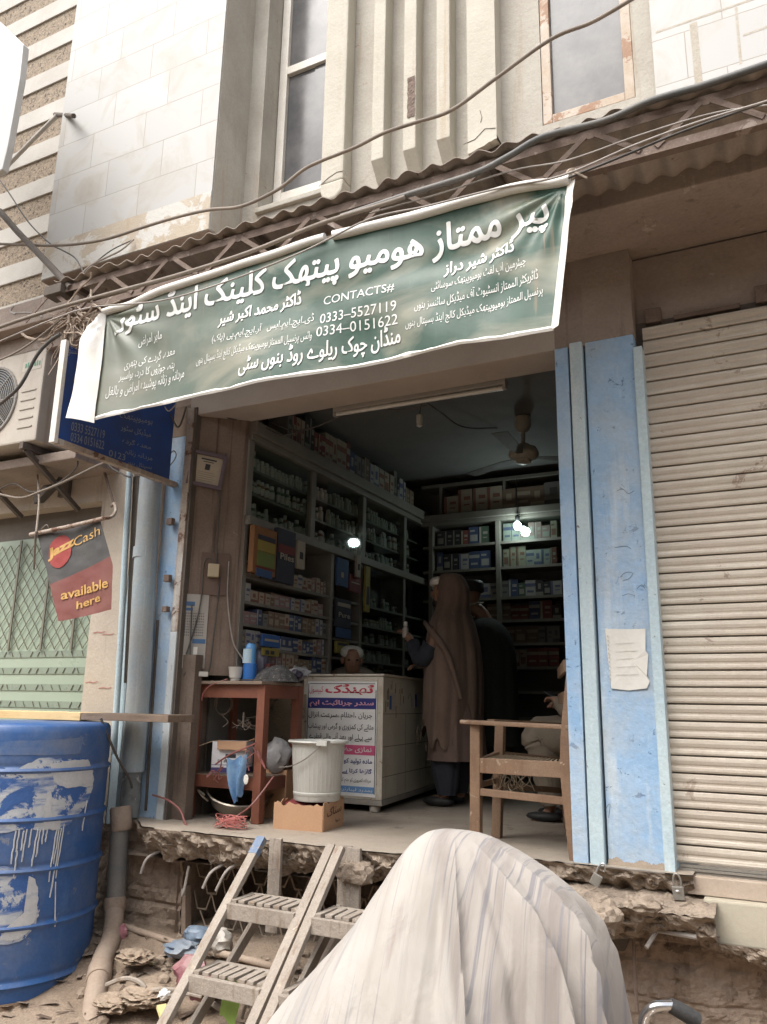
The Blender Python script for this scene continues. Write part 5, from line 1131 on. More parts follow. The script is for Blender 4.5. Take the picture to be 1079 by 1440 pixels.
curved([C0+V(-.01,0,0), yF(801,1130,yr), yF(797,1085,yr), yF(797,1040,yr), yF(801,990,yr), yF(806,938,yr)], .05, 'leg')
D0 = Zp(800,1166,FLOOR)
curved([D0, yF(796,1110,D0.y), yF(795,1060,D0.y), yF(799,1000,D0.y), yF(803,950,D0.y)], .045, 'leg')
sa, sb = yF(672,1076,yn), yF(800,1083,yr+.03)
b = MB(); b.bar(sa+V(0,.0,0), sb, .03, .075, (0,0,1)); b.build('seat_rail', WOODB, CH, bevel=.004)
fa, fb_ = yF(702,1063,yfar), yF(797,1072,D0.y); b = MB(); b.bar(fa, fb_, .03, .05, (0,0,1)); b.build('seat_rail', WOODB, CH, bevel=.004)
b = MB(); b.bar(sa, fa+V(0,0,-.0), .03, .055); b.build('seat_rail', WOODB, CH, bevel=.004)
b = MB()
for k in range(16):
    t = .08+.055*k; b.bar((sa+V(0,0,.03)).lerp(sb+V(0,0,.03), t), (fa+V(0,0,.012)).lerp(fb_+V(0,0,.012), t), .012, .006)
b.build('woven_seat', M('frayed seat strips', (.46,.37,.26), (.34,.27,.19), 12, .9, .3, grain=.2), CH)
ta_, tb2 = yF(672,1113,yn), yF(800,1127,yr); b = MB(); b.bar(ta_, tb2, .022, .035); b.build('stretcher', WOODB, CH, bevel=.003)
tc_, td = yF(701,1105,yfar), yF(797,1112,D0.y); b = MB(); b.bar(tc_, td, .022, .032); b.build('stretcher', WOODB, CH, bevel=.003)
b = MB(); b.bar(ta_+V(0,0,.03), tc_+V(0,0,.03), .02, .028); b.build('stretcher', WOODB, CH, bevel=.003)
aa, ab = yF(652,1015,yn), yF(808,1023,yr-.0); b = MB(); b.bar(aa, ab, .07, .022, (0,0,1)); b.build('armrest', WOODB, CH, bevel=.006)
ac, ad_ = yF(690,1014,yfar), yF(800,1019,D0.y); b = MB(); b.bar(ac, ad_, .06, .02, (0,0,1)); b.build('armrest', WOODB, CH, bevel=.005)
for z in (.05, .20): b = MB(); b.bar(V(C0.x-.03, yr+.02, z), V(D0.x-.02, D0.y-.02, z), .02, .06); b.build('back_slat', WOODB, CH, bevel=.003)
b = MB(); random.seed(14); c = (sa+fa)*.5+V(.10,0,-.06)
for k in range(24):
    p0 = c+V(random.uniform(-.05,.10), random.uniform(-.1,.1), .03); pts = [p0+V(random.uniform(-.04,.04), random.uniform(-.04,.04), -.035*i+random.uniform(-.02,.02)) for i in range(4)]; b.tube(spline(pts, 4), .0018, 4, False)
b.build('frayed_strings', flat('pale string', (.42,.35,.26)), CH)
# ------------------------------------------------------------------ blue drum
DC = V(-3.885, 3.29, 0); DR = .45; DT = -.125
DM = thing('water_drum', (DC.x, DC.y, STREET), 'big ribbed blue plastic drum smeared with white paint standing by the left wall', 'drum')
prof = [(DR-.06, STREET+.0), (DR-.02, STREET+.02), (DR-.012, STREET+.05)]
z = STREET+.05
RZ = [-1.36, -1.10, -.84, -.60, -.36]
prof = [(.02, STREET), (DR-.03, STREET), (DR-.006, STREET+.02)]
zz = STREET+.05
while zz < DT-.09:
    r = DR
    for q in RZ: r += .014*math.exp(-((zz-q)/.011)**2) - .004*math.exp(-((zz-q-.02)/.012)**2)
    prof.append((r, zz)); zz += .008
prof += [(DR-.002, DT-.05), (DR-.008, DT-.02), (DR-.02, DT-.006), (DR-.05, DT), (.03, DT)]
b = MB(); b.lathe(prof, DC, 96, caps=True); b.build('body', DRUMB, DM, smooth=True)
b = MB(); b.lathe([(DR+.004, STREET+.006),(DR+.012, STREET+.02),(DR+.012,STREET+.055),(DR+.004,STREET+.07)], DC, 64); b.build('bottom_ring', M('brown grimed ring',(.22,.15,.10),(.16,.105,.07),5,.8,.2,grain=.15), DM, smooth=True)
# smeared white paint: thin patches on the drum wall, outlines measured on the real barrel surface
def on_drum(px, py, off=.003):
    r = ray(px, py); A = r.x*r.x+r.y*r.y; B = -2*(r.x*DC.x+r.y*DC.y); C_ = DC.x**2+DC.y**2-(DR+.0)**2; D_ = B*B-4*A*C_
    s = (-B - sqrt(max(D_, 0)))/(2*A); p = r*s; n = V(p.x-DC.x, p.y-DC.y, 0).normalized(); return p + n*off
PAINT = M('smeared white paint', (.50,.51,.52), (.38,.41,.45), 7, .7, .4, 26, streak=(.05,.12,.32), stsc=(4,4,22), stthr=.47, spot=(.035,.10,.29), spsc=6, spthr=.52, grain=.1)
PAINT2 = M('thick white paint', (.52,.52,.52), (.42,.44,.46), 7, .7, .4, 26, streak=(.25,.31,.42), stsc=(9,9,24), stthr=.58, grain=.08)
def patch(nm, poly, mat, off=.003):
    b = MB(); cx = sum(p[0] for p in poly)/len(poly); cy = sum(p[1] for p in poly)/len(poly); n = len(poly)*6; P = []
    cl = poly+[poly[0]]
    for i in range(len(poly)):
        for k in range(6):
            t_ = k/6; x = cl[i][0]+(cl[i+1][0]-cl[i][0])*t_; y = cl[i][1]+(cl[i+1][1]-cl[i][1])*t_; P.append((x+2.0*fbm((x*.13,y*.13,1)), y+2.0*fbm((x*.13,y*.13,5))))
    R = 9; rings = []
    for j in range(R+1):
        f = j/R; rings.append([b.bm.verts.new(on_drum(cx+(x-cx)*f, cy+(y-cy)*f, off)) for x, y in P] if j else None)
    c0 = b.bm.verts.new(on_drum(cx, cy, off)); m_ = len(P)
    for k in range(m_): b.face([c0, rings[1][k], rings[1][(k+1) % m_]])
    for j in range(1, R):
        for k in range(m_): b.face([rings[j][k], rings[j+1][k], rings[j+1][(k+1) % m_], rings[j][(k+1) % m_]])
    b.build(nm, mat, DM, smooth=True)
patch('white_smear', [(-30,1085),(5,1078),(12,1110),(30,1078),(60,1065),(88,1067),(122,1066),(131,1082),(131,1105),(124,1128),(105,1152),(88,1165),(60,1168),(30,1166),(5,1172),(-30,1168)], PAINT)
patch('white_smear', [(70,1075),(100,1069),(124,1068),(130,1085),(128,1106),(118,1106),(92,1108),(76,1100)], PAINT2, .005)
patch('white_smear', [(60,1150),(66,1112),(72,1112),(73,1150),(85,1152),(84,1165),(62,1167)], PAINT2, .0052)
patch('white_smear', [(-40,1222),(10,1219),(35,1222),(50,1232),(55,1255),(57,1276),(50,1300),(36,1318),(18,1327),(0,1328),(-40,1326)], PAINT)
patch('white_smear', [(40,1232),(50,1236),(54,1262),(50,1290),(38,1312),(20,1322),(2,1322),(5,1308),(25,1300),(38,1280),(42,1255)], PAINT2, .005)
patch('painted_highlight', [(-30,1045),(30,1042),(85,1040),(118,1036),(112,1060),(70,1062),(20,1062),(-30,1062)], M('painted greyish highlight',(.20,.22,.26),(.06,.13,.30),5,.45,.1,streak=(.32,.28,.22),stsc=(6,6,2),stthr=.55), .002)  # highlight near the drum top, painted in as a greyish beige band
b = MB(); random.seed(9)
for (px, y0, y1) in ((23,1168,1215),(28,1166,1198),(34,1168,1196),(38,1166,1212),(45,1165,1192),(53,1166,1218),(57,1165,1205),(62,1165,1187),(67,1164,1184),(80,1165,1240),(86,1164,1262),(90,1158,1235),(83,1164,1215),(122,1125,1168),(25,1196,1235)):
    lean = -.16*(y1-y0); pts = [on_drum(px+lean*t_/6+random.uniform(-.6,.6), y0+(y1-y0)*t_/6, .003) for t_ in range(7)]; b.tube(pts, .004, 5, rs=[.004]*5+[.0045,.003])
pts = [on_drum(78-.12*k, 1240+7*k, .003) for k in range(10)]; b.tube(pts, .0035, 5)
b.build('paint_drips', PAINT2, DM)
# boards lying over the drum
yb = 3.52
def board(nm, px0, px1, m, lab, y=yb, th=.046):
    a, c = Yp(px0, 1003+px0*.06, y), Yp(px1, 1003+px1*.06, y); zt_ = -.075; b = MB(); b.box(a.x, c.x, y, y+.22, zt_-th, zt_); return tag(b.build(nm, m, bevel=.003), lab, 'board')
board('wooden_board', -120, 112.5, WOODY, 'fresh yellow wooden plank lying across the top of the blue drum')
board('wooden_board', 113.5, 236, WOODD, 'old dark brown plank end lying between the yellow plank and the door jamb', yb-.01, .04)
# ------------------------------------------------------------------ pipes on the left pillar
DP = thing('drain_pipe', (-3.68, 3.86, STREET), 'thick drain pipe, blue grey above and mud brown below, running down left of the shop', 'pipe')
YPI = 3.84
b = MB(); b.tube([Yp(214,648,YPI), Yp(203,820,YPI), Yp(196,960,YPI), Yp(186,1085,YPI)], .072, 20); b.build('upper_pipe', PIPEB, DP, smooth=True)
b = MB(); a, c = Yp(205,770,YPI), Yp(204,785,YPI); b.tube([a, c], .077, 20); b.build('joint', PIPEB, DP, smooth=True)
b = MB(); b.tube([Yp(187,1080,YPI), Yp(184,1125,YPI-.01), Yp(181,1150,YPI-.02)], .058, 16); b.build('stained_neck', M('grimy neck',(.20,.22,.22),(.10,.10,.095),7,.7,.3,spot=(.34,.34,.32),spsc=12,spthr=.6), DP, smooth=True)
yl = 3.74
for q0, q1 in ((Yp(170,1134,yl), Yp(171,1168,yl)), (Yp(162,1262,yl-.01), Yp(161,1282,yl-.02)), (Yp(142,1360,3.38), Yp(138.5,1378,3.30))):
    b = MB(); b.tube([q0, q0.lerp(q1,.1), q0.lerp(q1,.9), q1], .06, 18, rs=[.056,.061,.061,.056]); b.build('coupling', PIPED, DP, smooth=True)
b = MB(); b.tube([Yp(170,1150,yl), Yp(166,1210,yl), Yp(162,1272,yl-.01)], .053, 18); b.build('middle_pipe', PIPEG, DP, smooth=True)
b = MB(); b.tube(spline([Yp(161,1268,yl-.01), Yp(160,1298,3.68), Yp(155,1325,3.58), Yp(145,1348,3.44), Yp(140,1370,3.33), Yp(134,1405,3.23), Yp(129,1445,3.13), Yp(126,1475,3.08)], 5), .053, 18); b.build('lower_pipe', PIPED, DP, smooth=True)
TP_ = thing('conduit', (-3.82, 3.88, STREET), 'thin pale blue pipe running up beside the cream wall corner', 'pipe')
b = MB(); b.tube([Yp(183,655,3.88), Yp(176,780,3.88), Yp(170,900,3.88), Yp(160,1060,3.88)], .020, 10); b.build('pipe', BLUEGREY, TP_, smooth=True)
b = MB(); b.bar(Yp(193,670,3.93), Yp(180,960,3.93), .05, .02, (0,1,0)); tag(b.build('iron_strip', DARKIRON), 'dark rusty strip of iron between the thin pipe and the drain pipe', 'strip')
wire('cable', [Yp(142,1010,3.45), Yp(152,1035,3.5), Yp(165,1065,3.6), Yp(182,1095,3.72), Yp(186,1108,3.76)], .007, CABLE, 'black cable dropping from the brown plank to the drain pipe')

# ------------------------------------------------------------------ two step ladders
def ladder(xl, xr, ytop, label, y_bot=2.68, seed=0, blue=False):
    T = thing('step_ladder', ((xl+xr)/2, 3.2, STREET), label, 'ladder', 'weathered wooden step ladders')
    zt_, zb = -.655, STREET+.01; random.seed(seed)
    sl = (zt_-zb)/(ytop-y_bot)
    for x in (xl, xr):
        b = MB(); b.bar(V(x, y_bot, zb), V(x, ytop, zt_), .045, .030, (0,-1,1)); L_ = b.build('stringer', WOODG, T, bevel=.003)
        b = MB(); zl = -.70; b.bar(V(x+.028, ytop+.085, zl-.40 if x == xr else zl-.40), V(x+.028, ytop+.085, zl+.035), .022, .07, (1,0,0)); b.build('back_post', WOODG, T, bevel=.002)
        b = MB(); b.bar(V(x+.02, y_bot+.17, zb), V(x+.02, ytop+.06, -1.0+.06), .022, .05, (0,-1,1)); b.build('rear_stringer', WOODG, T, bevel=.002)
    if blue:
        a, c = V(xl, ytop-.07, zt_-.07*sl), V(xl, ytop-.002, zt_-.002*sl); b = MB(); b.bar(a, c, .047, .0325, (0,-1,1)); b.build('blue_tip', M('chipped blue tip',(.13,.19,.30),(.24,.26,.28),14,.8,.3,spot=(.32,.27,.22),spsc=20,spthr=.55), T)
    for k, zt2 in enumerate((-.895, -1.13, -1.365)):
        yk = y_bot + (zt2-zb)/sl - .02
        b = MB(); b.bar(V(xl+.018, yk-.01, zt2-.035), V(xr-.018, yk-.01, zt2-.035), .028, .065); b.build('tread_front', WOODG, T, bevel=.003)
        b = MB(); b.bar(V(xl+.02, yk+.16, zt2-.005), V(xr-.02, yk+.16, zt2-.005), .025, .03); b.bar(V(xl+.035, yk+.005, zt2-.002), V(xl+.035, yk+.15, zt2-.002), .03, .022); b.bar(V(xr-.035, yk+.005, zt2-.002), V(xr-.035, yk+.15, zt2-.002), .03, .022)
        n = 6
        for i in range(n):
            t_ = (i+.5)/n; x = xl+.06+(xr-xl-.12)*t_; j = random.uniform(-.006,.006); b.bar(V(x+j, yk+.005, zt2+.004), V(x+j*.2, yk+.15, zt2+.004), .033, .014)
        b.build('tread', WOODG, T, bevel=.002)
    return T
ladder(-2.42, -2.02, 3.53, 'weathered wooden step ladder with a blue tipped left rail leaning on the slab', seed=1, blue=True)
ladder(-1.955, -1.55, 3.50, 'weathered wooden step ladder half hidden behind the draped sheet', seed=2)

# ------------------------------------------------------------------ draped sheet over a parked motorcycle
PK = Yp(640, 1166, 2.0); PKX, PKY, PKZ = PK
SH_ = thing('draped_motorcycle', (PKX, PKY, STREET), 'parked motorcycle hidden under a creased pale striped cotton sheet', 'motorcycle')
def prof_at(th):
    """outline of the drape in direction th (0 = right, 180 = left): list of (reach, drop)"""
    L = [(0,0),(.04,.003),(.08,.016),(.128,.058),(.198,.15),(.278,.253),(.381,.368),(.528,.526),(.90,.92),(1.20,1.19)]     # left
    R = [(0,0),(.055,.005),(.10,.016),(.17,.045),(.24,.086),(.30,.136),(.345,.20),(.372,.30),(.40,.62),(.45,1.19)]        # right
    F = [(0,0),(.04,.008),(.08,.03),(.12,.09),(.16,.18),(.20,.30),(.25,.45),(.33,.70),(.44,1.0),(.52,1.19)]         # towards the camera and away
    c = cos(th); wl = max(0, -c)**1.3; wr = max(0, c)**1.3; wf = max(0, 1-wl-wr)
    return [(a[0]*wl+b_[0]*wr+f[0]*wf, a[1]*wl+b_[1]*wr+f[1]*wf) for a, b_, f in zip(L, R, F)]
AX = radians(0)
def drape(u, v):
    th = 2*pi*u; P = prof_at(th); k = v*(len(P)-1); i = min(int(k), len(P)-2); f = k-i
    p0 = P[max(i-1,0)]; p1 = P[i]; p2 = P[i+1]; p3 = P[min(i+2,len(P)-1)]
    cr = lambda a,b_,c,d: .5*((2*b_)+(c-a)*f+(2*a-5*b_+4*c-d)*f*f+(3*b_-a-3*c+d)*f**3)
    r = cr(p0[0],p1[0],p2[0],p3[0]); d = cr(p0[1],p1[1],p2[1],p3[1])
    fo = min(1, max(0, (v-.18)/.6))
    # sharp-crested folds that start at the peak, uneven in width
    wv = 0
    for (c0, wd, am, st) in FOLDS:
        dd = ((th-c0+pi) % (2*pi))-pi; dd += .10*sin(v*3+c0*5)
        s = max(0, min(1, (v-st)/.35)); wv += 1.35*am*s*(math.exp(-abs(dd)/wd) - .45*math.exp(-((dd+wd*2.2)/(wd*1.6))**2))
    r += r*wv*.8
    th2 = th + .12*wv
    x = PKX + r*cos(th2); y = PKY + r*sin(th2); z = PKZ - d + .020*fbm((x*4.5, y*4.5, d*4), 3)*fo + .004*fbm((x*17, y*17, d*13))*fo
    return V(x, y, max(z, STREET+.012))
FOLDS = [(radians(a), w_, m_, s_) for a, w_, m_, s_ in ((296,.085,.26,.05),(320,.06,.22,.15),(343,.05,.14,.2),(268,.12,.06,.3),(225,.16,.05,.3),(20,.1,.12,.3),(60,.1,.12,.3),(110,.1,.1,.3),(150,.1,.1,.3))]
b = MB(); b.grid(lambda u, v: drape(u, .004+.996*v), 300, 90, closed=True)
SHT = bpy.data.materials.new('striped cotton sheet'); SHT.use_nodes = True; t = SHT.node_tree; N = t.nodes.new; L = t.links.new; bs = t.nodes['Principled BSDF']; tc = N('ShaderNodeTexCoord')
def band(rot, scl, seed, lo, hi):
    mp = N('ShaderNodeMapping'); mp.inputs['Rotation'].default_value = rot; mp.inputs['Scale'].default_value = scl; mp.inputs['Location'].default_value = (seed, seed*.7, 0); L(tc.outputs['Object'], mp.inputs['Vector']); return _map(_noise(1, mp.outputs[0], 5, .3), lo, hi)
rot = (0, radians(33), 0)
c_ = _mix(band(rot, (13, 2, .6), 3, .46, .58), (.40,.372,.34), (.35,.322,.292))
c_ = _mix(band(rot, (85, 4, .9), 9, .56, .63), c_, (.29,.275,.27))
c_ = _mix(band(rot, (24, 3, 2.2), 14, .60, .70), c_, (.31,.265,.24))
c_ = _mix(band(rot, (3, 3, 2), 21, .50, .75), c_, (.40,.38,.358))
rot2 = (0, radians(-48), 0)      # the loose right-hand part of the sheet lies with its stripes across
d_ = _mix(band(rot2, (20, 3, .8), 31, .45, .60), (.33,.30,.272), (.245,.215,.195))
d_ = _mix(band(rot2, (80, 4, 1.1), 37, .54, .62), d_, (.20,.19,.195))
sxp = N('ShaderNodeSeparateXYZ'); L(tc.outputs['Object'], sxp.inputs[0]); mz = N('ShaderNodeMath'); mz.operation = 'MULTIPLY_ADD'; mz.inputs[1].default_value = .42; L(sxp.outputs[2], mz.inputs[0]); L(sxp.outputs[0], mz.inputs[2])
c_ = _mix(_map(mz.outputs[0], PKX+.42*PKZ-.05, PKX+.42*PKZ-.02), c_, d_)
L(c_, bs.inputs['Base Color']); bs.inputs['Roughness'].default_value = .85; bs.inputs['Sheen Weight'].default_value = .15
bp_ = N('ShaderNodeBump'); bp_.inputs['Strength'].default_value = .8; bp_.inputs['Distance'].default_value = .014
mpb = N('ShaderNodeMapping'); mpb.inputs['Rotation'].default_value = rot; mpb.inputs['Scale'].default_value = (14, 8, 5); L(tc.outputs['Object'], mpb.inputs['Vector']); L(_noise(1, mpb.outputs[0], 6, .6), bp_.inputs['Height']); L(bp_.outputs[0], bs.inputs['Normal'])
b.build('sheet', SHT, SH_, smooth=True)
p = None
# ------------------------------------------------------------------ bicycle of which only the bar shows
BI = thing('bicycle', (-.2, 1.95, STREET), 'bicycle with curved chrome handlebar and black grip at the bottom right edge', 'bicycle')
hy = 1.95
h1, h2, h3, h4, h5 = Yp(905,1440,hy), Yp(909,1426,hy), Yp(922,1416,hy), Yp(945,1414,hy+.02), Yp(982,1436,hy+.05)
stem = V((h1.x+h5.x)/2-.02, hy+.02, h1.z-.10)
b = MB(); b.tube(spline([stem+V(0,.1,.0), stem+V(-.03,.03,.01), h1+V(.0,0,-.02), h1, h2, h3, h4], 6), .011, 10); b.tube(spline([stem+V(0,.1,.0), stem+V(.05,-.2,-.08), h3+V(.10,-.40,-.14), h4+V(.20,-.46,-.18)], 6), .011, 10); b.build('handlebar', CHROME, BI, smooth=True)
b = MB(); b.tube([h4+V(-.004,0,.0), h4.lerp(h5,.3), h4.lerp(h5,.96), h5], .017, 14, rs=[.0145,.0165,.0165,.013]); b.build('grip', M('black rubber grip',(.03,.03,.03),(.05,.05,.05),20,.6,.4,80), BI, smooth=True)
b = MB(); b.tube([h4+V(.20,-.46,-.18), h4+V(.28,-.48,-.22)], .0165, 12); b.build('grip', BLACK, BI, smooth=True)
b = MB(); b.tube([stem+V(0,.1,.01), stem+V(.04,.12,-.20)], .014, 10); b.tube([stem+V(.04,.12,-.20), stem+V(.9,.55,-.26)], .016, 10); b.build('frame', flat('dark green enamel',(.02,.05,.035),.35), BI, smooth=True)
fk = stem+V(.04,.12,-.20); hub = V(fk.x-.05, fk.y+.03, STREET+.31)
for s in (-1, 1): b = MB(); b.tube([fk+V(0,.045*s,0), hub+V(0,.05*s,0)], .010, 8); b.build('fork_blade', CHROME, BI, smooth=True)
def wheel(c):
    b = MB(); b.tube([c+V(.29*cos(2*pi*k/40), 0, .29*sin(2*pi*k/40)) for k in range(41)], .018, 8, False); W = b.build('tyre', BLACK, BI, smooth=True)
    b = MB(); 
    for k in range(18): b.tube([c, c+V(.28*cos(2*pi*k/18), 0, .28*sin(2*pi*k/18))], .0012, 4)
    b.build('spokes', CHROME, BI)
wheel(hub); wheel(hub+V(1.02,.46,0))
b = MB(); b.tube([stem+V(.9,.55,-.26), hub+V(1.02,.46,0)], .012, 8); b.tube([stem+V(.9,.55,-.26), stem+V(.86,.53,-.02)], .012, 8); b.tube([fk+V(.02,.01,-.05), stem+V(.72,.45,-.66)], .014, 8); b.tube([stem+V(.72,.45,-.66), stem+V(.9,.55,-.26)], .013, 8); b.tube([stem+V(.72,.45,-.66), hub+V(1.02,.46,0)], .01, 8); b.build('frame', flat('dark green tube',(.02,.05,.035),.35), BI, smooth=True)
b = MB(); b.ball(stem+V(.86,.53,.01), .10, 2, 0, 1, (1.3,.7,.3)); b.build('saddle', BLACK, BI, smooth=True)

# ------------------------------------------------------------------ padlocks
def padlock(p, s, tilt, open_, label):
    T = thing('padlock', p, label, 'padlock', 'padlocks'); m = Matrix.Translation(p) @ Matrix.Rotation(tilt, 4, 'Y')
    b = MB(); b.box(-.032*s, .032*s, -.012*s, .012*s, -.075*s, 0, m); b.build('body', LOCKM, T, bevel=.004)
    dx = .0; pts = [(-.02,0,-.01),(-.02,0,.035),(-.012,0,.058),(0,0,.066),(.012,0,.058),(.02,0,.035)] + ([(.021,0,.022)] if open_ else [(.02,0,-.01)])
    if open_: pts = [(p_[0], p_[1], p_[2]+.012) if i > 0 else p_ for i, p_ in enumerate(pts)]
    b = MB(); b.tube([m @ V(*(q_*s for q_ in q)) for q in spline(pts, 4)], .0062*s, 8); b.build('shackle', CHROME if open_ else LOCKM, T, smooth=True)
    return T
padlock(Yp(842,1230,3.72), .66, radians(28), True, 'open grey padlock with bright shackle lying at the foot of the right pillar')
T = padlock(Yp(953,1246,3.80), .72, radians(-4), False, 'closed padlock locking the shutter rail at its left end')
b = MB(); p = Yp(953,1252,3.79); b.ball(p+V(0,-.003,-.004), .009, 2, 0, 1, (1,.25,.5)); b.build('bright_plate', CHROME, T)

# ------------------------------------------------------------------ air conditioner on the neighbour
YA = 3.42
AC = thing('air_conditioner', (-4.7, 3.6, 1.6), 'weathered white outdoor air conditioner unit on iron brackets at the far left', 'air conditioner')
rtop, rbot = Yp(64,486,YA), Yp(52,618,YA)
ax1 = (rtop.x+rbot.x)/2; az0, az1 = rbot.z, rtop.z; ax0 = ax1-.80
ACM = M('weathered casing', (.50,.45,.38), (.42,.37,.31), 4, .5, .1, streak=(.34,.27,.20), stsc=(14,14,1), stthr=.6, grain=.06)
b = MB(); b.box(ax0, ax1, YA, YA+.30, az0, az1); b.build('casing', ACM, AC, bevel=.012)
fcx, fcz, fr_ = ax0+.31, (az0+az1)/2, .255
b = MB(); b.tube([V(fcx+fr_*cos(a), YA-.004, fcz+fr_*sin(a)) for a in [i*2*pi/36 for i in range(37)]], .010, 6, False)
for k in range(1, 15): 
    r = fr_*k/15; b.tube([V(fcx+r*cos(a), YA-.006, fcz+r*sin(a)) for a in [i*2*pi/30 for i in range(31)]], .0032, 4, False)
for k in range(8): a = k*pi/4; b.tube([V(fcx, YA-.008, fcz), V(fcx+fr_*cos(a), YA-.008, fcz+fr_*sin(a))], .004, 4)
b.build('fan_grille', flat('grey grille',(.30,.28,.25),.5), AC)
b = MB(); b.lathe([(.001,0),(fr_,0)], (0,0,0), 36, m=Matrix.Translation(V(fcx,YA-.0015,fcz)) @ Matrix.Rotation(radians(90),4,'X')); b.build('fan_well', flat('dark fan well',(.05,.06,.075)), AC)
b = MB()
for k in range(5): b.box(ax1-.19, ax1-.05, YA-.006, YA, az0+.10+.065*k, az0+.112+.065*k)
b.build('louvre', flat('casing louvre',(.44,.40,.34)), AC, bevel=.003)
b = MB(); b.box(ax1-.21, ax1-.03, YA-.002, YA, az1-.16, az1-.09); b.build('pale_plate', flat('pale plate',(.52,.49,.42)), AC)
b = MB()
for k in range(7): b.box(ax1-.185+.022*k, ax1-.185+.022*k+random.uniform(.009,.016), YA-.004, YA-.002, az1-.135, az1-.105+.006*(k % 2))
b.build('green_mark', flat('faded green print',(.12,.30,.20)), AC)
for xx in (ax0+.1, ax1-.12):
    b = MB(); b.box(xx, xx+.035, YA-.02, 3.95, az0-.05, az0-.005); b.bar(V(xx+.017, YA+.02, az0-.05), V(xx+.017, 3.93, az0-.35), .03, .03); b.build('bracket', DARKIRON, AC)
b = MB(); b.box(ax0-.3, ax1+.25, YA+.12, 3.98, az0-.12, az0-.055); tag(b.build('ledge_slab', DARKCONC, bevel=.01), 'grimy concrete ledge under the air conditioner', 'ledge')
# small dark lamp on the neighbour wall
FLD = thing('flood_lamp', (-4.3, 3.8, 1.35), 'small black flood lamp pointing down under the air conditioner', 'lamp')
fp = Yp(66,697,3.75); m = Matrix.Translation(fp) @ Matrix.Rotation(radians(-38),4,'Y') @ Matrix.Rotation(radians(25),4,'X')
b = MB(); q0 = [(-.085,-.06,0),(.085,-.06,0),(.085,.06,0),(-.085,.06,0)]; q1 = [(-.06,-.045,.05),(.06,-.045,.05),(.06,.045,.05),(-.06,.045,.05)]
v0 = [b.bm.verts.new(m @ V(*p)) for p in q0]; v1 = [b.bm.verts.new(m @ V(*p)) for p in q1]; b.face(v0); b.face(v1)
for k in range(4): b.face([v0[k], v0[(k+1) % 4], v1[(k+1) % 4], v1[k]])
b.build('housing', DARKIRON, FLD, bevel=.004)
b = MB(); b.tube([fp+V(0,.02,.03), Yp(92,662,3.88), Yp(96,655,3.94)], .014, 8); b.box(*(lambda p: (p.x-.05,p.x+.05,3.9,3.94,p.z-.09,p.z+.11))(Yp(93,682,3.92))); b.build('arm', DARKIRON, FLD)
# bracket box and pipe end on the neighbour wall
b = MB(); p = Yp(44,655,3.85); b.box(p.x-.05,p.x+.06,3.8,3.94,p.z-.12,p.z+.14); b.box(p.x-.35,p.x+.05,3.82,3.92,p.z+.02,p.z+.09); tag(b.build('junction_box', DARKIRON, bevel=.006), 'dark rusted junction box below the air conditioner ledge', 'box')
# pale box sign cut by the left edge high up
PB = thing('box_sign', (-3.4, 2.6, 2.2), 'smooth pale grey sign box cut off by the upper left edge', 'sign')
yq = 2.6; pts = [Yp(x, y, yq) for x, y in ((-160,-40),(0,30),(33,62),(28,110),(11,205),(3,238),(-12,246),(-160,250))]
b = MB(); b.prism(pts, V(0,.045,0)); b.build('casing', flat('pale grey acrylic',(.46,.455,.44),.35), PB, bevel=.008)
b = MB(); p = Yp(-120,100,2.68); b.bar(V(p.x,2.62,p.z), V(p.x-.3,3.6,p.z+.2), .04, .04); b.build('bracket', DARKIRON, PB)
b = MB(); b.tube([Yp(8,236,3.45), Yp(45,198,3.45), Yp(80,163,3.45)], .016, 8); RD2 = b.build('rod', flat('pale rod',(.46,.43,.39),.6), smooth=True); tag(RD2, 'thin pale rod slanting below the dark stub on the upper left wall', 'rod')
b = MB(); b.tube([Yp(78,161,3.5), Yp(104,163,3.2)], .017, 8); b.tube([Yp(92,161,3.35), Yp(92,167,3.35)], .02, 8); tag(b.build('iron_stub', DARKIRON, smooth=True), 'short dark iron stub sticking out of the marble bay', 'bracket')

# ------------------------------------------------------------------ cables across the front
def cab(pts, y, r, m, label): 
    L_ = [Yp(px, py, y if not isinstance(y, (tuple, list)) else y[0]+(y[1]-y[0])*i/(len(pts)-1)) for i, (px, py) in enumerate(pts)]
    return wire('cable', L_, r, m, label, n=8)
cab([(-20,342),(50,345),(100,344),(150,336),(200,320),(250,305),(295,295),(340,290),(390,267),(425,240),(450,227),(500,207),(540,187),(585,172),(635,155),(695,112),(775,55),(835,30),(900,-8)], 3.15, .0095, CABLEG, 'thick grey brown cable swooping across the whole upper facade')
cab([(-20,470),(0,460),(75,435),(165,410),(250,387),(350,355),(450,315),(540,287),(570,277)], (2.93,2.93), .011, CABLEG, 'dusty thick cable running along the truss above the banner')
cab([(480,305),(570,275),(665,245),(715,220),(765,192),(850,170),(915,142),(990,120),(1079,90),(1120,75)], 2.94, .0145, M('slate black cable',(.07,.075,.075),(.12,.115,.105),6,.6,dust=(.17,.15,.13)), 'thick slate black cable lying along the canopy edge at the right')
cab([(-20,490),(0,480),(80,447),(130,432),(230,422),(330,392),(430,352),(520,308),(600,290),(700,265),(790,247),(890,205),(980,172),(1079,142),(1110,130)], 2.90, .0045, WIREL, 'thin pale wire strung just above the banner to the right edge')
cab([(520,300),(620,272),(720,240),(800,225),(900,190),(1000,160),(1079,148),(1110,144)], 2.97, .004, WIREL, 'second thin pale wire crossing the truss at the right')
cab([(795,252),(870,222),(960,185),(1079,143),(1100,135)], 2.92, .005, CABLE, 'thin dark wire leaving the banner corner to the right')
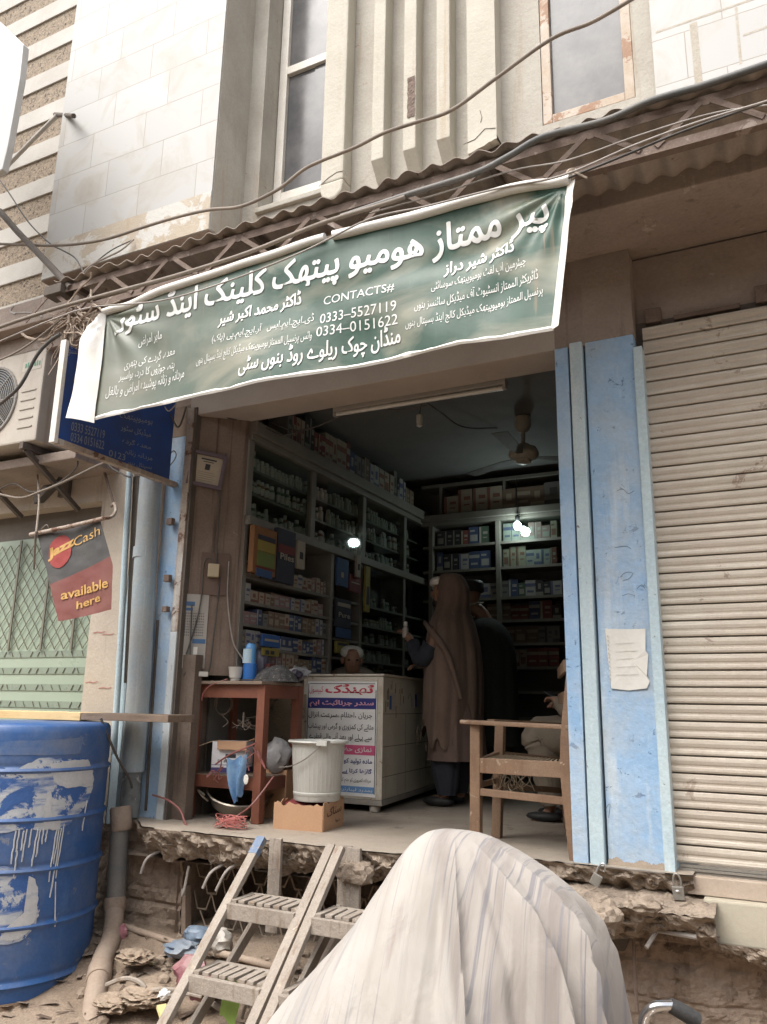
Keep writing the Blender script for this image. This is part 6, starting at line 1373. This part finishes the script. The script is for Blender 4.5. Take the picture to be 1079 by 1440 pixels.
cab([(-10,240),(12,270),(40,312),(70,342),(88,352),(105,362),(115,378),(118,392),(108,405)], (3.3,3.05), .005, CABLE, 'thin dark cable dangling beside the iron strut at the left')
cab([(188,337),(170,352),(150,362),(125,375),(105,398)], (3.28,3.0), .0055, CABLEG, 'short cable from the marble bay down to the canopy end')
cab([(188,337),(160,350),(138,366),(112,388),(98,408)], (3.28,3.02), .004, CABLE, 'thin companion of the short cable at the canopy end')
cab([(85,470),(70,480),(52,500),(30,540),(10,560),(-15,580)], 2.9, .010, CABLE, 'black cable slanting in front of the air conditioner')
cab([(85,450),(50,478),(20,497),(-15,512)], 2.92, .0055, CABLEG, 'grey wire running left from the tangle of rags')
cab([(148,650),(130,658),(110,668),(85,680),(60,690),(30,700),(0,695),(-20,690)], 3.55, .008, CABLEG, 'sagging cable below the blue board toward the flood lamp')
cab([(108,640),(109,655),(95,670),(75,683),(45,692),(20,680),(0,688)], 3.6, .005, CABLE, 'thin dark wire looping under the air conditioner')
cab([(152,652),(160,660),(175,668),(183,671)], 3.6, .006, CABLE, 'short black cable end under the blue board')
cab([(236,575),(243,590),(252,600),(262,572)], 3.8, .006, CABLE, 'dark cable at the head of the left pillar')
cab([(222,668),(232,662),(243,650),(248,640),(244,634),(236,644)], 3.85, .0035, CABLEG, 'thin curled wire on the left pillar head')
cab([(232,572),(238,578),(250,566),(255,560)], 3.6, .004, WIREL, 'pale scrap of wire under the banner near the left pillar')
b = MB(); random.seed(23)
cc = Yp(105, 455, 2.98)
for k in range(60):
    p0 = cc + V(random.gauss(0,.06), random.uniform(-.03,.05), random.gauss(0,.05)); pts = [p0]; d = V(random.uniform(-.1,.16), random.uniform(-.03,.03), random.uniform(-.10,.04))
    for i in range(4): pts.append(pts[-1]+d*.5+V(random.uniform(-.04,.04), random.uniform(-.02,.02), random.uniform(-.04,.03)))
    b.tube(spline(pts, 4), random.choice((.003,.004,.006)), 5)
for (pts) in (((98,440),(96,460),(92,475),(95,488)), ((85,445),(78,452),(60,455),(52,460)), ((110,440),(130,452),(150,455),(165,456)), ((75,470),(60,478),(40,475),(30,468))): b.tube(spline([Yp(x, y, 2.96) for x, y in pts], 5), .008, 6)
tag(b.build('rag_tangle', M('dusty rag strips',(.40,.32,.255),(.27,.21,.165),9,.95,.4,grain=.2)), 'tangle of dusty rag strips and wires tied at the left end of the canopy', 'rags')
b = MB()
for (pts) in (((15,435),(18,440),(45,440),(60,446)), ((20,430),(15,438),(22,442))): b.tube(spline([Yp(x, y, 3.3) for x, y in pts], 5), .006, 6)
tag(b.build('hook', WIREL, smooth=True), 'bent wire hook under the neighbouring ledge', 'hook')

# ------------------------------------------------------------------ rubbish on the slope
def rub(nm, px, py, y, r, sq, m, lab, cat, amp=.35, fr=2.4, sub=3, seed=0):
    p = Yp(px, py, y); b = MB(); b.ball((p.x, p.y, max(p.z, hgt(p.x, p.y)+r*sq[2]*.5)), r, sub, amp, fr, sq, seed); return tag(b.build(nm, m, smooth=True), lab, cat)
BLB = M('dull blue polythene', (.13,.20,.30), (.22,.27,.33), 9, .4, .6, 30, dust=(.25,.25,.25)); MAR = M('maroon polythene', (.26,.07,.10), (.35,.17,.19), 9, .4, .6, 30, dust=(.30,.22,.19)); WHB = M('dirty white polythene', (.48,.45,.41), (.36,.33,.29), 9, .5, .5, 30)
rub('plastic_bag', 277, 1315, 3.72, .075, (1,.7,.6), BLB, 'dull blue plastic bag behind the water pipe', 'bag', seed=1)
rub('plastic_bag', 255, 1335, 3.55, .085, (1.2,.8,.45), BLB, 'dull blue plastic bag lying in front of the water pipe', 'bag', .45, seed=2)
rub('plastic_bag', 308, 1325, 3.66, .075, (1,.8,.9), WHB, 'dirty white plastic bag behind the left rail of the ladder', 'bag', seed=3)
rub('plastic_bag', 270, 1370, 3.38, .085, (1.1,.7,.9), MAR, 'maroon plastic bag left of the ladder rail', 'bag', seed=4)
rub('plastic_bag', 285, 1390, 3.28, .075, (1.1,.8,.6), MAR, 'maroon and pink plastic bag below the second tread', 'bag', .5, seed=5)
rub('plastic_bag', 172, 1315, 3.65, .035, (.8,.7,1.2), MAR, 'small scrap of maroon plastic behind the pipe bend', 'bag', seed=6)
rub('paper_ball', 231, 1399, 3.15, .026, (1.1,.9,.8), PAPER, 'small crumpled white paper ball on the soil', 'paper', .4, seed=7)
LEAFC = M('dry brown rags', (.27,.205,.15), (.36,.285,.215), 11, .95, 1.0, 30, grain=.2)
for k, (px, py, y, r, lab) in enumerate(((190,1345,3.42,.07,'upper dusty rag heap beside the pipe bend'), (205,1400,3.18,.085,'dusty folded rag in front of the twigs'), (165,1410,3.15,.08,'dusty rag heap at the foot of the drain pipe'))):
    rub('rag', px, py, y, r, (1.3,1.0,.4), LEAFC, lab, 'rag', -.5, 1.5, 5, 10+k)
b = MB(); p = Yp(322, 1405, 3.1); b.grid(lambda u, v: p + V(-.045+.08*u+.02*v, .03*u*v, -.07+.16*v-.03*u+.01*sin(u*6)), 5, 6); tag(b.build('green_scrap', flat('bright green plastic',(.27,.40,.09),.6)), 'bright green plastic scrap lying between the ladder treads', 'scrap')
b = MB(); p = Yp(231,1427,3.0); b.box(-.05,.05,-.02,.02,-.008,.008, Matrix.Translation(V(p.x,p.y,max(p.z,hgt(p.x,p.y)+.01))) @ Matrix.Rotation(radians(-30),4,'Z') @ Matrix.Rotation(radians(25),4,'Y')); tag(b.build('foam_scrap', flat('yellow foam',(.62,.52,.24))), 'small yellow foam block by the foot of the ladder', 'scrap')
for k, (pts, r, lab) in enumerate((([(150,1385),(175,1376),(195,1380),(205,1390)], .011, 'twig beside the drain pipe'), ([(195,1402),(220,1392),(245,1392),(262,1398)], .010, 'curved twig below the white paper ball'), ([(200,1420),(230,1404),(258,1397),(285,1402)], .009, 'long twig running to the ladder rail'), ([(160,1440),(172,1425),(184,1418)], .010, 'dark stick at the bottom edge near the drain pipe'), ([(295,1408),(305,1415),(312,1420)], .012, 'short stick between the ladder rails'), ([(350,1400),(345,1415),(340,1432)], .008, 'thin stick leaning near the right rail of the ladder'))):
    b = MB(); b.tube(spline([(lambda p: V(p.x, p.y, max(p.z, hgt(p.x, p.y)+.01)))(Yp(x, y, 3.2)) for x, y in pts], 5), r, 7); tag(b.build('stick', WOODG, smooth=True), lab, 'stick')
b = MB(); p = Yp(213,1335,3.5); b.box(-.03,.03,-.01,.01,0,.006, Matrix.Translation(V(p.x,p.y,hgt(p.x,p.y)+.012))); tag(b.build('card_scrap', flat('yellowish scrap',(.5,.46,.3))), 'tiny yellowish scrap beside the blue bag', 'scrap')
b = MB(); random.seed(77)
for i in range(150):
    x = random.uniform(-3.25, -1.5); y = random.triangular(2.75, 3.8, 3.3); a = random.uniform(0, 6.3); L_ = random.uniform(.015,.06); z = hgt(x, y)+.008
    p = V(x, y, z); d = V(cos(a), sin(a), random.uniform(-.15,.35))*L_; e = V(-sin(a), cos(a), random.uniform(-.3,.3))*L_*random.uniform(.12,.5)
    b.quad(p-d-e*.7, p+d*.7-e, p+d+e, p-d*.8+e*.8)
tag(b.build('leaf_litter', M('brown litter',(.15,.105,.075),(.07,.05,.038),30,.9,.4,grain=.3)), kind='stuff')
# broken stones leaning under the ledge
for k, (px, py, y, r, sq, lab) in enumerate(((500,1226,3.60,.075,(1.2,.8,.9),'large broken stone wedged under the slab between the ladders'), (905,1272,3.6,.06,(1.2,.8,.6),'broken lump on the ledge below the right pillar'), (842,1290,3.55,.085,(1,.8,.9),'rough lump of concrete at the left end of the lower ledge'))):
    p = Yp(px, py, y); b = MB(); b.ball(p, r, 3, .45, 1.8, sq, 30+k); tag(b.build('stone', ROUGHCONC), lab, 'stone')
b = MB(); p = Yp(790,1315,3.9); b.prism([Yp(840,1310,3.86), Yp(888,1312,3.86), Yp(878,1338,3.86), Yp(840,1338,3.86)], V(0,.05,0)); tag(b.build('metal_tray', DARKIRON, bevel=.004), 'dark metal tray edge wedged under the lower ledge', 'tray')
# ------------------------------------------------------------------ people
def skinned(name, pts, edges, mat, parent=None, root=0, sub=2):
    me = bpy.data.meshes.new(name); keys = list(pts); ix = {k: i for i, k in enumerate(keys)}
    me.from_pydata([tuple(pts[k][0]) for k in keys], [(ix[a], ix[c]) for a, c in edges], [])
    o = bpy.data.objects.new(name, me); COL.objects.link(o)
    md = o.modifiers.new('s', 'SKIN'); md.use_smooth_shade = True; o.modifiers.new('u', 'SUBSURF').levels = sub
    if not me.skin_vertices: me.skin_vertices.new()
    for i, k in enumerate(keys):
        r = pts[k][1]; r = r if isinstance(r, tuple) else (r, r); me.skin_vertices[0].data[i].radius = r; me.skin_vertices[0].data[i].use_root = (i == root)
    bpy.context.view_layer.update()
    m2 = bpy.data.meshes.new_from_object(o.evaluated_get(bpy.context.evaluated_depsgraph_get())); bpy.data.objects.remove(o); bpy.data.meshes.remove(me)
    m2.materials.clear(); m2.materials.append(mat); return link(name, m2, parent)
def person_body(T, face, pel, chest, neck, head, sh, elb, hand, knee, foot, palm_dir=None, beard=True):
    """one continuous figure; face = unit vector the head looks along; pairs are (left, right)"""
    f = V(*face).normalized(); side = V(0,0,1).cross(f).normalized(); up = V(0,0,1)
    P = {}; E = []
    P['pel'] = (pel, (.135,.105)); P['waist'] = (pel.lerp(chest,.5), (.125,.095)); P['chest'] = (chest, (.15,.105)); P['nk0'] = (chest.lerp(neck,.7), (.075,.07)); P['neck'] = (neck, (.055,.055))
    jaw = head - up*.065 + f*.02
    P['jaw'] = (jaw, (.058,.066)); P['skull'] = (head+up*.015, (.076,.090)); P['crown'] = (head+up*.085, (.052,.062))
    E += [('pel','waist'),('waist','chest'),('chest','nk0'),('nk0','neck'),('neck','jaw'),('jaw','skull'),('skull','crown')]
    for i, s in enumerate('LR'):
        P['sh'+s] = (sh[i], .062); P['el'+s] = (elb[i], .042); P['wr'+s] = (hand[i]-(hand[i]-elb[i]).normalized()*.075, (.030,.024)); P['pa'+s] = (hand[i], (.040,.018))
        E += [('chest','sh'+s),('sh'+s,'el'+s),('el'+s,'wr'+s),('wr'+s,'pa'+s)]
        d = (hand[i]-elb[i]).normalized(); pd = V(0,0,-1) if palm_dir is None else palm_dir; w_ = d.cross(pd).normalized(); pd = w_.cross(d)
        for k in range(4):
            o_ = (k-1.5)*.019; ln = (.072,.08,.075,.06)[k]; a = hand[i]+d*.035+w_*o_; m_ = a+d*ln*.5+pd*.012; e = m_+d*ln*.28+pd*.032
            P['f%d%s' % (k,s)] = (a, .0095); P['g%d%s' % (k,s)] = (m_, .0088); P['h%d%s' % (k,s)] = (e, .0075); E += [('pa'+s,'f%d%s' % (k,s)),('f%d%s' % (k,s),'g%d%s' % (k,s)),('g%d%s' % (k,s),'h%d%s' % (k,s))]
        a = hand[i]-d*.01+w_*.04*(1 if i else -1); P['t0'+s] = (a, .0105); P['t1'+s] = (a+d*.035+w_*.014*(1 if i else -1)+pd*.02, .0085); E += [('pa'+s,'t0'+s),('t0'+s,'t1'+s)]
        hp = pel + (sh[i]-chest)*.55 - up*.03; P['hp'+s] = (hp, .095); P['kn'+s] = (knee[i], .058); P['an'+s] = (foot[i]+up*.06, .036); P['to'+s] = (foot[i]+f*.13+up*.02, (.038,.022))
        E += [('pel','hp'+s),('hp'+s,'kn'+s),('kn'+s,'an'+s),('an'+s,'to'+s)]
    B = skinned('body', P, E, SKIN, T)
    hc = head; 
    b = MB(); b.ball(hc+f*.092-up*.005, .017, 2, 0, 1, (1,1,1.5)); b.ball(hc+f*.098-up*.018, .013, 2); b.build('nose', SKIN, B, smooth=True)
    b = MB()
    for s in (-1, 1): b.ball(hc+side*.072*s-up*.01, .026, 2, 0, 1, (.6,.6,1.1))
    b.build('ears', SKIN, B, smooth=True)
    b = MB()
    for s in (-1, 1): b.ball(hc+f*.078+side*.032*s+up*.018, .012, 2, 0, 1, (1,1,.7))
    b.build('eyes', flat('eyes',(.05,.04,.035),.2), B, smooth=True)
    if not beard: return B
    b = MB(); b.ball(hc+f*.040-up*.080, .054, 3, .15, 3, (.95,.95,.85)); b.build('beard', HAIR, B, smooth=True)
    return B
def robe(name, rings, mat, parent, nf=13, amp=.05, seed=0, n=72, rag=0.0, open_a=None):
    """draped tube: rings of (centre, rx, ry) from top to hem with folds that deepen downward"""
    C = [V(*r[0]) for r in rings]; b = MB(); m_ = len(rings)-1
    cs = spline(C, 6); rx = [v.x for v in spline([(r[1],0,0) for r in rings], 6)]; ry = [v.x for v in spline([(r[2],0,0) for r in rings], 6)]; K = len(cs)-1
    def f(u, v):
        k = int(round(v*K)); a = 2*pi*u; ph = seed + 1.3*fbm((cos(a)*1.2, sin(a)*1.2, seed), 2)
        w_ = 1 + amp*(.15+.85*v)*(sin(a*nf+ph*3+v*1.1)+.6*sin(a*nf*.47+ph*5)) + .03*fbm((cos(a)*3, sin(a)*3, v*4+seed))
        p = cs[k] + V(rx[k]*w_*cos(a), ry[k]*w_*sin(a), 0)
        if rag and v > .8: p.z += rag*fbm((cos(a)*2.2, sin(a)*2.2, seed+3), 3)*(v-.8)*5
        return p
    b.grid(f, n, K, closed=True); return b.build(name, mat, parent, smooth=True)
def sleeve(name, a, c, d, r0, r1, mat, parent):
    b = MB(); P = spline([a, c, d], 8); b.tube(P, r0, 16, False, rs=[(r0+(r1-r0)*i/(len(P)-1))*(1+.07*sin(i*2.1)) for i in range(len(P))]); b.build(name, mat, parent, smooth=True)

# 1 customer wrapped in a brown shawl, facing left across the counter
fx, fy = -2.20, 5.52
T = thing('person', (fx, fy, FLOOR), 'standing person wrapped in a brown shawl at the counter, holding up a small bottle', 'person')
F = V(-1,.10,0); Hd = V(fx-.06, fy, .825); UPV = V(0,0,1)
hd_hand = Yp(572, 893, 5.42)
person_body(T, F, V(fx,fy,.13), V(fx,fy,.50), V(fx-.02,fy,.69), Hd, (V(fx,fy-.19,.56),V(fx,fy+.19,.56)), (V(fx-.10,fy-.22,.29),V(fx-.12,fy+.22,.30)), (hd_hand, V(fx-.30,fy+.12,.30)), (V(fx-.03,fy-.09,-.24),V(fx+.02,fy+.10,-.24)), (V(fx-.01,fy-.10,FLOOR),V(fx+.03,fy+.11,FLOOR)))
robe('shawl', [((fx-.005,fy,.965),.03,.035), ((fx,fy,.945),.085,.09), ((fx+.015,fy,.86),.118,.118), ((fx+.02,fy,.76),.118,.12), ((fx+.01,fy,.68),.13,.15), ((fx+.01,fy,.57),.16,.225), ((fx+.015,fy,.40),.19,.255), ((fx+.02,fy,.15),.20,.265), ((fx+.01,fy,-.08),.20,.262), ((fx+.0,fy,-.22),.195,.255)], SHAWL, T, 11, .055, 2, 96, .16)
b = MB()
for k in range(30):
    a = 2*pi*k/30; p = V(fx-.02+.225*cos(a), fy+.27*sin(a), -.21+.10*fbm((cos(a)*2.2, sin(a)*2.2, 5), 3)); b.bar(p, p+V(.01*cos(a*7),0,-.05), .004, .004)
b.build('fringe', SHAWL, T)
b = MB(); th = [V(fx-.17, fy-.10, .60), V(fx-.05, fy-.27, .52), V(fx+.08, fy-.28, .35), V(fx+.16, fy-.22, .05)]; b.tube(spline(th, 8), .02, 8, rs=[.012+.012*sin(i/24*3.1) for i in range(25)]); b.build('shawl_fold', SHAWL, T, smooth=True)
robe('kameez', [((fx+.03,fy,.45),.15,.2), ((fx+.03,fy,.1),.17,.22), ((fx+.04,fy,-.15),.19,.235), ((fx+.045,fy,-.37),.20,.25)], KAMEEZ, T, 9, .04, 6)
for s in (-1, 1): robe('trouser_leg', [((fx+.0,fy+.10*s,-.15),.10,.10), ((fx,fy+.10*s,-.40),.105,.10), ((fx+.01,fy+.105*s,-.60),.065,.065)], DKBLUE, T, 7, .05, 8+s)
sleeve('sleeve', V(fx-.06,fy-.22,.42), V(fx-.14,fy-.22,.32), hd_hand.lerp(V(fx-.10,fy-.22,.29),.32), .07, .05, DKBLUE, T)
b = MB(); c = Hd+V(-.015,0,.062); b.lathe([(.088,-.01),(.092,.0),(.090,.03),(.07,.05),(.02,.062)], c, 24, caps=True); b.build('cap', CAPW, T, smooth=True)
for s in (-1, 1): b = MB(); b.ball(V(fx-.06,fy+.105*s,FLOOR+.035), .05, 2, 0, 1, (2.4,.9,.7)); b.build('shoe', BLACK, T, smooth=True)
MBt = thing('medicine_bottle', hd_hand+V(0,0,.05), 'small white capped bottle held up over the counter', 'bottle')
c = hd_hand+V(-.005,-.012,.01); b = MB(); b.lathe([(.018,-.03),(.022,-.025),(.022,.035),(.010,.05),(.010,.055)], c, 16, caps=True); b.build('body', flat('pale label bottle',(.50,.46,.42),.4), MBt, smooth=True)
b = MB(); b.lathe([(.013,.055),(.015,.06),(.015,.085),(.012,.088)], c, 14, caps=True); b.build('cap', flat('white cap',(.75,.75,.72),.4), MBt, smooth=True)

# 2 man in dark olive standing behind him
gx, gy = -2.12, 6.25
T = thing('person', (gx, gy, FLOOR), 'standing person in dark olive clothes and dark cap behind the shawled customer', 'person')
Hd = Yp(664, 838, gy); gx = Hd.x+.07
person_body(T, V(-1,.2,0), V(gx+.06,gy,.10), V(gx+.06,gy,.50), V(gx+.03,gy,.74), Hd, (V(gx+.06,gy-.2,.60),V(gx+.06,gy+.2,.60)), (V(gx+.06,gy-.25,.32),V(gx+.06,gy+.25,.32)), (V(gx-.10,gy-.22,.12),V(gx-.12,gy+.2,.15)), (V(gx+.05,gy-.1,-.26),V(gx+.07,gy+.1,-.26)), (V(gx+.05,gy-.11,FLOOR),V(gx+.09,gy+.11,FLOOR)))
robe('kameez', [((gx+.04,gy,.70),.08,.10), ((gx+.06,gy,.62),.15,.23), ((gx+.07,gy,.45),.20,.29), ((gx+.07,gy,.1),.22,.27), ((gx+.06,gy,-.30),.235,.29)], DKGREEN, T, 8, .035, 3)
for s, j in ((-1,0),(1,1)): sleeve('sleeve', V(gx+.06,gy+.2*s,.58), V(gx+.06,gy+.25*s,.32), V(gx-.06,gy+.22*s,.16), .08, .055, DKGREEN, T)
for s in (-1, 1): robe('trouser_leg', [((gx+.06,gy+.1*s,-.2),.11,.11), ((gx+.07,gy+.105*s,-.62),.075,.075)], DKBLUE, T, 7, .04, s)
b = MB(); b.lathe([(.095,-.02),(.102,-.01),(.104,.015),(.098,.03),(.10,.05),(.08,.075),(.02,.085)], Hd+V(0,0,.05), 24, caps=True); b.build('cap', HAIR, T, smooth=True)
b = MB(); b.tube(spline([Hd+V(-.04,-.075,-.075), Hd+V(.02,-.095,-.082), Hd+V(.08,-.055,-.07), Hd+V(.10,0,-.062)], 6), .008, 6); b.build('collar', flat('pale collar',(.35,.34,.30)), T, smooth=True)

# 3 shopkeeper sitting behind the counter, head bowed
hd3 = Yp(495, 926, 5.42); sx, sy = hd3.x-.02, 5.50
T = thing('person', (sx, sy+.1, FLOOR), 'seated shopkeeper in a white cap and beige shirt bowed over behind the counter', 'person')
F = V(.55,-.75,-.35)
person_body(T, F, V(sx-.10,sy+.16,-.22), V(sx-.07,sy+.08,.15), V(sx-.03,sy+.05,.265), hd3+V(0,0,-.005), (V(sx-.21,sy-.0,.20),V(sx+.1,sy+.17,.19)), (V(sx-.20,sy-.20,-.02),V(sx+.16,sy+.02,-.03)), (V(sx-.06,sy-.32,.03),V(sx+.12,sy-.18,.0)), (V(sx-.12,sy-.22,-.22),V(sx+.12,sy-.12,-.22)), (V(sx-.12,sy-.22,FLOOR),V(sx+.12,sy-.12,FLOOR)), beard=False)
robe('shirt', [((sx-.04,sy+.06,.285),.07,.07), ((sx-.06,sy+.07,.25),.17,.12), ((sx-.07,sy+.09,.16),.25,.17), ((sx-.07,sy+.11,-.08),.25,.19), ((sx-.09,sy+.14,-.30),.27,.24)], BEIGE, T, 8, .03, 5)
for a, c, d in ((V(sx-.23,sy-.0,.185), V(sx-.20,sy-.20,-.02), V(sx-.11,sy-.28,.02)), (V(sx+.10,sy+.17,.13), V(sx+.16,sy+.02,-.03), V(sx+.13,sy-.12,-.005))): sleeve('sleeve', a, c, d, .075, .05, BEIGE, T)
b = MB(); m = Matrix.Rotation(radians(24), 4, V(.8,.6,0)); b.lathe([(.088,-.01),(.090,.0),(.086,.02),(.07,.038),(.03,.05),(.004,.052)], hd3+V(-.012,.02,.042), 26, m=m, caps=True); b.build('cap', CAPW, T, smooth=True)
b = MB(); b.box(sx-.3, sx+.12, sy+.02, sy+.4, -.36, -.32)
for (x, y) in ((-.28,.04),(.08,.04),(-.28,.36),(.08,.36)): b.box(sx+x, sx+x+.03, sy+y, sy+y+.03, FLOOR, -.361)
tag(b.build('stool', WOODD), 'plain dark stool under the seated shopkeeper behind the counter', 'stool')

# 4 man sitting at the right behind the armchair
qx, qy = -1.22, 5.22
T = thing('person', (qx, qy, FLOOR), 'seated person in beige clothes with hands raised, half hidden behind the right pillar', 'person')
hL, hR = Yp(783, 984, 5.12), Yp(792, 990, 5.3)
Hd = V(qx+.10, qy, .46); kn = Yp(757, 1042, 5.15)
person_body(T, V(-1,-.1,-.35), V(qx+.20,qy,-.22), V(qx+.18,qy,.10), V(qx+.15,qy,.32), Hd, (V(qx+.16,qy-.19,.20),V(qx+.18,qy+.19,.20)), (V(qx+.05,qy-.23,-.02),V(qx+.07,qy+.23,-.02)), (hL, hR), (V(kn.x+.05,qy-.12,-.20),V(kn.x+.06,qy+.14,-.20)), (V(kn.x+.08,qy-.10,FLOOR),V(kn.x+.12,qy+.14,FLOOR)))
robe('shirt', [((qx+.15,qy,.29),.075,.08), ((qx+.17,qy,.22),.15,.23), ((qx+.18,qy,.08),.19,.25), ((qx+.19,qy,-.2),.21,.26), ((qx+.17,qy,-.33),.25,.27)], BEIGE, T, 9, .04, 5)
for k, (s, h_) in enumerate(((-1, hL), (1, hR))): sleeve('sleeve', V(qx+.16,qy+.19*s,.18), V(qx+.05,qy+.23*s,-.02), h_.lerp(V(qx+.05,qy+.23*s,-.02),.25), .08, .055, BEIGE, T)
for s in (-1, 1):
    b = MB(); P = spline([V(qx+.16,qy+.10*s,-.20), V(kn.x+.06,qy+.12*s,-.17), V(kn.x+.05,qy+.12*s,-.26), V(kn.x+.10,qy+.12*s,-.58)], 8); b.tube(P, .1, 18, False, rs=[.12-.045*max(0,(i-12)/12)+.006*sin(i*2.3) for i in range(len(P))]); b.build('trouser_leg', BEIGE, T, smooth=True)
b = MB(); b.grid(lambda u, v: V(kn.x-.02+.24*v+.02*sin(u*8), qy-.20+.40*u, -.085-.25*(1-v)**2 + .012*sin(u*17)), 24, 12); b.build('shirt_lap', BEIGE, T, smooth=True)
b = MB(); b.lathe([(.092,-.02),(.096,0),(.09,.035),(.06,.06),(.01,.07)], Hd+V(.01,0,.05), 24, caps=True); b.build('cap', DKGREEN, T, smooth=True)
for s in (-1, 1): b = MB(); c = V(kn.x+.04, qy+.13*s, FLOOR+.03); b.ball(c, .05, 2, 0, 1, (2.3,.9,.6)); b.build('shoe', BLACK, T, smooth=True)
PH = thing('mobile_phone', hL+V(-.04,0,.04), 'dark mobile phone held by the seated person on the right', 'phone')
m = Matrix.Translation((hL+hR)*.5+V(-.055,0,.045)) @ Matrix.Rotation(radians(35),4,'Y'); b = MB(); b.box(-.035,.035,-.07,.07,-.004,.004,m); b.build('body', BLACK, PH, bevel=.002)
b = MB(); b.box(.022,.028,-.06,-.052,.0042,.0052,m); b.build('glint', CHROME, PH)
b = MB(); b.box(-1.30,-.98,5.02,5.44,-.36,-.32)
for (x, y) in ((-1.29,5.03),(-1.02,5.03),(-1.29,5.40),(-1.02,5.40)): b.box(x, x+.03, y, y+.03, FLOOR, -.361)
tag(b.build('stool', WOODD), 'plain dark stool under the seated person behind the right pillar', 'stool')
# ------------------------------------------------------------------ unseen building across the street, added to cut low sky light
OP = thing('added_opposite_building', (-1, -4.6, STREET), 'unseen cream building across the street, added to cut low sky light', 'building')
b = MB(); b.box(-16, 14, -7.5, -4.6, STREET, 3.7); b.build('wall', PLASTERSH, OP)
b = MB(); b.box(-16.2, 14.2, -7.6, -4.3, 3.7, 3.9); b.build('parapet', CONC, OP)
for k in range(8):
    x = -13+3.4*k; b = MB(); b.box(x, x+1.1, -4.6, -4.55, 1.9, 3.3); W_ = b.build('window', WHITEP, OP); b = MB(); b.box(x+.06, x+1.04, -4.55, -4.545, 1.96, 3.24); b.build('pane', GLASSG2, W_)
    b = MB(); b.box(x-.6, x+1.9, -4.6, -4.56, STREET, .9); b.build('shutter', SHUT, OP)
